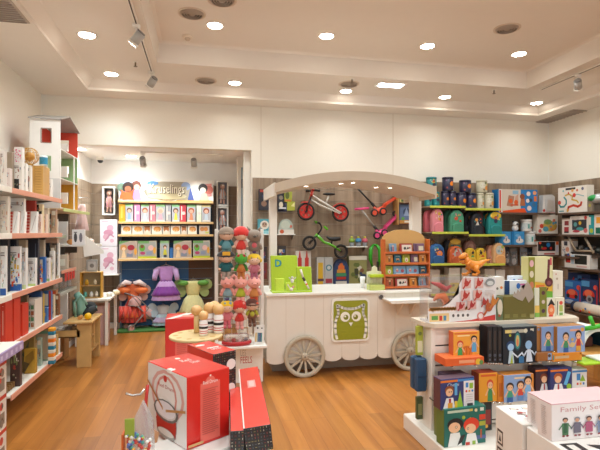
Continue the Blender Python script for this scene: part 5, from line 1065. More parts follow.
mb.box(0, 0, 0, W, .012, z1, M('#c9c3bf', .5), .0005); wall_open(mb, 0, W, z1, z2, .12, .21, z1 + .09, z1 + .24, 0, .012, hw_); wall_open(mb, 0, W, z2, Hh, .12, .215, z2 + .07, z2 + .22, 0, .012, hw_); mb.build('side_wall', dh)
for zz_, c in ((z1 + .09, '#8fae7c'), (z2 + .07, '#8d7468')):
    mb = MB(); w1 = .21 if zz_ < z2 else .215
    for a in ((.112, zz_ - .008, w1 + .008, zz_), (.112, zz_ + .15, w1 + .008, zz_ + .158), (.112, zz_, .12, zz_ + .15), (w1, zz_, w1 + .008, zz_ + .15)): mb.box(a[0], -.004, a[1], a[2], .002, a[3], M(c, .5), .0005)
    mb.build('window_frame', dh)
mb = MB(); mb.box(.11, .02, z1 + .08, .22, .024, z1 + .25, M('#a9c49a', .5), .0005); mb.build('window_backing', dh)  # green panel put behind the opening so the window reads green
for z_, m in ((0, hw_), (z1, hw_), (z2, hw_)): mb = MB(); mb.box(0, .012, z_, W, D, z_ + .012, m, .001); mb.build('floor_board', dh)
for za, zb_, m, nme in ((.012, z1, yel, 'lower_room'), (z1 + .012, z2, grn, 'middle_room'), (z2 + .012, Hh + .0, redr, 'top_room')):
    mb = MB(); mb.box(0, .012, za, .012, D, zb_, M('#b9c9a6', .5) if nme == 'middle_room' else m, .0005); wall_open(mb, .012, W, za, zb_, .1, .21, za + .08, za + .22, D - .014, D, m); mb.build(nme + '_wall', dh)
for z_ in (0, z1): mb = MB(); mb.box(W - .012, .012, z_ + .012, W, .03, z_ + z1, white, .001); mb.build('front_frame', dh); mb = MB(); mb.box(W - .012, D - .16, z_ + .012, W, D - .14, z_ + z1, white, .001); mb.build('front_frame', dh)
mb = MB(); mb.T = Matrix.Translation((0, 0, Hh)); mb.add([(-.01, -.02, 0), (W + .02, -.02, 0), (W + .02, D * .42, .10), (-.01, D * .42, .10), (-.01, -.02, .014), (W + .02, -.02, .014), (W + .02, D * .42, .114), (-.01, D * .42, .114)], [[0, 1, 2, 3], [4, 7, 6, 5], [0, 4, 5, 1], [1, 5, 6, 2], [2, 6, 7, 3], [3, 7, 4, 0]], rf); mb.build('roof', dh)
mb = MB(); mb.T = Matrix.Translation((0, 0, Hh)); mb.add([(-.01, D * .42, .10), (W + .02, D * .42, .10), (W + .02, D + .02, .0), (-.01, D + .02, .0), (-.01, D * .42, .114), (W + .02, D * .42, .114), (W + .02, D + .02, .014), (-.01, D + .02, .014)], [[0, 1, 2, 3], [4, 7, 6, 5], [0, 4, 5, 1], [1, 5, 6, 2], [2, 6, 7, 3], [3, 7, 4, 0]], rf); mb.build('roof', dh)
# shelves and goods below the dollhouse
ts = lshelf2('wall_shelf', 'greenish glass fronted shelf under the dollhouse shelf', 5.7, 6.1, 1.56, -1.62, M('#9fb39a', .4), M('#b9c6b0', .3))
a = atY(78, 245, 5.9); x, w_, zb, h = pr(72, 229.5, 84.5, 245.5, 5.92)
pack('toy_box', 'white box with two dark grey insect prints left of the sloping white tray', 'toy box', (x, 5.92, 1.561 if abs(zb - 1.561) < .08 else zb), w_, h, .05, '#e4e0de', [('e', .28, .5, .13, .3, '#4a4547'), ('e', .7, .5, .13, .3, '#77727a'), ('r', .15, .8, .4, .85, '#4a4547')])
tb = lshelf2('toy_ledge', 'white ledge with a long sloping end panel holding small soft toys', 6.15, 6.84, 1.44, -1.36, white, white, xw=-1.78 if False else XL + .02)
mb = MB(); q_ = [atY(u, v, 6.13) for u, v in ((82, 233), (84, 257), (103.5, 253.5), (103.5, 250))]; mb.prism([(p.x, p.z) for p in q_], 0, .015, white)
o = mb.build('end_panel', tb); o.location = (-(XL + .02), -.02, -1.44)
for k, (x, y, z, c, s_) in enumerate(((-1.60, 6.3, 1.47, '#e8a05a', .045), (-1.56, 6.45, 1.465, '#e9d9c9', .05), (-1.52, 6.6, 1.465, '#e39a52', .045), (-1.5, 6.8, 1.465, '#d9b9a9', .045), (-1.62, 6.6, 1.48, '#8a5a48', .055))):
    mb = MB(); mb.ball((0, 0, s_ * .8), s_, M(c, .6), sz=.8, sx=1.3); tag(mb.build('soft_toy', None, (x, y, 1.4405)), f'small {["orange", "cream", "amber", "pale pink", "brown"][k]} soft toy lying on the sloping white ledge', 'toy', 'small soft toys on the white ledge')
# salmon shelf with hanging red things & clear boxes
t = lshelf2('wall_shelf', 'salmon edged shelf with red clips beyond the middle shelf', 5.56, 6.15, 1.17, -1.52, salmon, M('#8f7f70', .5))
for k in range(4): mb = MB(); mb.box(.60, .06 + .11 * k, -.12, .61, .12 + .11 * k, -.03, M('#c9382c', .4), .002); mb.build('clip', t)
t = lshelf2('wall_shelf', 'grey edged shelf of clear plastic boxes beyond the second lowest shelf', 5.56, 6.3, .92, -1.55, M('#b5b9ae', .4), M('#a9a598', .4))
clr = M('#dcdad2', .1, trans=.6, alpha=.6)
for k in range(4):
    mb = MB(); mb.box(-.07, 0, 0, .07, .13, .2, clr, .004); t2 = mb.build('clear_box', None, (-1.66, 5.6 + .17 * k, .9215)); tag(t2, f'clear plastic toy box, {["nearest", "second nearest", "second farthest", "farthest"][k]} of the row on the grey edged shelf', 'toy box', 'clear boxes on the grey edged shelf')
    mb = MB(); mb.box(-.045, .03, .004, .045, .1, .13, M(['#b3a58a', '#7c8a6a', '#a98f7c', '#6d7f7c'][k], .6), .004); mb.build('contents', t2)
lp_ = [( -1.70, 5.75, '#8fbcae', 'mint green canister box on the salmon edged shelf', .22), (-1.62, 5.95, '#c9b5a0', 'beige pack on the salmon edged shelf', .16)]
for x, y, c, lb, h in lp_: pack('toy_box', lb, 'toy box', (x, y, 1.1705), .12, h, .08, c, [('r', .2, .2, .8, .7, '#e3dccb')])
# ---------------------------------------------------------------- play workbench, white table and toys by the left wall
wd = M('#cfa568', .5, bump=.1, var=.12); wd2 = M('#c0935a', .5)
p0 = atZ(91, 367, 0); t = thing('toy_workbench', 'light wooden toy workbench with side table standing on the floor by the left shelves', 'toy workbench', (p0.x, p0.y, 0))
ht = .52; xe = .0; Lb = atX(102, 340, p0.x + .02).y - p0.y
mb = MB(); mb.box(-.16, 0, 0, 0, .03, ht, wd, .003); mb.build('leg_panel', t)
mb = MB(); mb.box(-.16, Lb - .03, 0, 0, Lb, ht, wd, .003); mb.build('leg_panel', t)
mb = MB(); mb.box(-.30, -.03, ht, .02, Lb + .03, ht + .025, wd, .004); mb.build('top_board', t)
mb = MB(); mb.box(-.15, .03, .16, -.01, Lb - .03, .18, wd2, .003); mb.build('shelf', t)
mb = MB(); mb.box(-.15, .03, .34, -.01, Lb * .45, .355, wd2, .003); mb.box(-.15, Lb * .45, .18, -.01, Lb * .45 + .02, ht, wd, .003); mb.build('divider', t)
mb = MB(); mb.box(-.15, Lb * .47, .18, -.13, Lb - .03, ht, M('#4a372c', .6), .002); mb.build('back_panel', t)
zs = atY(70, 334, p0.y + .05).z
mb = MB(); mb.box(-.62, .0, zs - .035, -.12, .03, zs + .05, wd, .003); mb.box(-.62, 0, zs - .035, -.14, .36, zs - .02, wd, .003); mb.box(-.16, 0, zs - .02, -.14, .36, zs + .07, wd, .003); mb.build('side_tray', t)
mb = MB(); mb.box(-.60, .02, 0, -.56, .06, zs - .03, wd, .003); mb.build('leg', t)
for k, (dx, c) in enumerate(((-.55, '#c9563f'), (-.46, '#d9cfc2'), (-.38, '#e6e0d8'), (-.30, '#b9ae9f'), (-.22, '#cdb68c'))):
    mb = MB(); mb.ball((0, 0, .045), .045, M(c, .6), sx=1.1, sz=1); tag(mb.build('soft_toy', None, (p0.x + dx, p0.y + .2, zs - .0195)), f'small {["red brown", "beige", "white", "grey", "tan"][k]} ball toy lying in the workbench side tray', 'toy', 'toys in the workbench tray')
mb = MB(); mb.ball((0, 0, .04), .042, M('#f2b90c', .4)); yb = atZ(88, 318, ht + .045); tag(mb.build('yellow_ball', None, (yb.x, yb.y, ht + .0255)), 'bright yellow ball on the wooden workbench top', 'ball')
mb = MB(); mb.cyl((0, -.05, .022), (0, .05, .022), .022, M('#c98a4a', .5), 14); tag(mb.build('wooden_cylinder', None, (yb.x - .10, yb.y + .06, ht + .0255)), 'small tan roll lying beside the yellow ball', 'toy')
# teal car seat toy
cs = thing('doll_car_seat', 'teal and black doll car seat on the workbench beside the left shelves', 'doll seat', (p0.x - .20, p0.y + .40, .5455), R(20)); teal = M('#8ebfb0', .5); bk = M('#23282a', .7)
mb = MB(); mb.tube([(-.02, 0, .02), (.0, 0, .16), (-.02, 0, .3), (-.08, 0, .40)], .06, teal, 12, radii=[.07, .075, .08, .05]); mb.build('backrest', cs)
mb = MB(); mb.tube([(.0, 0, .05), (.12, 0, .06), (.24, 0, .12)], .06, bk, 12, radii=[.06, .08, .06]); mb.build('seat', cs)
mb = MB(); mb.tube([(-.1, -.09, .0), (-.12, -.09, .25), (-.02, -.1, .38), (.08, -.1, .2)], .018, teal); mb.build('frame_bar', cs)
mb = MB(); mb.tube([(-.1, .09, .0), (-.12, .09, .25), (-.02, .1, .38), (.08, .1, .2)], .018, teal); mb.build('frame_bar', cs)
mb = MB(); mb.tube([(.0, -.04, .28), (.1, -.03, .14), (.14, 0, .09)], .012, bk); mb.build('strap', cs)
mb = MB(); mb.box(-.12, -.1, 0, .16, .1, .02, bk, .006); mb.build('base', cs); cs.scale = (.72,) * 3
mb = MB(); mb.box(-.16, -.10, 0, .12, .12, .30, wd2, .003); tag(mb.build('stool', None, (p0.x - .52, p0.y + .50, .0)), 'low wooden box stool behind the toy workbench tray', 'stool')
hb2 = thing('helmet', 'round black and teal helmet beside the doll car seat', 'helmet', (atZ(88, 312, ht + .1).x - .08, p0.y + .62, ht + .0255)); mb = MB(); mb.ball((0, 0, .075), .085, bk, sz=.85, sx=1.1); mb.build('shell', hb2); mb = MB(); mb.torus((0, 0, .07), .088, .012, teal, axis='Z', n=24); mb.build('trim_band', hb2)
# white table with wooden dollhouse shelf behind
q0 = atY(92, 306, 6.9); t = thing('display_table', 'white table with pink crates below, standing at the alcove corner', 'table', (0, 0, 0)); zt2 = .66; wx1 = atY(114, 299, 7.3).x; wx0 = -1.75
wt = atZ(93, 306, zt2)
mb = MB(); mb.box(wx0, 6.98, zt2 - .03, wx1, 7.75, zt2, shw, .003); mb.build('table_top', t)
for x, y in ((wx0 + .03, 7.02), (wx1 - .05, 7.7), (wx1 - .05, 7.02), (wx0 + .03, 7.7)): mb = MB(); mb.box(x - .02, y - .02, 0, x + .02, y + .02, zt2 - .03, shw, .003); mb.build('leg', t)
pk_a = [('p', [(.1, .1), (.9, .2), (.7, .8)], '#cf9f9a'), ('c', .4, .6, .15, '#e6d3cc')]
pack('toy_box', 'dusty pink box standing under the white corner table', 'toy box', ((wx0 + wx1) / 2, 7.05, .001), .34, .55, .3, '#c9a29a', pk_a)
for u0, u1, v0, v1, lb, c in ((95, 98, 0, 0, '', ''),): pass
sd = thing('toy_kitchen_shelf', 'small yellow and clear wooden dolls shelf standing on the white corner table', 'toy shelf', (atY(91, 300, 7.1).x, 7.08, zt2)); w1 = .27
for z in (0, .17, .36): mb = MB(); mb.box(-w1 / 2, 0, z, w1 / 2, .14, z + .014, wd, .002); mb.build('shelf', sd)
for s_ in (-1, 1): mb = MB(); mb.box(s_ * w1 / 2 - .008, 0, 0, s_ * w1 / 2 + .008, .14, .37, M('#d9a23a', .5), .002); mb.build('side_panel', sd)
mb = MB(); mb.box(-w1 / 2 + .01, .12, .01, w1 / 2 - .01, .135, .36, M('#c7b98f', .5), .001); mb.build('back_panel', sd)
for k, (dx, z, c) in enumerate(((-.08, .0145, '#5fb0a0'), (.0, .0145, '#e8e4dc'), (.07, .0145, '#e3d9c6'), (-.06, .1845, '#e0a92e'), (.05, .1845, '#d9c9a9'))):
    mb = MB(); mb.lathe([(.02, 0), (.028, .03), (.02, .06), (.01, .08)], M(c, .5), 14); tag(mb.build('toy_pot', None, (sd.location.x + dx, 7.12, zt2 + z)), f'tiny {["teal", "white", "cream", "yellow", "beige"][k]} pot on the small yellow dolls shelf', 'toy', 'tiny pots on the dolls shelf')
x, w_, zb, h = pr(86, 266, 97, 277, 7.1); pack('picture_card', 'small grey picture card standing on the yellow dolls shelf', 'card', (x, 7.12, zt2 + .3745), w_, .17, .02, '#b5b1ad', [('r', .15, .15, .85, .85, '#d3cfca'), ('c', .5, .5, .2, '#8d8884')])
for k, (dx, dy, c) in enumerate(((.22, .15, '#e9e4d9'), (.30, .3, '#dfc9a4'), (.26, .42, '#e6dccb'))):
    mb = MB(); mb.lathe([(.03, 0), (.045, .03), (.035, .06), (.0001, .065)], M(c, .5), 18); tag(mb.build('toy_pot', None, (sd.location.x + dx, 7.1 + dy, zt2 + .0005)), f'{["white", "tan", "cream"][k]} round toy pot standing on the white corner table', 'toy', 'round pots on the white table')
# ================================================================ central display table with the red drum box
TZ = .56
ct = thing('display_table', 'low white display table under the red toy boxes in the centre foreground', 'table', (0, 0, 0))
mb = MB(); mb.box(-.22, 1.95, TZ - .03, .32, 2.95, TZ, shw, .004); mb.build('table_top', ct)
mb = MB(); mb.box(-.30, 2.95, TZ - .03, .12, 3.95, TZ, shw, .004); mb.build('table_extension', ct)
for x, y in ((-.17, 2.0), (.27, 2.0), (-.2, 3.85), (.06, 3.85)): mb = MB(); mb.box(x - .03, y - .03, 0, x + .03, y + .03, TZ - .03, shw, .003); mb.build('leg', ct)
# drum box: near edge at u=187, left corner u=148, right corner u=230
red = '#cf2119'; zt = .925
A = atZ(187, 377.5, zt); B = atZ(148, 361, zt); C = atZ(229.5, 367, zt)
vl = (B - A); vr = (C - A); wl_, wr_ = vl.length, vr.length
angR = math.atan2(vr.y, vr.x)
print('DRUM', math.degrees(angR), math.degrees(math.atan2(vl.y, vl.x)), wl_, wr_)

# keep the box rectangular: right face along vr, left face perpendicular
hh = zt - TZ - .025
t = thing('drum_box', 'large red and white cardboard box with a toy drum print, nearest box in the centre', 'toy box', (A.x, A.y, TZ + .025), angR)
mb = MB(); D_ = wl_; mr = M(red, .3, coat=.3); mw = M('#e6e0dc', .35)
mb.box(0, 0, 0, wr_, D_, hh, mr, .003, {'left': mw, 'front': mr, 'right': mr, 'top': mr, 'back': mw, 'bottom': mr})
# right (front) face: text panel
art(mb, (0, 0, 0), (1, 0, 0), (0, 0, 1), (0, -1, 0), wr_, hh, [('r', .30, .04, .76, .86, '#e3685a'), ('c', .53, .86, .12, '#e3685a'), ('t', 'Red Drum', .36, .84, .05, '#f6e3dc', .34), ('c', .53, .95, .02, '#f6d9d0')] + lines(.34, .14, .74, .80, 22, '#c4574c') + [('r', 0, .04, .34, .075, '#caa06a')], .0004)
art(mb, (0, D_, 0), (0, -1, 0), (0, 0, 1), (-1, 0, 0), D_, hh, [
    ('e', .52, .62, .42, .36, '#dba59c'), ('e', .52, .62, .36, .31, '#e6e0dc'), ('e', .5, .60, .27, .30, '#d99288'), ('e', .5, .60, .23, .26, '#e9e2de'), ('c', .48, .85, .05, '#c8352c'), ('t', 'Red Drum', .30, .71, .055, '#b5483e', .40),
    ('p', [(.24, .24), (.76, .24), (.74, .06), (.27, .06)], '#b3251c'), ('e', .5, .06, .23, .075, '#9c9590'), ('e', .5, .08, .2, .05, '#d9d2cd'), ('p', [(.24, .36), (.76, .30), (.76, .14), (.28, .16)], '#b8271d'), ('e', .5, .39, .31, .155, '#6b6562'), ('e', .5, .40, .27, .13, '#cfc6c4'), ('e', .5, .41, .245, .115, '#e3dbe0'),
    ('l', [(.02, .72), (.42, .42)], .035, '#b5763c'), ('l', [(.52, .40), (.98, .52)], .035, '#c08a52'), ('c', .43, .41, .02, '#caa070'), ('c', .53, .40, .02, '#caa070')], .0004)
art(mb, (0, 0, hh), (1, 0, 0), (0, 1, 0), (0, 0, 1), wr_, D_, [('t', 'Red', .50, .62, .12, '#f3e6df', .22), ('t', 'Drum', .60, .48, .10, '#f3e6df', .2), ('c', .55, .82, .06, '#f3e6df'), ('r', .0, .38, .12, .42, '#efe9e4')], .0004)
mb.build('box', t)
mb = MB(); mb.T = Matrix.Translation((0, D_ * .42, hh)); mb.box(-.004, -.02, -.015, .02, .02, .004, M('#e9e2dc', .4), .003); o = mb.build('carry_tab', t)
# white box under it and bag of beads
pack('toy_box', 'white carton lying flat under the red drum box', 'carton', (A.x + .09, A.y - .06, TZ + .001), .40, .023, .28, '#e3ddd6', [('r', .1, .2, .8, .8, '#f1ece6')], angR, rough=.5)
bg = thing('bead_bag', 'clear bag of colourful beads beside the drum box at lower left', 'toy bag', (atY(144, 450, 2.1).x - .02, 2.12, TZ)); rb = random.Random(4)
mb = MB(); mb.prism([(-.07, 0), (.06, 0), (.055, .20), (.01, .30), (-.03, .22)], -.0, .05, M('#d9dce0', .15, trans=.5, alpha=.6)); mb.build('bag', bg)
mb = MB()
for k in range(90):
    mb.ball((rb.uniform(-.055, .048), rb.uniform(-.012, .0), rb.uniform(.01, .17)), .008, M(rb.choice(['#d9d2c9', '#e0a33a', '#c9453a', '#4f9a8f', '#5a6fae', '#a8c25a', '#e9e4de']), .3), n=8, k=5)
o = mb.build('beads', bg); o['kind'] = 'stuff'
mb = MB(); mb.box(-.06, -.013, .16, -.02, -.008, .24, M('#8fa03a', .5), .002); mb.build('leaf_print', bg); mb = MB(); mb.box(-.075, -.004, 0, -.066, .05, .17, M('#c9602a', .5), .002); mb.build('orange_edge', bg)
tm = thing('tambourine_stick', 'red strap with silver jingle clip sticking out left of the drum box', 'toy', (B.x - .035, B.y - .10, TZ + .001))
mb = MB(); mb.tube([(0.05, 0, 0), (.03, 0, .14), (.045, 0, .27)], .008, M('#c02a20', .4)); mb.build('strap', tm); mb = MB(); mb.tube([(-.06, 0, .235), (-.03, 0, .222), (.01, 0, .225), (.03, 0, .25)], .006, M('#c9c5c2', .25, .8)); mb.build('clip', tm)
# dark patterned box with red top
def patbox(name, label, P0, ang, w, d, h, z, rx=0, group=None, topart=(), seed=0, cream_=False):
    r = random.Random(seed); fr = []
    nx = max(4, int(w / .014)); nz = max(4, int(h / .014))
    for i in range(nx):
        for j in range(nz):
            x, y = (i + .5) / nx, (j + .5) / nz; c = r.choice(['#7a2a2c', '#4d5560', '#8a7a4a', '#3a4a52', '#8f3a35', '#b5aa9a']); q = r.random()
            dx, dy = (.32 / nx, .09 / nz) if q < .5 else (.1 / nx, .3 / nz)
            fr.append((x, y, dx, dy, c))
    mb = MB(); dk = M('#221b1d', .35); rd = M('#e0453a', .25, coat=.4)  # red of the tops is lightened to carry their glare
    mb.box(0, 0, 0, w, d, h, dk, .002, {'top': rd, 'front': dk, 'left': rd if cream_ else dk, 'right': dk, 'back': dk, 'bottom': dk})
    art(mb, (0, 0, 0), (1, 0, 0), (0, 0, 1), (0, -1, 0), w, h, [], .0003)
    for (x, y, dx, dy, c) in fr: art(mb, (0, -.0003, 0), (1, 0, 0), (0, 0, 1), (0, -1, 0), w, h, [('r', x - dx, y - dy, x + dx, y + dy, c)], .0003)
    if topart: art(mb, (0, 0, h), (1, 0, 0), (0, 1, 0), (0, 0, 1), w, d, topart, .0004)
    return tag(mb.build(name, None, P0 if len(P0) == 3 else (*P0, z), ang, rx), label, 'toy box', group)
# upright box (top 194-237, y 340-356; front right of it dark)
z2 = .905; a0 = atZ(213, 354.5, z2); b0 = atZ(236, 350, z2); ang = math.atan2((b0 - a0).y, (b0 - a0).x); wv = (b0 - a0).length
l0 = atZ(194.7, 343.4, z2); dv = (l0 - a0).length
o = patbox('patterned_box', 'upright dark patterned box with red top and white round marks behind the drum box', (a0.x, a0.y, TZ + .001), ang, wv, dv, z2 - TZ - .001, 0, seed=2, cream_=True,
           topart=[('r', .3, .45, .8, .5, '#f0dcd6'), ('t', 'BAND', .35, .3, .12, '#f0e0da', .4), ('e', .3, .75, .2, .06, '#f0dcd6')])
mb = MB(); mb.T = Matrix.Identity(4)
h_ = z2 - TZ
art(mb, (0, 0, 0), (1, 0, 0), (0, 0, 1), (0, -1, 0), wv, h_, [('c', .78, .78, .20, '#e6e0da')], .0012); mb.build('round_mark', o)
mb = MB(); art(mb, (0, 0, 0), (1, 0, 0), (0, 0, 1), (0, -1, 0), wv, h_, [('c', .78, .38, .18, '#e6e0da')], .0012); mb.build('round_mark', o)
# two long slanting red boxes lying to the right
zL = .69
f0 = atZ(246, 428.5, zL); f1 = atZ(270.5, 422, zL); w_ = .128
lbx = patbox('patterned_box', 'long red topped box with dark patterned end and a pale label', (f0.x, f0.y, TZ + .012), R(-3), w_, .95, zL - TZ - .012, 0, group='long red topped boxes', seed=5, topart=[('r', .35, .58, .72, .72, '#ef8f86'), ('r', .42, .60, .65, .70, '#f3b5ae'), ('r', .0, .0, .05, 1, '#e9d9d2')])  # pale strip down the left edge of the top is painted glare
lbx.rotation_euler = (0, R(-6), R(-3))
patbox('patterned_box', 'shorter red topped box with dark patterned end wedged beside the drum box', (f0.x - .072, f0.y + .0, TZ + .001), R(-3), .064, .62, zL - TZ - .008, 0, group='long red topped boxes', seed=6)
# round wooden disc stand with skittles
zd = .905; dc = atZ(196, 334.5, zd); t = thing('round_stand', 'round light wooden disc stand carrying the wooden skittles', 'stand', (dc.x, dc.y, TZ)); lw = M('#dcc08c', .45, bump=.1); lw2 = M('#c9a468', .5)
r0 = .178
mb = MB(); mb.lathe([(r0 - .004, zd - TZ - .018), (r0, zd - TZ - .012), (r0, zd - TZ - .004), (r0 - .004, zd - TZ)], lw, 48); mb.build('disc', t)
mb = MB(); mb.lathe([(.05, 0), (.03, .02), (.022, .04), (.022, zd - TZ - .018)], lw2, 20); mb.build('post', t)
for k in range(10):
    a = 2 * PI * k / 10; mb = MB(); mb.lathe([(.018, 0), (.018, .0012)], lw2, 14); mb.build('hole', t, (r0 * .75 * math.cos(a), r0 * .75 * math.sin(a), zd - TZ))
def skittle(u, v, top, label, kind='pin'):
    p = atZ(u, v, zd); H = atY(u, top, p.y).z - zd; t = thing('skittle', label, 'skittle', (p.x, p.y, zd + .0015), R(-10), 'wooden skittles on the round stand')
    wd_ = M('#d9a86a', .35, coat=.3); wt = M('#efe8e2', .4)
    if kind == 'mallet':
        mb = MB(); mb.lathe([(.018, 0), (.019, H * .7)], M('#dcb980', .4), 16); mb.build('handle', t)
        mb = MB(); mb.ball((0, 0, H * .80), H * .2, wd_, sz=.95, n=24, k=14); mb.build('head', t)
    else:
        r = H * .165
        mb = MB(); mb.lathe([(r, 0), (r * 1.05, H * .1), (r * 1.02, H * .55), (r * .7, H * .66)], wt, 24); b = mb.build('body', t)
        for z0, z1, c in ((.10, .13, '#c9433a'), (.18, .21, '#c9433a'), (.29, .38, '#2a2423'), (.45, .47, '#c9433a')): mb = MB(); mb.lathe([(r * 1.07, H * z0), (r * 1.07, H * z1)], M(c, .4), 24, cap=False); mb.build('stripe', b)
        mb = MB(); mb.ball((0, 0, H * .80), H * .2, wd_, n=24, k=14); mb.build('head', t)
    return t
skittle(214.5, 330, 301, 'wooden skittle with white striped body at the back of the group'); skittle(218.5, 333, 304, 'wooden skittle with white striped body at the right end of the group')
skittle(209.5, 332, 302.5, 'wooden skittle with white body half hidden in the middle'); skittle(196.5, 333, 305, 'plain wooden mallet with large round head at the left of the skittles', 'mallet')
skittle(203.5, 335.5, 311, 'front wooden skittle with white body and black belt beside the mallet')
# red box behind the disc
zr = .90; k0 = atZ(170, 319, zr); k1 = atZ(193.5, 318.5, zr); pack('toy_box', 'red box with white top print behind the round wooden stand', 'toy box', ((k0.x + k1.x) / 2, k0.y + .0, TZ + .001), .26, zr - TZ - .001, .26, '#c9251c', [('r', .3, .05, .72, .62, '#d85a4c'), ('r', .35, .5, .68, .56, '#eec0b5')] + lines(.35, .1, .68, .48, 8, '#c4463a'), R(0), top=[('p', [(0, 0), (.2, .0), (.9, .95), (.6, 1)], '#ecdcd4'), ('r', .5, .3, .9, .6, '#e08a7c')])
# ================================================================ right part of the back wall
limeedge = M('#c8cf4a', .45); shd = M('#b9a58d', .5); dkb = M('#5f4a3b', .55)
ordw = ['first', 'second', 'third', 'fourth', 'fifth', 'sixth', 'seventh', 'eighth']
def bshelf(label, u0, u1, v, Y, edge, board=shd, th=.02, sh=.03):
    a_, b_ = atY(u0, v, Y), atY(u1, v, Y); z = atY((u0 + u1) / 2, v, Y).z; t = thing('wall_shelf', label, 'shelf', ((a_.x + b_.x) / 2, YB - .02, z), 0, 'shelf boards on the back wall'); h = (b_.x - a_.x) / 2; d = YB - .02 - Y
    mb = MB(); mb.box(-h, -d, -th, h, 0, 0, board, .002); mb.build('board', t)
    mb = MB(); mb.box(-h, -d - .008, -sh, h, -d, .004, edge, .002)
    mb.build('price_strip', t)
    for s_ in (-1, 1): mb = MB(); mb.box(s_ * (h - .03) - .004, -d * .8, -.06, s_ * (h - .03) + .004, 0, -th, metal_dk, .001); mb.build('bracket', t)
    return z
YS = 6.46
z1a = bshelf('lime edged top shelf of dark blue tins right of the cart', 430, 465.5, 206, YS, limeedge); z1b = bshelf('lime edged top shelf beside the big orange and blue box', 465.5, 500.5, 208.5, YS, limeedge)
z2a = bshelf('lime edged shelf of pink and green backpacks', 432, 468.5, 232, YS, limeedge); z2b = bshelf('lime edged shelf of black and teal backpacks', 468.8, 505, 234.5, YS, limeedge)
z3a = bshelf('lime edged shelf of blue and orange backpacks', 431, 466, 263.5, YS, limeedge); z3b = bshelf('lime edged shelf of yellow and floral backpacks', 466.3, 505, 263.8, YS, limeedge)
z4 = bshelf('lowest lime edged shelf partly hidden behind the shelf unit', 431, 505, 293, YS, limeedge)
# cylindrical / box tins on the top shelf
def tin(u0, u1, v0, z, kind, label, Y=YS + .09):
    a_, b_ = atY(u0, 200, Y), atY(u1, 200, Y); h = atY((u0 + u1) / 2, v0, Y).z - z; w_ = b_.x - a_.x
    t = thing('toy_tin', label, 'tin', ((a_.x + b_.x) / 2, Y + w_ / 2, z + .0005), 0, 'round tins on the top lime edged shelf'); r = w_ / 2
    c = {'sun': '#2d2a44', 'tan': '#c9c3a9', 'teal': '#1f7d80'}[kind]
    mb = MB(); mb.lathe([(r * .97, 0), (r, .01), (r, h - .012), (r * .97, h - .01)], M(c, .35), 28); b = mb.build('body', t)
    mb = MB(); mb.lathe([(r * 1.02, h - .03), (r * 1.02, h), (r * .9, h + .004)], M('#23203a' if kind == 'sun' else c, .35), 28); mb.build('lid', t)
    def wrap(x, zc, q, cc, k, n=12):
        "a printed disc wrapped round the tin"
        pts = []
        for i in range(n):
            a2 = 2 * PI * i / n; ang = -PI / 2 + (x * w_ * 1.2 + q * w_ * math.cos(a2)) / r; zz_ = zc * h + q * w_ * math.sin(a2); rr = r + .0008 * k
            pts.append((rr * math.cos(ang), rr * math.sin(ang), zz_))
        mc = (( r + .0008 * k + .001) * math.cos(-PI / 2 + x * w_ * 1.2 / r), (r + .0008 * k + .001) * math.sin(-PI / 2 + x * w_ * 1.2 / r), zc * h)
        pm = MB(); pm.add(pts + [mc], [[i, (i + 1) % n, n] for i in range(n)], M(cc, .4)); return pm
    if kind == 'sun': L = [(.12, .5, .30, '#463d5c'), (.12, .5, .20, '#ef8a28'), (-.3, .75, .08, '#8a6f8a'), (-.25, .2, .07, '#b5483a'), (.32, .1, .07, '#8fa0b8')]
    elif kind == 'tan': L = [(-.15, .55, .25, '#dcd9c9'), (.2, .35, .22, '#e3973a'), (.1, .75, .12, '#7a8a5a'), (-.05, .2, .1, '#8f7a5a'), (.25, .6, .1, '#d8b93a')]
    else: L = [(0, .8, .3, '#c9b83a'), (0, .72, .12, '#b5482e'), (.05, .45, .2, '#3a3048'), (-.2, .2, .12, '#2fa0a0')]
    for k, (x, zc, q, cc) in enumerate(L): wrap(x, zc, q, cc, k + 1).build('print', b)
    return t
for u0, u1, v0, z, k, lb in ((426.5, 433.5, 192.5, z1a, 'teal', 'teal and yellow tin, left one under the canopy end'), (434, 441, 192, z1a, 'teal', 'teal and yellow tin beside the first dark blue tin'),
        (443.5, 450.5, 191, z1a, 'sun', 'dark blue tin with orange sun, first from the left on the lower row'), (450.8, 457.5, 191.2, z1a, 'sun', 'dark blue tin with orange sun, second from the left on the lower row'),
        (459, 468.5, 192.7, z1b, 'sun', 'dark blue tin with orange sun at the left of the second lime board'), (469, 478.5, 193, z1b, 'sun', 'dark blue tin with orange sun next to the tan tins'),
        (479, 485.5, 193, z1b, 'tan', 'tan and yellow tin, left of the pair'), (486.5, 496, 193, z1b, 'tan', 'tan and yellow tin beside the big orange and blue box')):
    tin(u0, u1, v0, z, k, lb)
zt1 = atY(450, 191, YS + .1).z + .012; zt2_ = atY(470, 192.9, YS + .1).z + .012; zt3 = atY(485, 193, YS + .1).z + .012; zt0 = atY(432, 192.5, YS + .1).z + .012
for u0, u1, v0, z, k, lb in ((429, 438.5, 177, zt0, 'teal', 'teal and yellow tin stacked on the two teal tins above the canopy end'), (445.5, 455.5, 177, zt1, 'sun', 'dark blue tin with orange sun stacked on the left pair'),
        (463, 473.5, 180, zt2_, 'sun', 'dark blue tin with orange sun stacked on the right pair'), (480, 489.5, 180, zt3, 'tan', 'tan and yellow tin stacked on the tan pair')):
    tin(u0, u1, v0, z, k, lb)
pack('toy_box', 'dark navy box behind the tan tins', 'toy box', (atY(496, 200, YS + .2).x, YS + .24, z1b + .0005), .14, .27, .08, '#1f2b45', [('r', .2, .2, .8, .8, '#2b3a5a')])
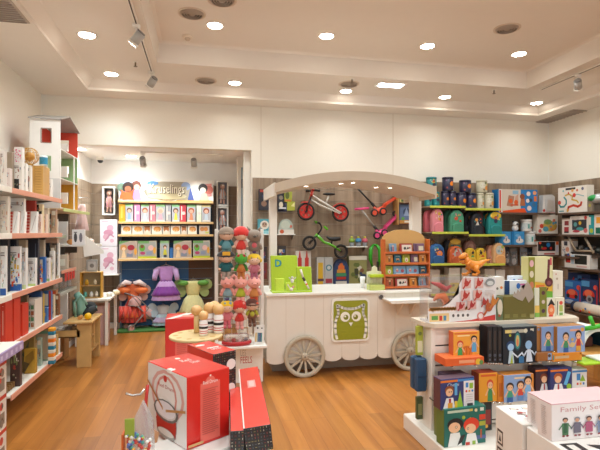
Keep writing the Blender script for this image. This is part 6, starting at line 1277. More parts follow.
# backpacks
def bag(u0, u1, v0, z, c, pc, label, prints=(), Y=YS + .03, d=.15, dark='#2a2a30', group='childrens backpacks on the lime edged shelves', rz=0):
    a_, b_ = atY(u0, 220, Y), atY(u1, 220, Y); w_ = b_.x - a_.x; h = atY((u0 + u1) / 2, v0, Y).z - z
    t = thing('backpack', label, 'backpack', ((a_.x + b_.x) / 2, Y, z + .0005), rz, group)
    def arch(w, h, n=14, sq=.42): return [(-w / 2 * .96, 0), (w / 2 * .96, 0), (w / 2, h * .08)] + [(w / 2 * math.cos(PI * i / n), h * (1 - sq) + h * sq * math.sin(PI * i / n)) for i in range(n + 1)] + [(-w / 2, h * .08)]
    def soft(mb, w, h, y0, y1, m, e=.02):
        rings = [(arch(w - e * 1.6, h - e), y0), (arch(w - e * .5, h - e * .3), y0 + e * .4), (arch(w, h), y0 + e), (arch(w, h), y1 - e), (arch(w - e, h - e), y1)]; n = len(rings[0][0]); vs = []
        for p, y in rings: vs += [(x, y, z_) for x, z_ in p]
        fs = [[k * n + i, k * n + (i + 1) % n, (k + 1) * n + (i + 1) % n, (k + 1) * n + i] for k in range(len(rings) - 1) for i in range(n)]
        mb.add(vs, fs, m, True); mb.add(vs[:n], [list(range(n))], m); mb.add(vs[-n:], [list(range(n))[::-1]], m)
    mb = MB(); soft(mb, w_, h, .0, d, M(c, .7, bump=.2, scale=40), .022); b = mb.build('bag', t); off = Y - YS - .03
    art(mb2 := MB(), (-w_ / 2, -.001, 0), (1, 0, 0), (0, 0, 1), (0, -1, 0), w_, h, list(prints) + (confetti(int(u0 * 7), ['#e8d9b5', '#d9583a', '#3a8a8a', '#e0b03a', '#2f3a5a', '#c98a9a'], 9, .15, .48, .85, .92, .1) if off < .01 else []), .0006)
    if prints or off < .01: mb2.build('print', b)
    mb = MB(); soft(mb, w_ * .8, h * .42, -.03, .0, M(pc, .7, bump=.2, scale=40), .012); mb.build('pocket', t)
    mb = MB(); mb.tube([(-w_ * .1, d * .6, h * .98), (-w_ * .06, d * .6, h * 1.05), (w_ * .06, d * .6, h * 1.05), (w_ * .1, d * .6, h * .98)], .006, M(dark, .6)); mb.build('carry_loop', t)
    for s_ in (-1, 1): mb = MB(); mb.tube([(s_ * w_ * .25, d, h * .85), (s_ * w_ * .32, d + .02, h * .5), (s_ * w_ * .3, d + .005, h * .08)], .01, M(dark, .7), 6); mb.build('strap', t)
    return t
B = [
 (425.5, 435.5, 209, z2a, '#c9606a', '#b5525e', 'rose pink backpack at the left end of the upper backpack shelf', [], .15),
 (432.5, 444, 208.5, z2a, '#e08a92', '#d97f88', 'light pink backpack with yellow flowers', [('c', .6, .78, .14, '#d9a83a'), ('c', .6, .55, .1, '#e0b04a'), ('c', .35, .6, .07, '#e6b5a8')], .0),
 (444.5, 455, 210, z2a, '#3f7f63', '#3a765c', 'dark green backpack with a red balloon', [('c', .62, .78, .17, '#c9503a'), ('r', .5, .5, .56, .68, '#e6d9c6')], .15),
 (450.5, 464.5, 210, z2a, '#4f9a78', '#48906f', 'green backpack with red apples in front of the darker one', [('c', .4, .62, .13, '#c9503a'), ('c', .7, .5, .08, '#c9503a')], .0),
 (464.5, 476, 211.5, z2b, '#24252b', '#1e1f25', 'black backpack with an astronaut print', [('c', .5, .72, .16, '#d99a5a'), ('p', [(.3, .3), (.5, .62), (.62, .4)], '#cfcac2')], .15),
 (472, 483.5, 213, z2b, '#22242c', '#23262e', 'black backpack with white astronaut in front', [('c', .4, .68, .13, '#e0a04a'), ('p', [(.3, .42), (.5, .62), (.62, .44)], '#d9d4cc'), ('c', .75, .55, .05, '#c9653a')], .0),
 (475, 485, 211, z2b, '#5a3030', '#502a2a', 'dark maroon backpack at the back between black and teal ones', [], .17),
 (483.5, 493, 213, z2b, '#2a8f8c', '#22807d', 'teal backpack with yellow top behind the similar one', [('e', .5, .82, .38, .16, '#dcb83a'), ('c', .5, .75, .12, '#3a2f2c')], .15),
 (489, 502.5, 211.5, z2b, '#2c9894', '#258683', 'teal backpack with yellow top and dark print in front', [('e', .5, .82, .4, .16, '#e3c13c'), ('c', .5, .72, .13, '#b5603a'), ('c', .5, .58, .14, '#3a3a55')], .0),
 (430, 438, 240, z3a, '#6b4a2a', '#5a3d24', 'brown patterned backpack at the left end of the lower backpack shelf', [('c', .5, .7, .2, '#c9863a'), ('c', .6, .5, .12, '#3a6a8a')], .14),
 (431, 445, 244, z3a, '#2c5f94', '#2a5788', 'blue backpack with a big orange sun', [('c', .6, .5, .32, '#3a3a6a'), ('c', .62, .5, .2, '#ee8530'), ('e', .3, .75, .1, .1, '#4f8fb8')], .0),
 (445, 453, 240, z3a, '#23242a', '#1e1f25', 'black backpack standing behind the orange one', [], .16),
 (449, 462, 238, z3a, '#a9813a', '#2f7f7a', 'tan backpack with yellow and teal top', [('e', .5, .85, .4, .1, '#d9b040'), ('r', .15, .6, .85, .72, '#2c8a86')], .14),
 (450, 463.5, 246, z3a, '#c9602f', '#b8562b', 'orange backpack with grey owl print', [('e', .6, .5, .3, .36, '#a9b9b0'), ('c', .6, .55, .2, '#c9776a'), ('c', .52, .7, .05, '#eeeae0')], .0),
 (465, 477, 240, z3b, '#8f6a62', '#825d56', 'mauve brown backpack with a round print behind the yellow ones', [('c', .5, .7, .24, '#b58a7c'), ('c', .55, .6, .12, '#5a4048')], .14),
 (467.5, 476.5, 248, z3b, '#d9b02f', '#d0a62c', 'yellow dinosaur backpack, left one', [('c', .6, .7, .14, '#2c2c2c'), ('p', [(.2, .3), (.8, .35), (.6, .6)], '#5a8a4a')], .0),
 (477, 487, 248, z3b, '#e0b62f', '#d6aa2c', 'yellow dinosaur backpack, right one', [('c', .4, .7, .14, '#2c2c2c'), ('p', [(.2, .3), (.8, .35), (.6, .6)], '#c95a2f')], .0),
 (488, 496, 245, z3b, '#c98f72', '#b87f66', 'salmon backpack with a red print', [('c', .5, .6, .2, '#c9352c'), ('c', .6, .8, .1, '#e6d0b0')], .08),
 (494, 506, 243, z3b, '#dfae7a', '#e3a566', 'floral cream and orange backpack at the right end', [('e', .45, .65, .3, .22, '#c9cdc6'), ('c', .7, .8, .12, '#a8b04a'), ('c', .4, .6, .1, '#8fb0c0')], .0)]
for u0, u1, v0, z, c, pc, lb, pr_, off in B: bag(u0, u1, v0, z, c, pc, lb, pr_, YS + .03 + off, .11 if off or u1 - u0 < 99 else .15)
# boxes on the lowest lime shelf, half hidden
for k, (u0, u1, v, c, a_) in enumerate(((431, 440, 270, '#b5a79a', [('r', .1, .2, .8, .7, '#cfc6b8')]), (449, 460, 268, '#cfc8bd', [('r', .1, .05, .9, .4, '#d9bf4a'), ('c', .4, .3, .12, '#8a6a3a')]), (462, 470, 268, '#c9bfb0', [('r', .2, .3, .7, .8, '#8fa08a')]), (485, 495, 269, '#b9ae9f', [('r', .2, .2, .8, .6, '#9a8f7c')]), (496, 505, 270, '#d6cfc4', [('c', .5, .5, .25, '#c98a6a')]))):
    x = atY((u0 + u1) / 2, 280, YS + .06); w_ = atY(u1, 280, YS + .06).x - atY(u0, 280, YS + .06).x
    pack('toy_box', f'pale box half hidden on the lowest lime edged shelf, {ordw[k]} from the left', 'toy box', (x.x, YS + .06, z4 + .0005), w_, atY(u0, v, YS + .06).z - z4, .15, c, a_, group='pale boxes on the lowest lime shelf')
# ---------------------------------------------------------------- brown shelves: big boxes, jars, games
YT = 6.50
def bput(u0, v0, u1, z, name, label, base, a_=(), Y=YT + .03, d=.12, cat='toy box', **k):
    a, b = atY(u0, 220, Y), atY(u1, 220, Y); h = atY((u0 + u1) / 2, v0, Y).z - z
    return pack(name, label, cat, ((a.x + b.x) / 2, Y, z + .0006), b.x - a.x, h, d, base, a_, **k)
zq1 = bshelf('dark shelf under the big orange and blue box', 501, 550, 212.8, YT, dkb, dkb)
bput(498.8, 189.5, 537.5, zq1, 'toy_box', 'big toy box with orange machines on the left and blue right side', '#1f78b8', [
    ('r', 0, 0, .075, 1, '#e6e0da'), ('r', .015, .02, .055, .96, '#d9382c'), ('r', .075, 0, .56, 1, '#d9cdbf'), ('p', [(.2, .3), (.35, .25), (.4, .7), (.25, .75)], '#b5826a'), ('p', [(.38, .3), (.5, .3), (.5, .8), (.42, .7)], '#cfa08a'),
    ('c', .3, .5, .1, '#e0612a'), ('c', .44, .45, .1, '#e0612a'), ('r', .3, .3, .5, .36, '#c9512a'), ('p', [(.1, .0), (.72, .0), (.66, .2), (.1, .08)], '#e8541f'), ('r', .35, .8, .5, .95, '#8fb8d0'), ('c', .6, .7, .12, '#8a4a2c'), ('p', [(.54, .3), (.68, .3), (.66, .6), (.56, .6)], '#b0653c'),
    ('c', .76, .82, .1, '#e6d9d0'), ('c', .74, .52, .09, '#e9e0da'), ('c', .82, .55, .08, '#33475f'), ('c', .78, .2, .11, '#e3d5cf'), ('c', .9, .35, .09, '#3a6f9a'), ('c', .92, .86, .09, '#e39a6a'), ('r', .9, .5, .97, .72, '#e07a3a')], d=.18)
tz = M('#dedbd9', .25, .15, bump=1., scale=14)
mb = MB(); w_ = .24; mb.prism([(-.12, 0), (.12, 0), (.11, .27), (.06, .30), (-.1, .29)], 0, .10, tz); mb.prism([(-.12, .0), (-.06, .0), (-.09, .25)], -.002, 0, M('#e6ded6', .5)); art(mb, (-.12, 0, 0), (1, 0, 0), (0, 0, 1), (0, -1, 0), .24, .29, [('c', .12, .14, .1, '#c9302c'), ('p', [(.3, .1), (.9, .1), (.85, .7), (.4, .75)], '#c4bab0'), ('r', .2, .0, .95, .06, '#c99a94')], .003)
p = atY(549.5, 212, YT + .06); tag(mb.build('foil_bag', None, (p.x - .02, YT + .05, zq1 + .0006)), 'silver foil toy bag with a red dot right of the big box', 'toy bag')
# row 2: jars, blue boxes
zq2 = bshelf('dark shelf carrying two blue boxes and white jars', 499, 537, 245, YT, dkb, dkb)
for k, (u0, u1, side) in enumerate(((499.5, 511, 'left'), (511.8, 524.5, 'right'))):
    bput(u0, 231.5, u1, zq2, 'toy_box', f'sky blue box with a white character print, {side} one of the pair', '#3f93cc', [('r', 0, 0, .18, 1, '#1f78b5'), ('c', .6, .55, .14, '#cfc6cf'), ('e', .62, .3, .3, .18, '#e6dcd6'), ('e', .45, .7, .18, .1, '#6fb0dc'), ('r', .55, .3, .62, .5, '#5a5560')], group='sky blue boxes on the dark shelf')
pw = atY(515.5, 231.5, YT + .08); t = thing('panda_figure', 'small white panda figure with black eyes on the blue boxes', 'toy figure', (pw.x, YT + .09, atY(512, 231.5, YT + .03).z + .002)); wm = M('#eeebe6', .4)
mb = MB(); mb.ball((0, 0, .05), .05, wm, sz=1); mb.build('body', t); mb = MB(); mb.ball((0, -.01, .115), .045, wm); h_ = mb.build('head', t)
mb = MB(); mb.ball((0, -.054, .115), .014, M('#2b2a2e', .4), sx=1.6); mb.build('face', h_)
for s_ in (-1, 1): mb = MB(); mb.ball((s_ * .035, 0, .155), .014, M('#2b2a2e', .4)); mb.build('ear', h_)
zj = zq2
for k, (u, v, side) in enumerate(((530.5, 231.5, 'lower'), (527, 219.5, 'upper'))):
    x = atY(u, 240, YT + .1); zb_ = zq2 if k == 0 else zj2; h = atY(u, v, YT + .1).z - zb_
    t = thing('white_jar', f'white jar with teal and brown label, {side} of the two stacked jars', 'jar', (x.x, YT + .12, zb_ + .0006), 0, 'stacked white jars'); r = .082
    mb = MB(); mb.lathe([(r * .98, 0), (r, .01), (r, h * .86)], M('#e6e1da', .3), 30); b = mb.build('body', t)
    mb = MB(); mb.lathe([(r * 1.04, h * .84), (r * 1.04, h - .008), (r, h - .001)], M('#eeeae5', .3), 30); mb.build('lid', t)
    mb = MB(); mb.lathe([(r + .001, h * .2), (r + .001, h * .7)], M('#cfd9d6', .4, var=.3, scale=30), 30, cap=False); art(mb, (-.03, -r - .003, h * .2), (1, 0, 0), (0, 0, 1), (0, -1, 0), .09, h * .45, [('r', .0, .1, .3, .9, '#5fa8a0'), ('r', .5, .1, .9, .4, '#b5705a')]); mb.build('label', b)
    zj2 = zb_ + h + .002
# clear packs hanging below
for k, (u0, u1, v0, v1) in enumerate(((504.5, 510, 247, 265), (510.5, 518, 248, 266), (521, 528, 247, 265.5), (528.5, 537, 248, 263))):
    x, w_, zb, h = pr(u0, v0, u1, v1, YB - .14); t = thing('hanging_pack', f'clear plastic hanging pack of silver toys under the jars, {ordw[k]} from the left', 'toy pack', (x, YB - .14, zb), 0, 'clear hanging packs under the jars')
    mb = MB(); mb.box(-w_ / 2, .02, 0, w_ / 2, .03, h, M(['#4a4f5f', '#8e8b86', '#9aa3ad', '#3f4656'][k], .4), .002); mb.build('card', t)
    mb = MB(); mb.box(-w_ / 2 + .01, -.01, .02, w_ / 2 - .01, .02, h * .75, M('#d6d9dc', .12, trans=.5, alpha=.55), .01); mb.build('blister', t)
    mb = MB(); mb.ball((0, .005, h * .25), w_ * .3, M(['#c9c5bf', '#e6e2dc', '#3a5078', '#b9b5ae'][k], .4), sy=.3, sz=1.3); mb.ball((0, .005, h * .55), w_ * .18, M('#e0dcd6', .4), sy=.3); mb.build('toy', t)
    mb = MB(); mb.cyl((0, .02, h - .01), (0, .12, h - .01), .004, chrome); mb.build('wall_hook', t)
# column of games near the corner
zg = [bshelf('dark shelf carrying the white board game box', 537.5, 561, 233.8, YT, dkb, dkb), bshelf('dark shelf carrying the box with black and red toys', 537.5, 561, 255.3, YT, dkb, dkb)]
bput(537.5, 214.8, 558, zg[0], 'game_box', 'white board game box with a coloured map print', '#e6ddd0', [('e', .6, .4, .36, .28, '#cfae5a'), ('e', .5, .62, .2, .14, '#7fa06a'), ('c', .2, .4, .12, '#d9503a'), ('e', .4, .25, .14, .14, '#5fa3b0'), ('c', .8, .7, .09, '#d97a5a'), ('e', .75, .3, .16, .14, '#d9894a'), ('c', .12, .15, .1, '#d9635a')] + confetti(70, ['#c9a24a', '#8aa04a', '#4f9ab5', '#e0a06a'], 10, .35, .2, .95, .7, .13), cat='game box')
bput(537.5, 241.5, 559, zg[1], 'toy_box', 'white tray box holding black, blue and red toy vehicles', '#e3d5cc', [('r', .02, .3, .82, .98, '#201f24'), ('c', .5, .75, .16, '#2f7fb8'), ('e', .3, .5, .14, .1, '#b5302c'), ('c', .12, .9, .1, '#e0553a'), ('r', .85, .75, .98, 1, '#e8622a'), ('c', .62, .5, .1, '#c9352c'), ('c', .2, .6, .06, '#6a9a3a'), ('r', .3, .05, .8, .14, '#c9352c'), ('r', .86, .2, .96, .7, '#d9d3e0')])
# ================================================================ right wall
XW = XR - .34
def rshelf(label, u0, v0, u1, v1=None, edge=dkb):
    a_ = atX(u0, v0, XW); y0 = atX(min(u1, 604), v0, XW).y; y1 = min(a_.y, YB - .05); z = a_.z
    t = thing('wall_shelf', label, 'shelf', (XR - .02, y0, z), 0, 'shelf boards on the right wall'); L = y1 - y0; d = XR - .02 - XW
    mb = MB(); mb.box(-d, 0, -.02, 0, L, 0, dkb, .002); mb.build('board', t); mb = MB(); mb.box(-d - .008, 0, -.028, -d, L, .003, edge, .002); mb.build('price_strip', t)
    for y in (.05, L - .05): mb = MB(); mb.box(-d * .8, y, -.07, 0, y + .008, -.02, metal_dk, .001); mb.build('bracket', t)
    return z
def rput(u0, u1, vtop, z, name, label, base, a_=(), X=XW + .03, d=.14, cat='toy box', **k):
    p, q = atX(u0, 220, X), atX(u1, 220, X); y0, y1 = sorted((p.y, q.y)); um = (u0 + u1) / 2; h = atX(um, vtop, X).z - z
    return pack(name, label, cat, (X, (y0 + y1) / 2, z + .0006), y1 - y0, h, d, base, a_, R(-90), **k)
zr1 = rshelf('dark top shelf on the right wall under the marble track box', 556, 213.5, 604)
zr2 = rshelf('dark second shelf on the right wall', 558, 234.5, 604)
zr3 = rshelf('dark third shelf on the right wall', 559, 256, 578); zr4 = rshelf('dark fourth shelf on the right wall under the white window box', 562, 267, 604)
zr5 = rshelf('dark fifth shelf on the right wall under the car boxes', 560, 302, 604)
rput(558, 587, 186.5, zr1, 'toy_box', 'large white box with red and teal marble track print', '#ebe3d8', [
    ('l', [(.02, .4), (.1, .25), (.22, .25), (.3, .35), (.3, .5), (.22, .62)], .07, '#3f9a9a'), ('l', [(.36, .1), (.38, .22), (.55, .28), (.7, .22), (.8, .28), (.82, .38)], .09, '#dc4a32'), ('l', [(.26, .68), (.4, .72), (.52, .62), (.5, .5), (.66, .45), (.72, .36)], .06, '#d9b23f'), ('l', [(.5, .66), (.7, .68), (.9, .6)], .035, '#8fb5b8'),
    ('c', .06, .42, .08, '#d9483a'), ('c', .58, .66, .08, '#dc4036'), ('c', .38, .76, .04, '#dc4036'), ('r', .28, .88, .62, .96, '#33302e'), ('c', .52, .85, .06, '#e0a55a'), ('c', .68, .84, .05, '#cf6a4a'), ('c', .86, .88, .06, '#6a6f8a'), ('r', .32, .04, .38, .16, '#e0b03a'), ('r', .05, .06, .22, .1, '#3f9a9a'), ('c', .2, .86, .04, '#7fc0c0')], d=.12)
rput(587.5, 592, 199, zr1, 'toy_box', 'small grey brown box squeezed right of the marble track box', '#8a7d6c', [('c', .5, .5, .3, '#a9a04a')])
pz_ = atX(598, 199, XW + .1); t = thing('toy_spaceship', 'rounded silver and green toy vehicle in a pack at the right edge', 'toy vehicle', (XW + .12, pz_.y, zr1 + .001))
mb = MB(); mb.box(-.05, -.16, 0, .1, .16, .10, M('#5a5148', .5), .004); mb.build('base', t)
mb = MB(); mb.ball((0, 0, .18), .11, M('#c9cfd2', .2, .4), sy=1.5, sz=.7); mb.build('hull', t); mb = MB(); mb.ball((-.05, .03, .19), .075, M('#1f9a4a', .3), sy=1.3, sz=.7); mb.build('window', t)
rput(570, 588.5, 216, zr2, 'toy_box', 'white box with dark toy vehicles and a red dot', '#e3dcd2', [('r', .12, .25, .9, .8, '#3a3a40'), ('e', .3, .9, .25, .12, '#c9c0b8'), ('c', .3, .55, .12, '#5fa0a0'), ('c', .55, .62, .1, '#e0b03a'), ('e', .55, .3, .2, .1, '#4a9a9a'), ('c', .85, .9, .1, '#cf3f3a'), ('c', .85, .22, .13, '#cf6a6a'), ('e', .35, .18, .2, .07, '#b5404a')])
rput(562, 569.5, 219.5, zr2, 'toy_box', 'small white box with a dark red print stacked left of the vehicle box', '#ddd3c8', [('r', .3, .1, .9, .5, '#a8353a'), ('r', .3, .1, .9, .2, '#33262a'), ('r', .35, .6, .9, .9, '#8f3a3a')])
rput(588.8, 594, 215, zr2, 'toy_box', 'teal and white narrow box on the right wall second shelf', '#2f9aa0', [('e', .5, .2, .35, .12, '#b9c03a'), ('r', .0, .5, .4, .9, '#e3ddd3')])
rput(594.2, 601, 214, zr2, 'toy_box', 'white box with an orange square at the right edge', '#e6dfd6', [('r', .3, .55, .9, .85, '#eda02c'), ('r', .2, .05, .9, .35, '#1f6a55')])
rput(561.5, 570, 241, zr3, 'toy_box', 'white patterned box left of the toy vehicle rack', '#d6ccc4', [('r', .3, .7, .7, .98, '#3a3540'), ('c', .7, .45, .22, '#c98a72'), ('c', .8, .12, .12, '#3f5fa0')] + confetti(80, ['#a98f8f', '#7f8aa0', '#c9b0a0'], 8, .05, .1, .6, .65, .12))
# dark open toy garage
p = atX(583, 256, XW + .05); t = thing('toy_garage', 'dark open framed toy garage with beige bars on the right wall', 'toy garage', (XW + .06, p.y, zr3 + .06)); bm_ = M('#a3917a', .5); dm = M('#2a2826', .6)
mb = MB(); mb.box(-.02, -.28, 0, .2, .28, .012, dm, .003); mb.build('floor', t); mb = MB(); mb.box(.16, -.28, .012, .2, .28, .24, M('#33312c', .6), .003); mb.build('back_panel', t)
for ya, yb, za, zb_ in ((.27, .12, .24, .02), (.12, -.2, .02, .03), (-.2, -.05, .0, .22), (.27, -.05, .24, .26)): mb = MB(); mb.cyl((-.02, ya, za + .01), (-.02, yb, zb_ + .01), .016, bm_, 8); mb.build('bar', t)
for k in range(5): mb = MB(); mb.ball((.06, -.2 + .1 * k, .05 + .03 * (k % 2)), .04, M(['#3a3f3a', '#4a4540', '#2f3a44', '#55504a', '#3f3a36'][k], .4)); mb.build('vehicle', t)
mb = MB(); mb.box(.0, -.24, -.062, .12, .24, -.001, M('#4a4038', .6), .003); mb.build('stand', t)
rput(564.5, 589.5, 254.5, zr4, 'toy_box', 'white open fronted box with dark window and red sports car', '#e6e0d8', [('r', .42, .3, .9, .95, '#2a2c28'), ('r', .05, .35, .25, .9, '#8a3a30'), ('r', .1, .4, .25, .55, '#cf2c24'), ('r', .28, .3, .4, .95, '#a9c3d6'), ('r', .5, .08, .9, .2, '#d9b0a8')])
# car boxes
carart = lambda s_: [('e', .45, .45, .36, .2, '#c9352c'), ('e', .42, .52, .24, .12, '#d96a4a'), ('c', .2, .35, .1, '#23242a'), ('c', .7, .35, .1, '#23242a'), ('r', .0, .75, .5, .95, '#4f8fc0'), ('e', .3, .12, .3, .08, '#9fb0c8'), ('c', .85, .75, .12, '#d04a3a'), ('r', .9, .1, .98, .8, '#a82a2c')]
zc2 = (zr5 + atX(580, 274, XW + .1).z) / 2
rput(565, 581, 281, zr5, 'car_box', 'dark blue box with a red car print, lower left of the car boxes', '#2f5f9f', carart(1), X=XW + .0, group='blue car boxes on the right wall')
rput(581.5, 598, 280, zr5, 'car_box', 'dark blue box with a red car and wheel print, lower right of the car boxes', '#22365f', carart(2) + [('c', .5, .3, .2, '#8a8a90'), ('c', .5, .3, .1, '#3a3a40')], X=XW + .0, group='blue car boxes on the right wall')
rput(568, 590, 273.5, zr5, 'car_box', 'blue patterned car box standing at the back of the car boxes', '#27406f', confetti(91, ['#c9d0dc', '#b53a34', '#4f86c0', '#1c2a4a'], 16, .02, .5, .98, .98, .2), X=XW + .16, group='blue car boxes on the right wall')
rput(598.5, 603, 270, zr5, 'toy_box', 'dark box at the right edge beside the car boxes', '#2a2530', [('r', .2, .2, .6, .8, '#a93a34')], X=XW)
# roll / cushion and low goods seen past the shelf unit
p = atX(590, 309, XW + .0); t = thing('cushion_roll', 'cream roll with navy end and coloured print below the car boxes', 'toy roll', (XW - .0, p.y, p.z)); 
mb = MB(); mb.cyl((0, .22, 0), (0, -.25, 0), .075, M('#d9cbb8', .6), 24); mb.build('roll', t); mb = MB(); mb.cyl((0, .22, 0), (0, .28, 0), .077, M('#1f2740', .5), 24); mb.build('end_cap', t)
mb = MB()
for a2, y, c in ((2.6, .1, '#c9352c'), (2.9, .04, '#e0a33a'), (3.2, .0, '#3f6fa0'), (2.7, -.06, '#d96a3a')): mb.ball((.074 * math.cos(a2), y, .074 * math.sin(a2) * -1), .016, M(c, .5), n=10, k=6)
mb.build('print', t)
zr6 = p.z - .0765
t = thing('wall_shelf', 'dark low shelf on the right wall carrying the cream roll', 'shelf', (XR - .02, p.y - .4, zr6)); mb = MB(); mb.box(-.40, 0, -.02, 0, .9, 0, dkb, .002); mb.build('board', t)
# ================================================================ white slatted shelf unit in the right foreground
GX0, GX1, GY, GZ = 1.665, 2.93, 3.20, .92
gm = M('#ece4d9', .45); gslot = M('#4a3b33', .6)
g = thing('shelf_unit', 'white free standing slatted shelf unit with boxes hanging on its front', 'shelf unit', (GX0, GY, 0)); gw = GX1 - GX0; gd = .24
mb = MB(); z = GZ - .03; pitch = .148; top = z
zs_ = []
while z > .12:
    zb = max(.12, z - pitch); mb.box(.03, .012, zb + .012, gw - .03, gd - .012, z, gm, .002)
    if zb > .13: mb.box(.03, .022, zb - .002, gw - .03, gd - .022, zb + .012, gslot, .0005); zs_.append(zb + .006)
    z -= pitch
mb.build('slat_panel', g)
for x in (0, gw - .035): mb = MB(); mb.box(x, 0, .12, x + .035, gd, GZ - .03, gm, .003); mb.build('end_panel', g)
tp_ = [(-.04, .06), (.01, -.03), (gw - .01, -.03), (gw + .04, .06), (gw + .04, gd + .02), (-.04, gd + .02)]
mb = MB(); n = len(tp_); mb.add([(x, y, z) for z in (GZ - .03, GZ) for x, y in tp_], [list(range(n))[::-1], list(range(n, 2 * n))] + [[i, (i + 1) % n, (i + 1) % n + n, i + n] for i in range(n)], M('#d9cab5', .45)); mb.build('top_board', g)
mb = MB(); mb.box(-.06, -.42, 0, gw + .06, gd + .12, .12, gm, .006); mb.build('base', g)
def gput(u0, v0, u1, v1, Y, name, label, base, a_=(), d=.07, cat='game box', rz=0, hooks=True, **k):
    x, w_, zb, h = pr(u0, v0, u1, v1, Y); zt__ = zb + h; zb = max(zb, .1208); h = zt__ - zb
    if hooks and zb > .13:
        for s_ in (-1, 1): m_ = MB(); m_.cyl((x + s_ * w_ * .3, GY + .012, zb - .008), (x + s_ * w_ * .3, Y - .01, zb - .008), .005, chrome); h_ = m_.build('prong', g); h_.location = (-GX0, -GY, 0)
    return pack(name, label, cat, (x, Y, zb), w_, h, d, base, a_, rz, **k)
sk = '#e8b892'
pump = [('r', .04, .9, .9, .96, '#e2702f'), ('r', .15, .82, .62, .87, '#f3d9a0'), ('e', .5, .25, .25, .22, '#d97a26'), ('l', [(.38, .12), (.36, .3), (.45, .42)], .03, '#b5581e'), ('l', [(.6, .12), (.64, .3), (.55, .42)], .03, '#b5581e'), ('l', [(.5, .08), (.5, .44)], .03, '#b5581e')] + kid(.25, .05, .62, sk, '#c9402a', '#3f9a55', 1.0) + kid(.78, .22, .62, sk, '#2a211f', '#5fa3cc', 1.0)
gput(453.5, 331.5, 479.5, 358, GY - .10, 'science_game', 'orange game box with two cartoon children and a pumpkin, standing on a flat orange box', '#eba23a', pump, .07, sidecol='#d9622c', topcol='#d98a6a')
gput(445.5, 357.8, 484, 365.5, GY - .17, 'science_game', 'flat orange game box lying under the upright pumpkin box', '#e2622a', [('r', .35, .3, .75, .7, '#f0a37a'), ('c', .85, .4, .4, '#e3b93a'), ('c', .93, .3, .3, '#5f8a4a')], .16, topcol='#e8743a', hooks=True)
alien = [('r', .06, .84, .62, .93, '#b5b0a0'), ('r', .06, .84, .25, .93, '#d9c47a'), ('c', .66, .885, .06, '#d9d4bf'), ('r', .8, .84, .9, .94, '#cfc9bd'), ('e', .42, .62, .1, .27, '#1f4a5a'), ('e', .42, .62, .075, .22, '#3f8f8a'), ('e', .42, .62, .05, .16, '#c9b56a'), ('e', .42, .58, .03, .1, '#d97a5a'), ('c', .2, .78, .035, '#a8b02a'), ('e', .8, .7, .16, .2, '#122535'),
         ('e', .22, .5, .13, .13, '#1f3f6a'), ('e', .22, .46, .09, .1, '#9fc3e6'), ('p', [(.14, .02), (.32, .02), (.28, .36), (.18, .36)], '#b9cfe0'), ('p', [(.2, .02), (.28, .02), (.26, .3)], '#a8b93a'), ('l', [(.28, .3), (.42, .18), (.55, .3)], .04, '#d9e3ee'), ('e', .74, .58, .15, .16, '#0f1c2c'), ('e', .74, .5, .1, .12, '#8fb8e0'), ('p', [(.66, .04), (.86, .04), (.8, .38), (.7, .38)], '#cfdcec'), ('l', [(.68, .34), (.6, .2), (.54, .3)], .04, '#cfdcec'), ('l', [(.82, .34), (.92, .22), (.96, .3)], .04, '#cfdcec'), ('r', .45, .02, .6, .2, '#2f6fa0')]
spine = [('r', .3, .35, .7, .88, '#3a302c'), ('c', .5, .2, .3, '#4a5260'), ('c', .5, .08, .2, '#5a6270')]
Ya_ = GY - .13
for k, (u0, u1) in enumerate(((487.5, 492.3), (492.7, 497.3), (497.7, 502.5))):
    gput(u0, 326.5, u1, 362.5, Ya_, 'science_game', f'black game box seen by its spine, {ordw[k]} of the row', '#15171c', spine, .11, group='black game boxes in a row on the shelf unit')
gput(503, 326.8, 537, 363.5, Ya_ - .01, 'science_game', 'black game box with two pale blue cartoon figures and a glowing lamp', '#10202c', alien, .11, group='black game boxes in a row on the shelf unit', topcol='#6a6f6f')
bl = [('r', .45, .8, .8, .88, '#e3a58a'), ('c', .9, .85, .08, '#e0a04a')] + kid(.3, .0, .78, sk, '#3a2a22', '#3f8a5f', .75, '#2f5fa0') + kid(.75, .05, .78, sk, '#1f1a1c', '#c23a30', .75, '#d9a03f') + [('c', .52, .3, .1, '#d9c08a'), ('c', .52, .5, .06, '#c9a86a')]
gput(541, 326.5, 557, 351, Ya_, 'science_game', 'light blue game box with a tan spine and a girl in green, behind its twin', '#7f9ccc', kid(.45, .0, .8, sk, '#4a3026', '#3f8a5f', 1.2, '#2f5fa0') + [('r', .78, 0, 1, 1, '#a8713a'), ('r', 0, 0, .02, 1, '#a8713a')], .10, sidecol='#a8713a', group='light blue game boxes with cartoon children')
gput(536.5, 327, 540.6, 351, Ya_ + .01, 'science_game', 'tan spine of a light blue game box, leftmost of the three', '#a8713a', [('c', .5, .9, .3, '#7f8fb0')], .10, group='light blue game boxes with cartoon children')
gput(557.5, 326, 585, 352.5, Ya_ - .03, 'science_game', 'light blue game box with a girl in green and a child in red, foremost one', '#8aa5d6', bl, .10, sidecol='#a8713a', group='light blue game boxes with cartoon children')
gput(537, 352.6, 552.5, 361, Ya_ - .03, 'science_game', 'brown box lying under the light blue game boxes', '#9a6232', [('r', .7, .1, .95, .9, '#8aa5c9'), ('c', .8, .6, .2, '#4a3026')], .12, group='flat boxes under the light blue games')
gput(553, 352.6, 582, 361, Ya_ - .04, 'science_game', 'orange box lying flat under the light blue game boxes', '#d9892c', [('r', .08, .35, .55, .65, '#c9b08a'), ('r', .0, .2, .04, .8, '#3f8a8a')], .12, group='flat boxes under the light blue games')
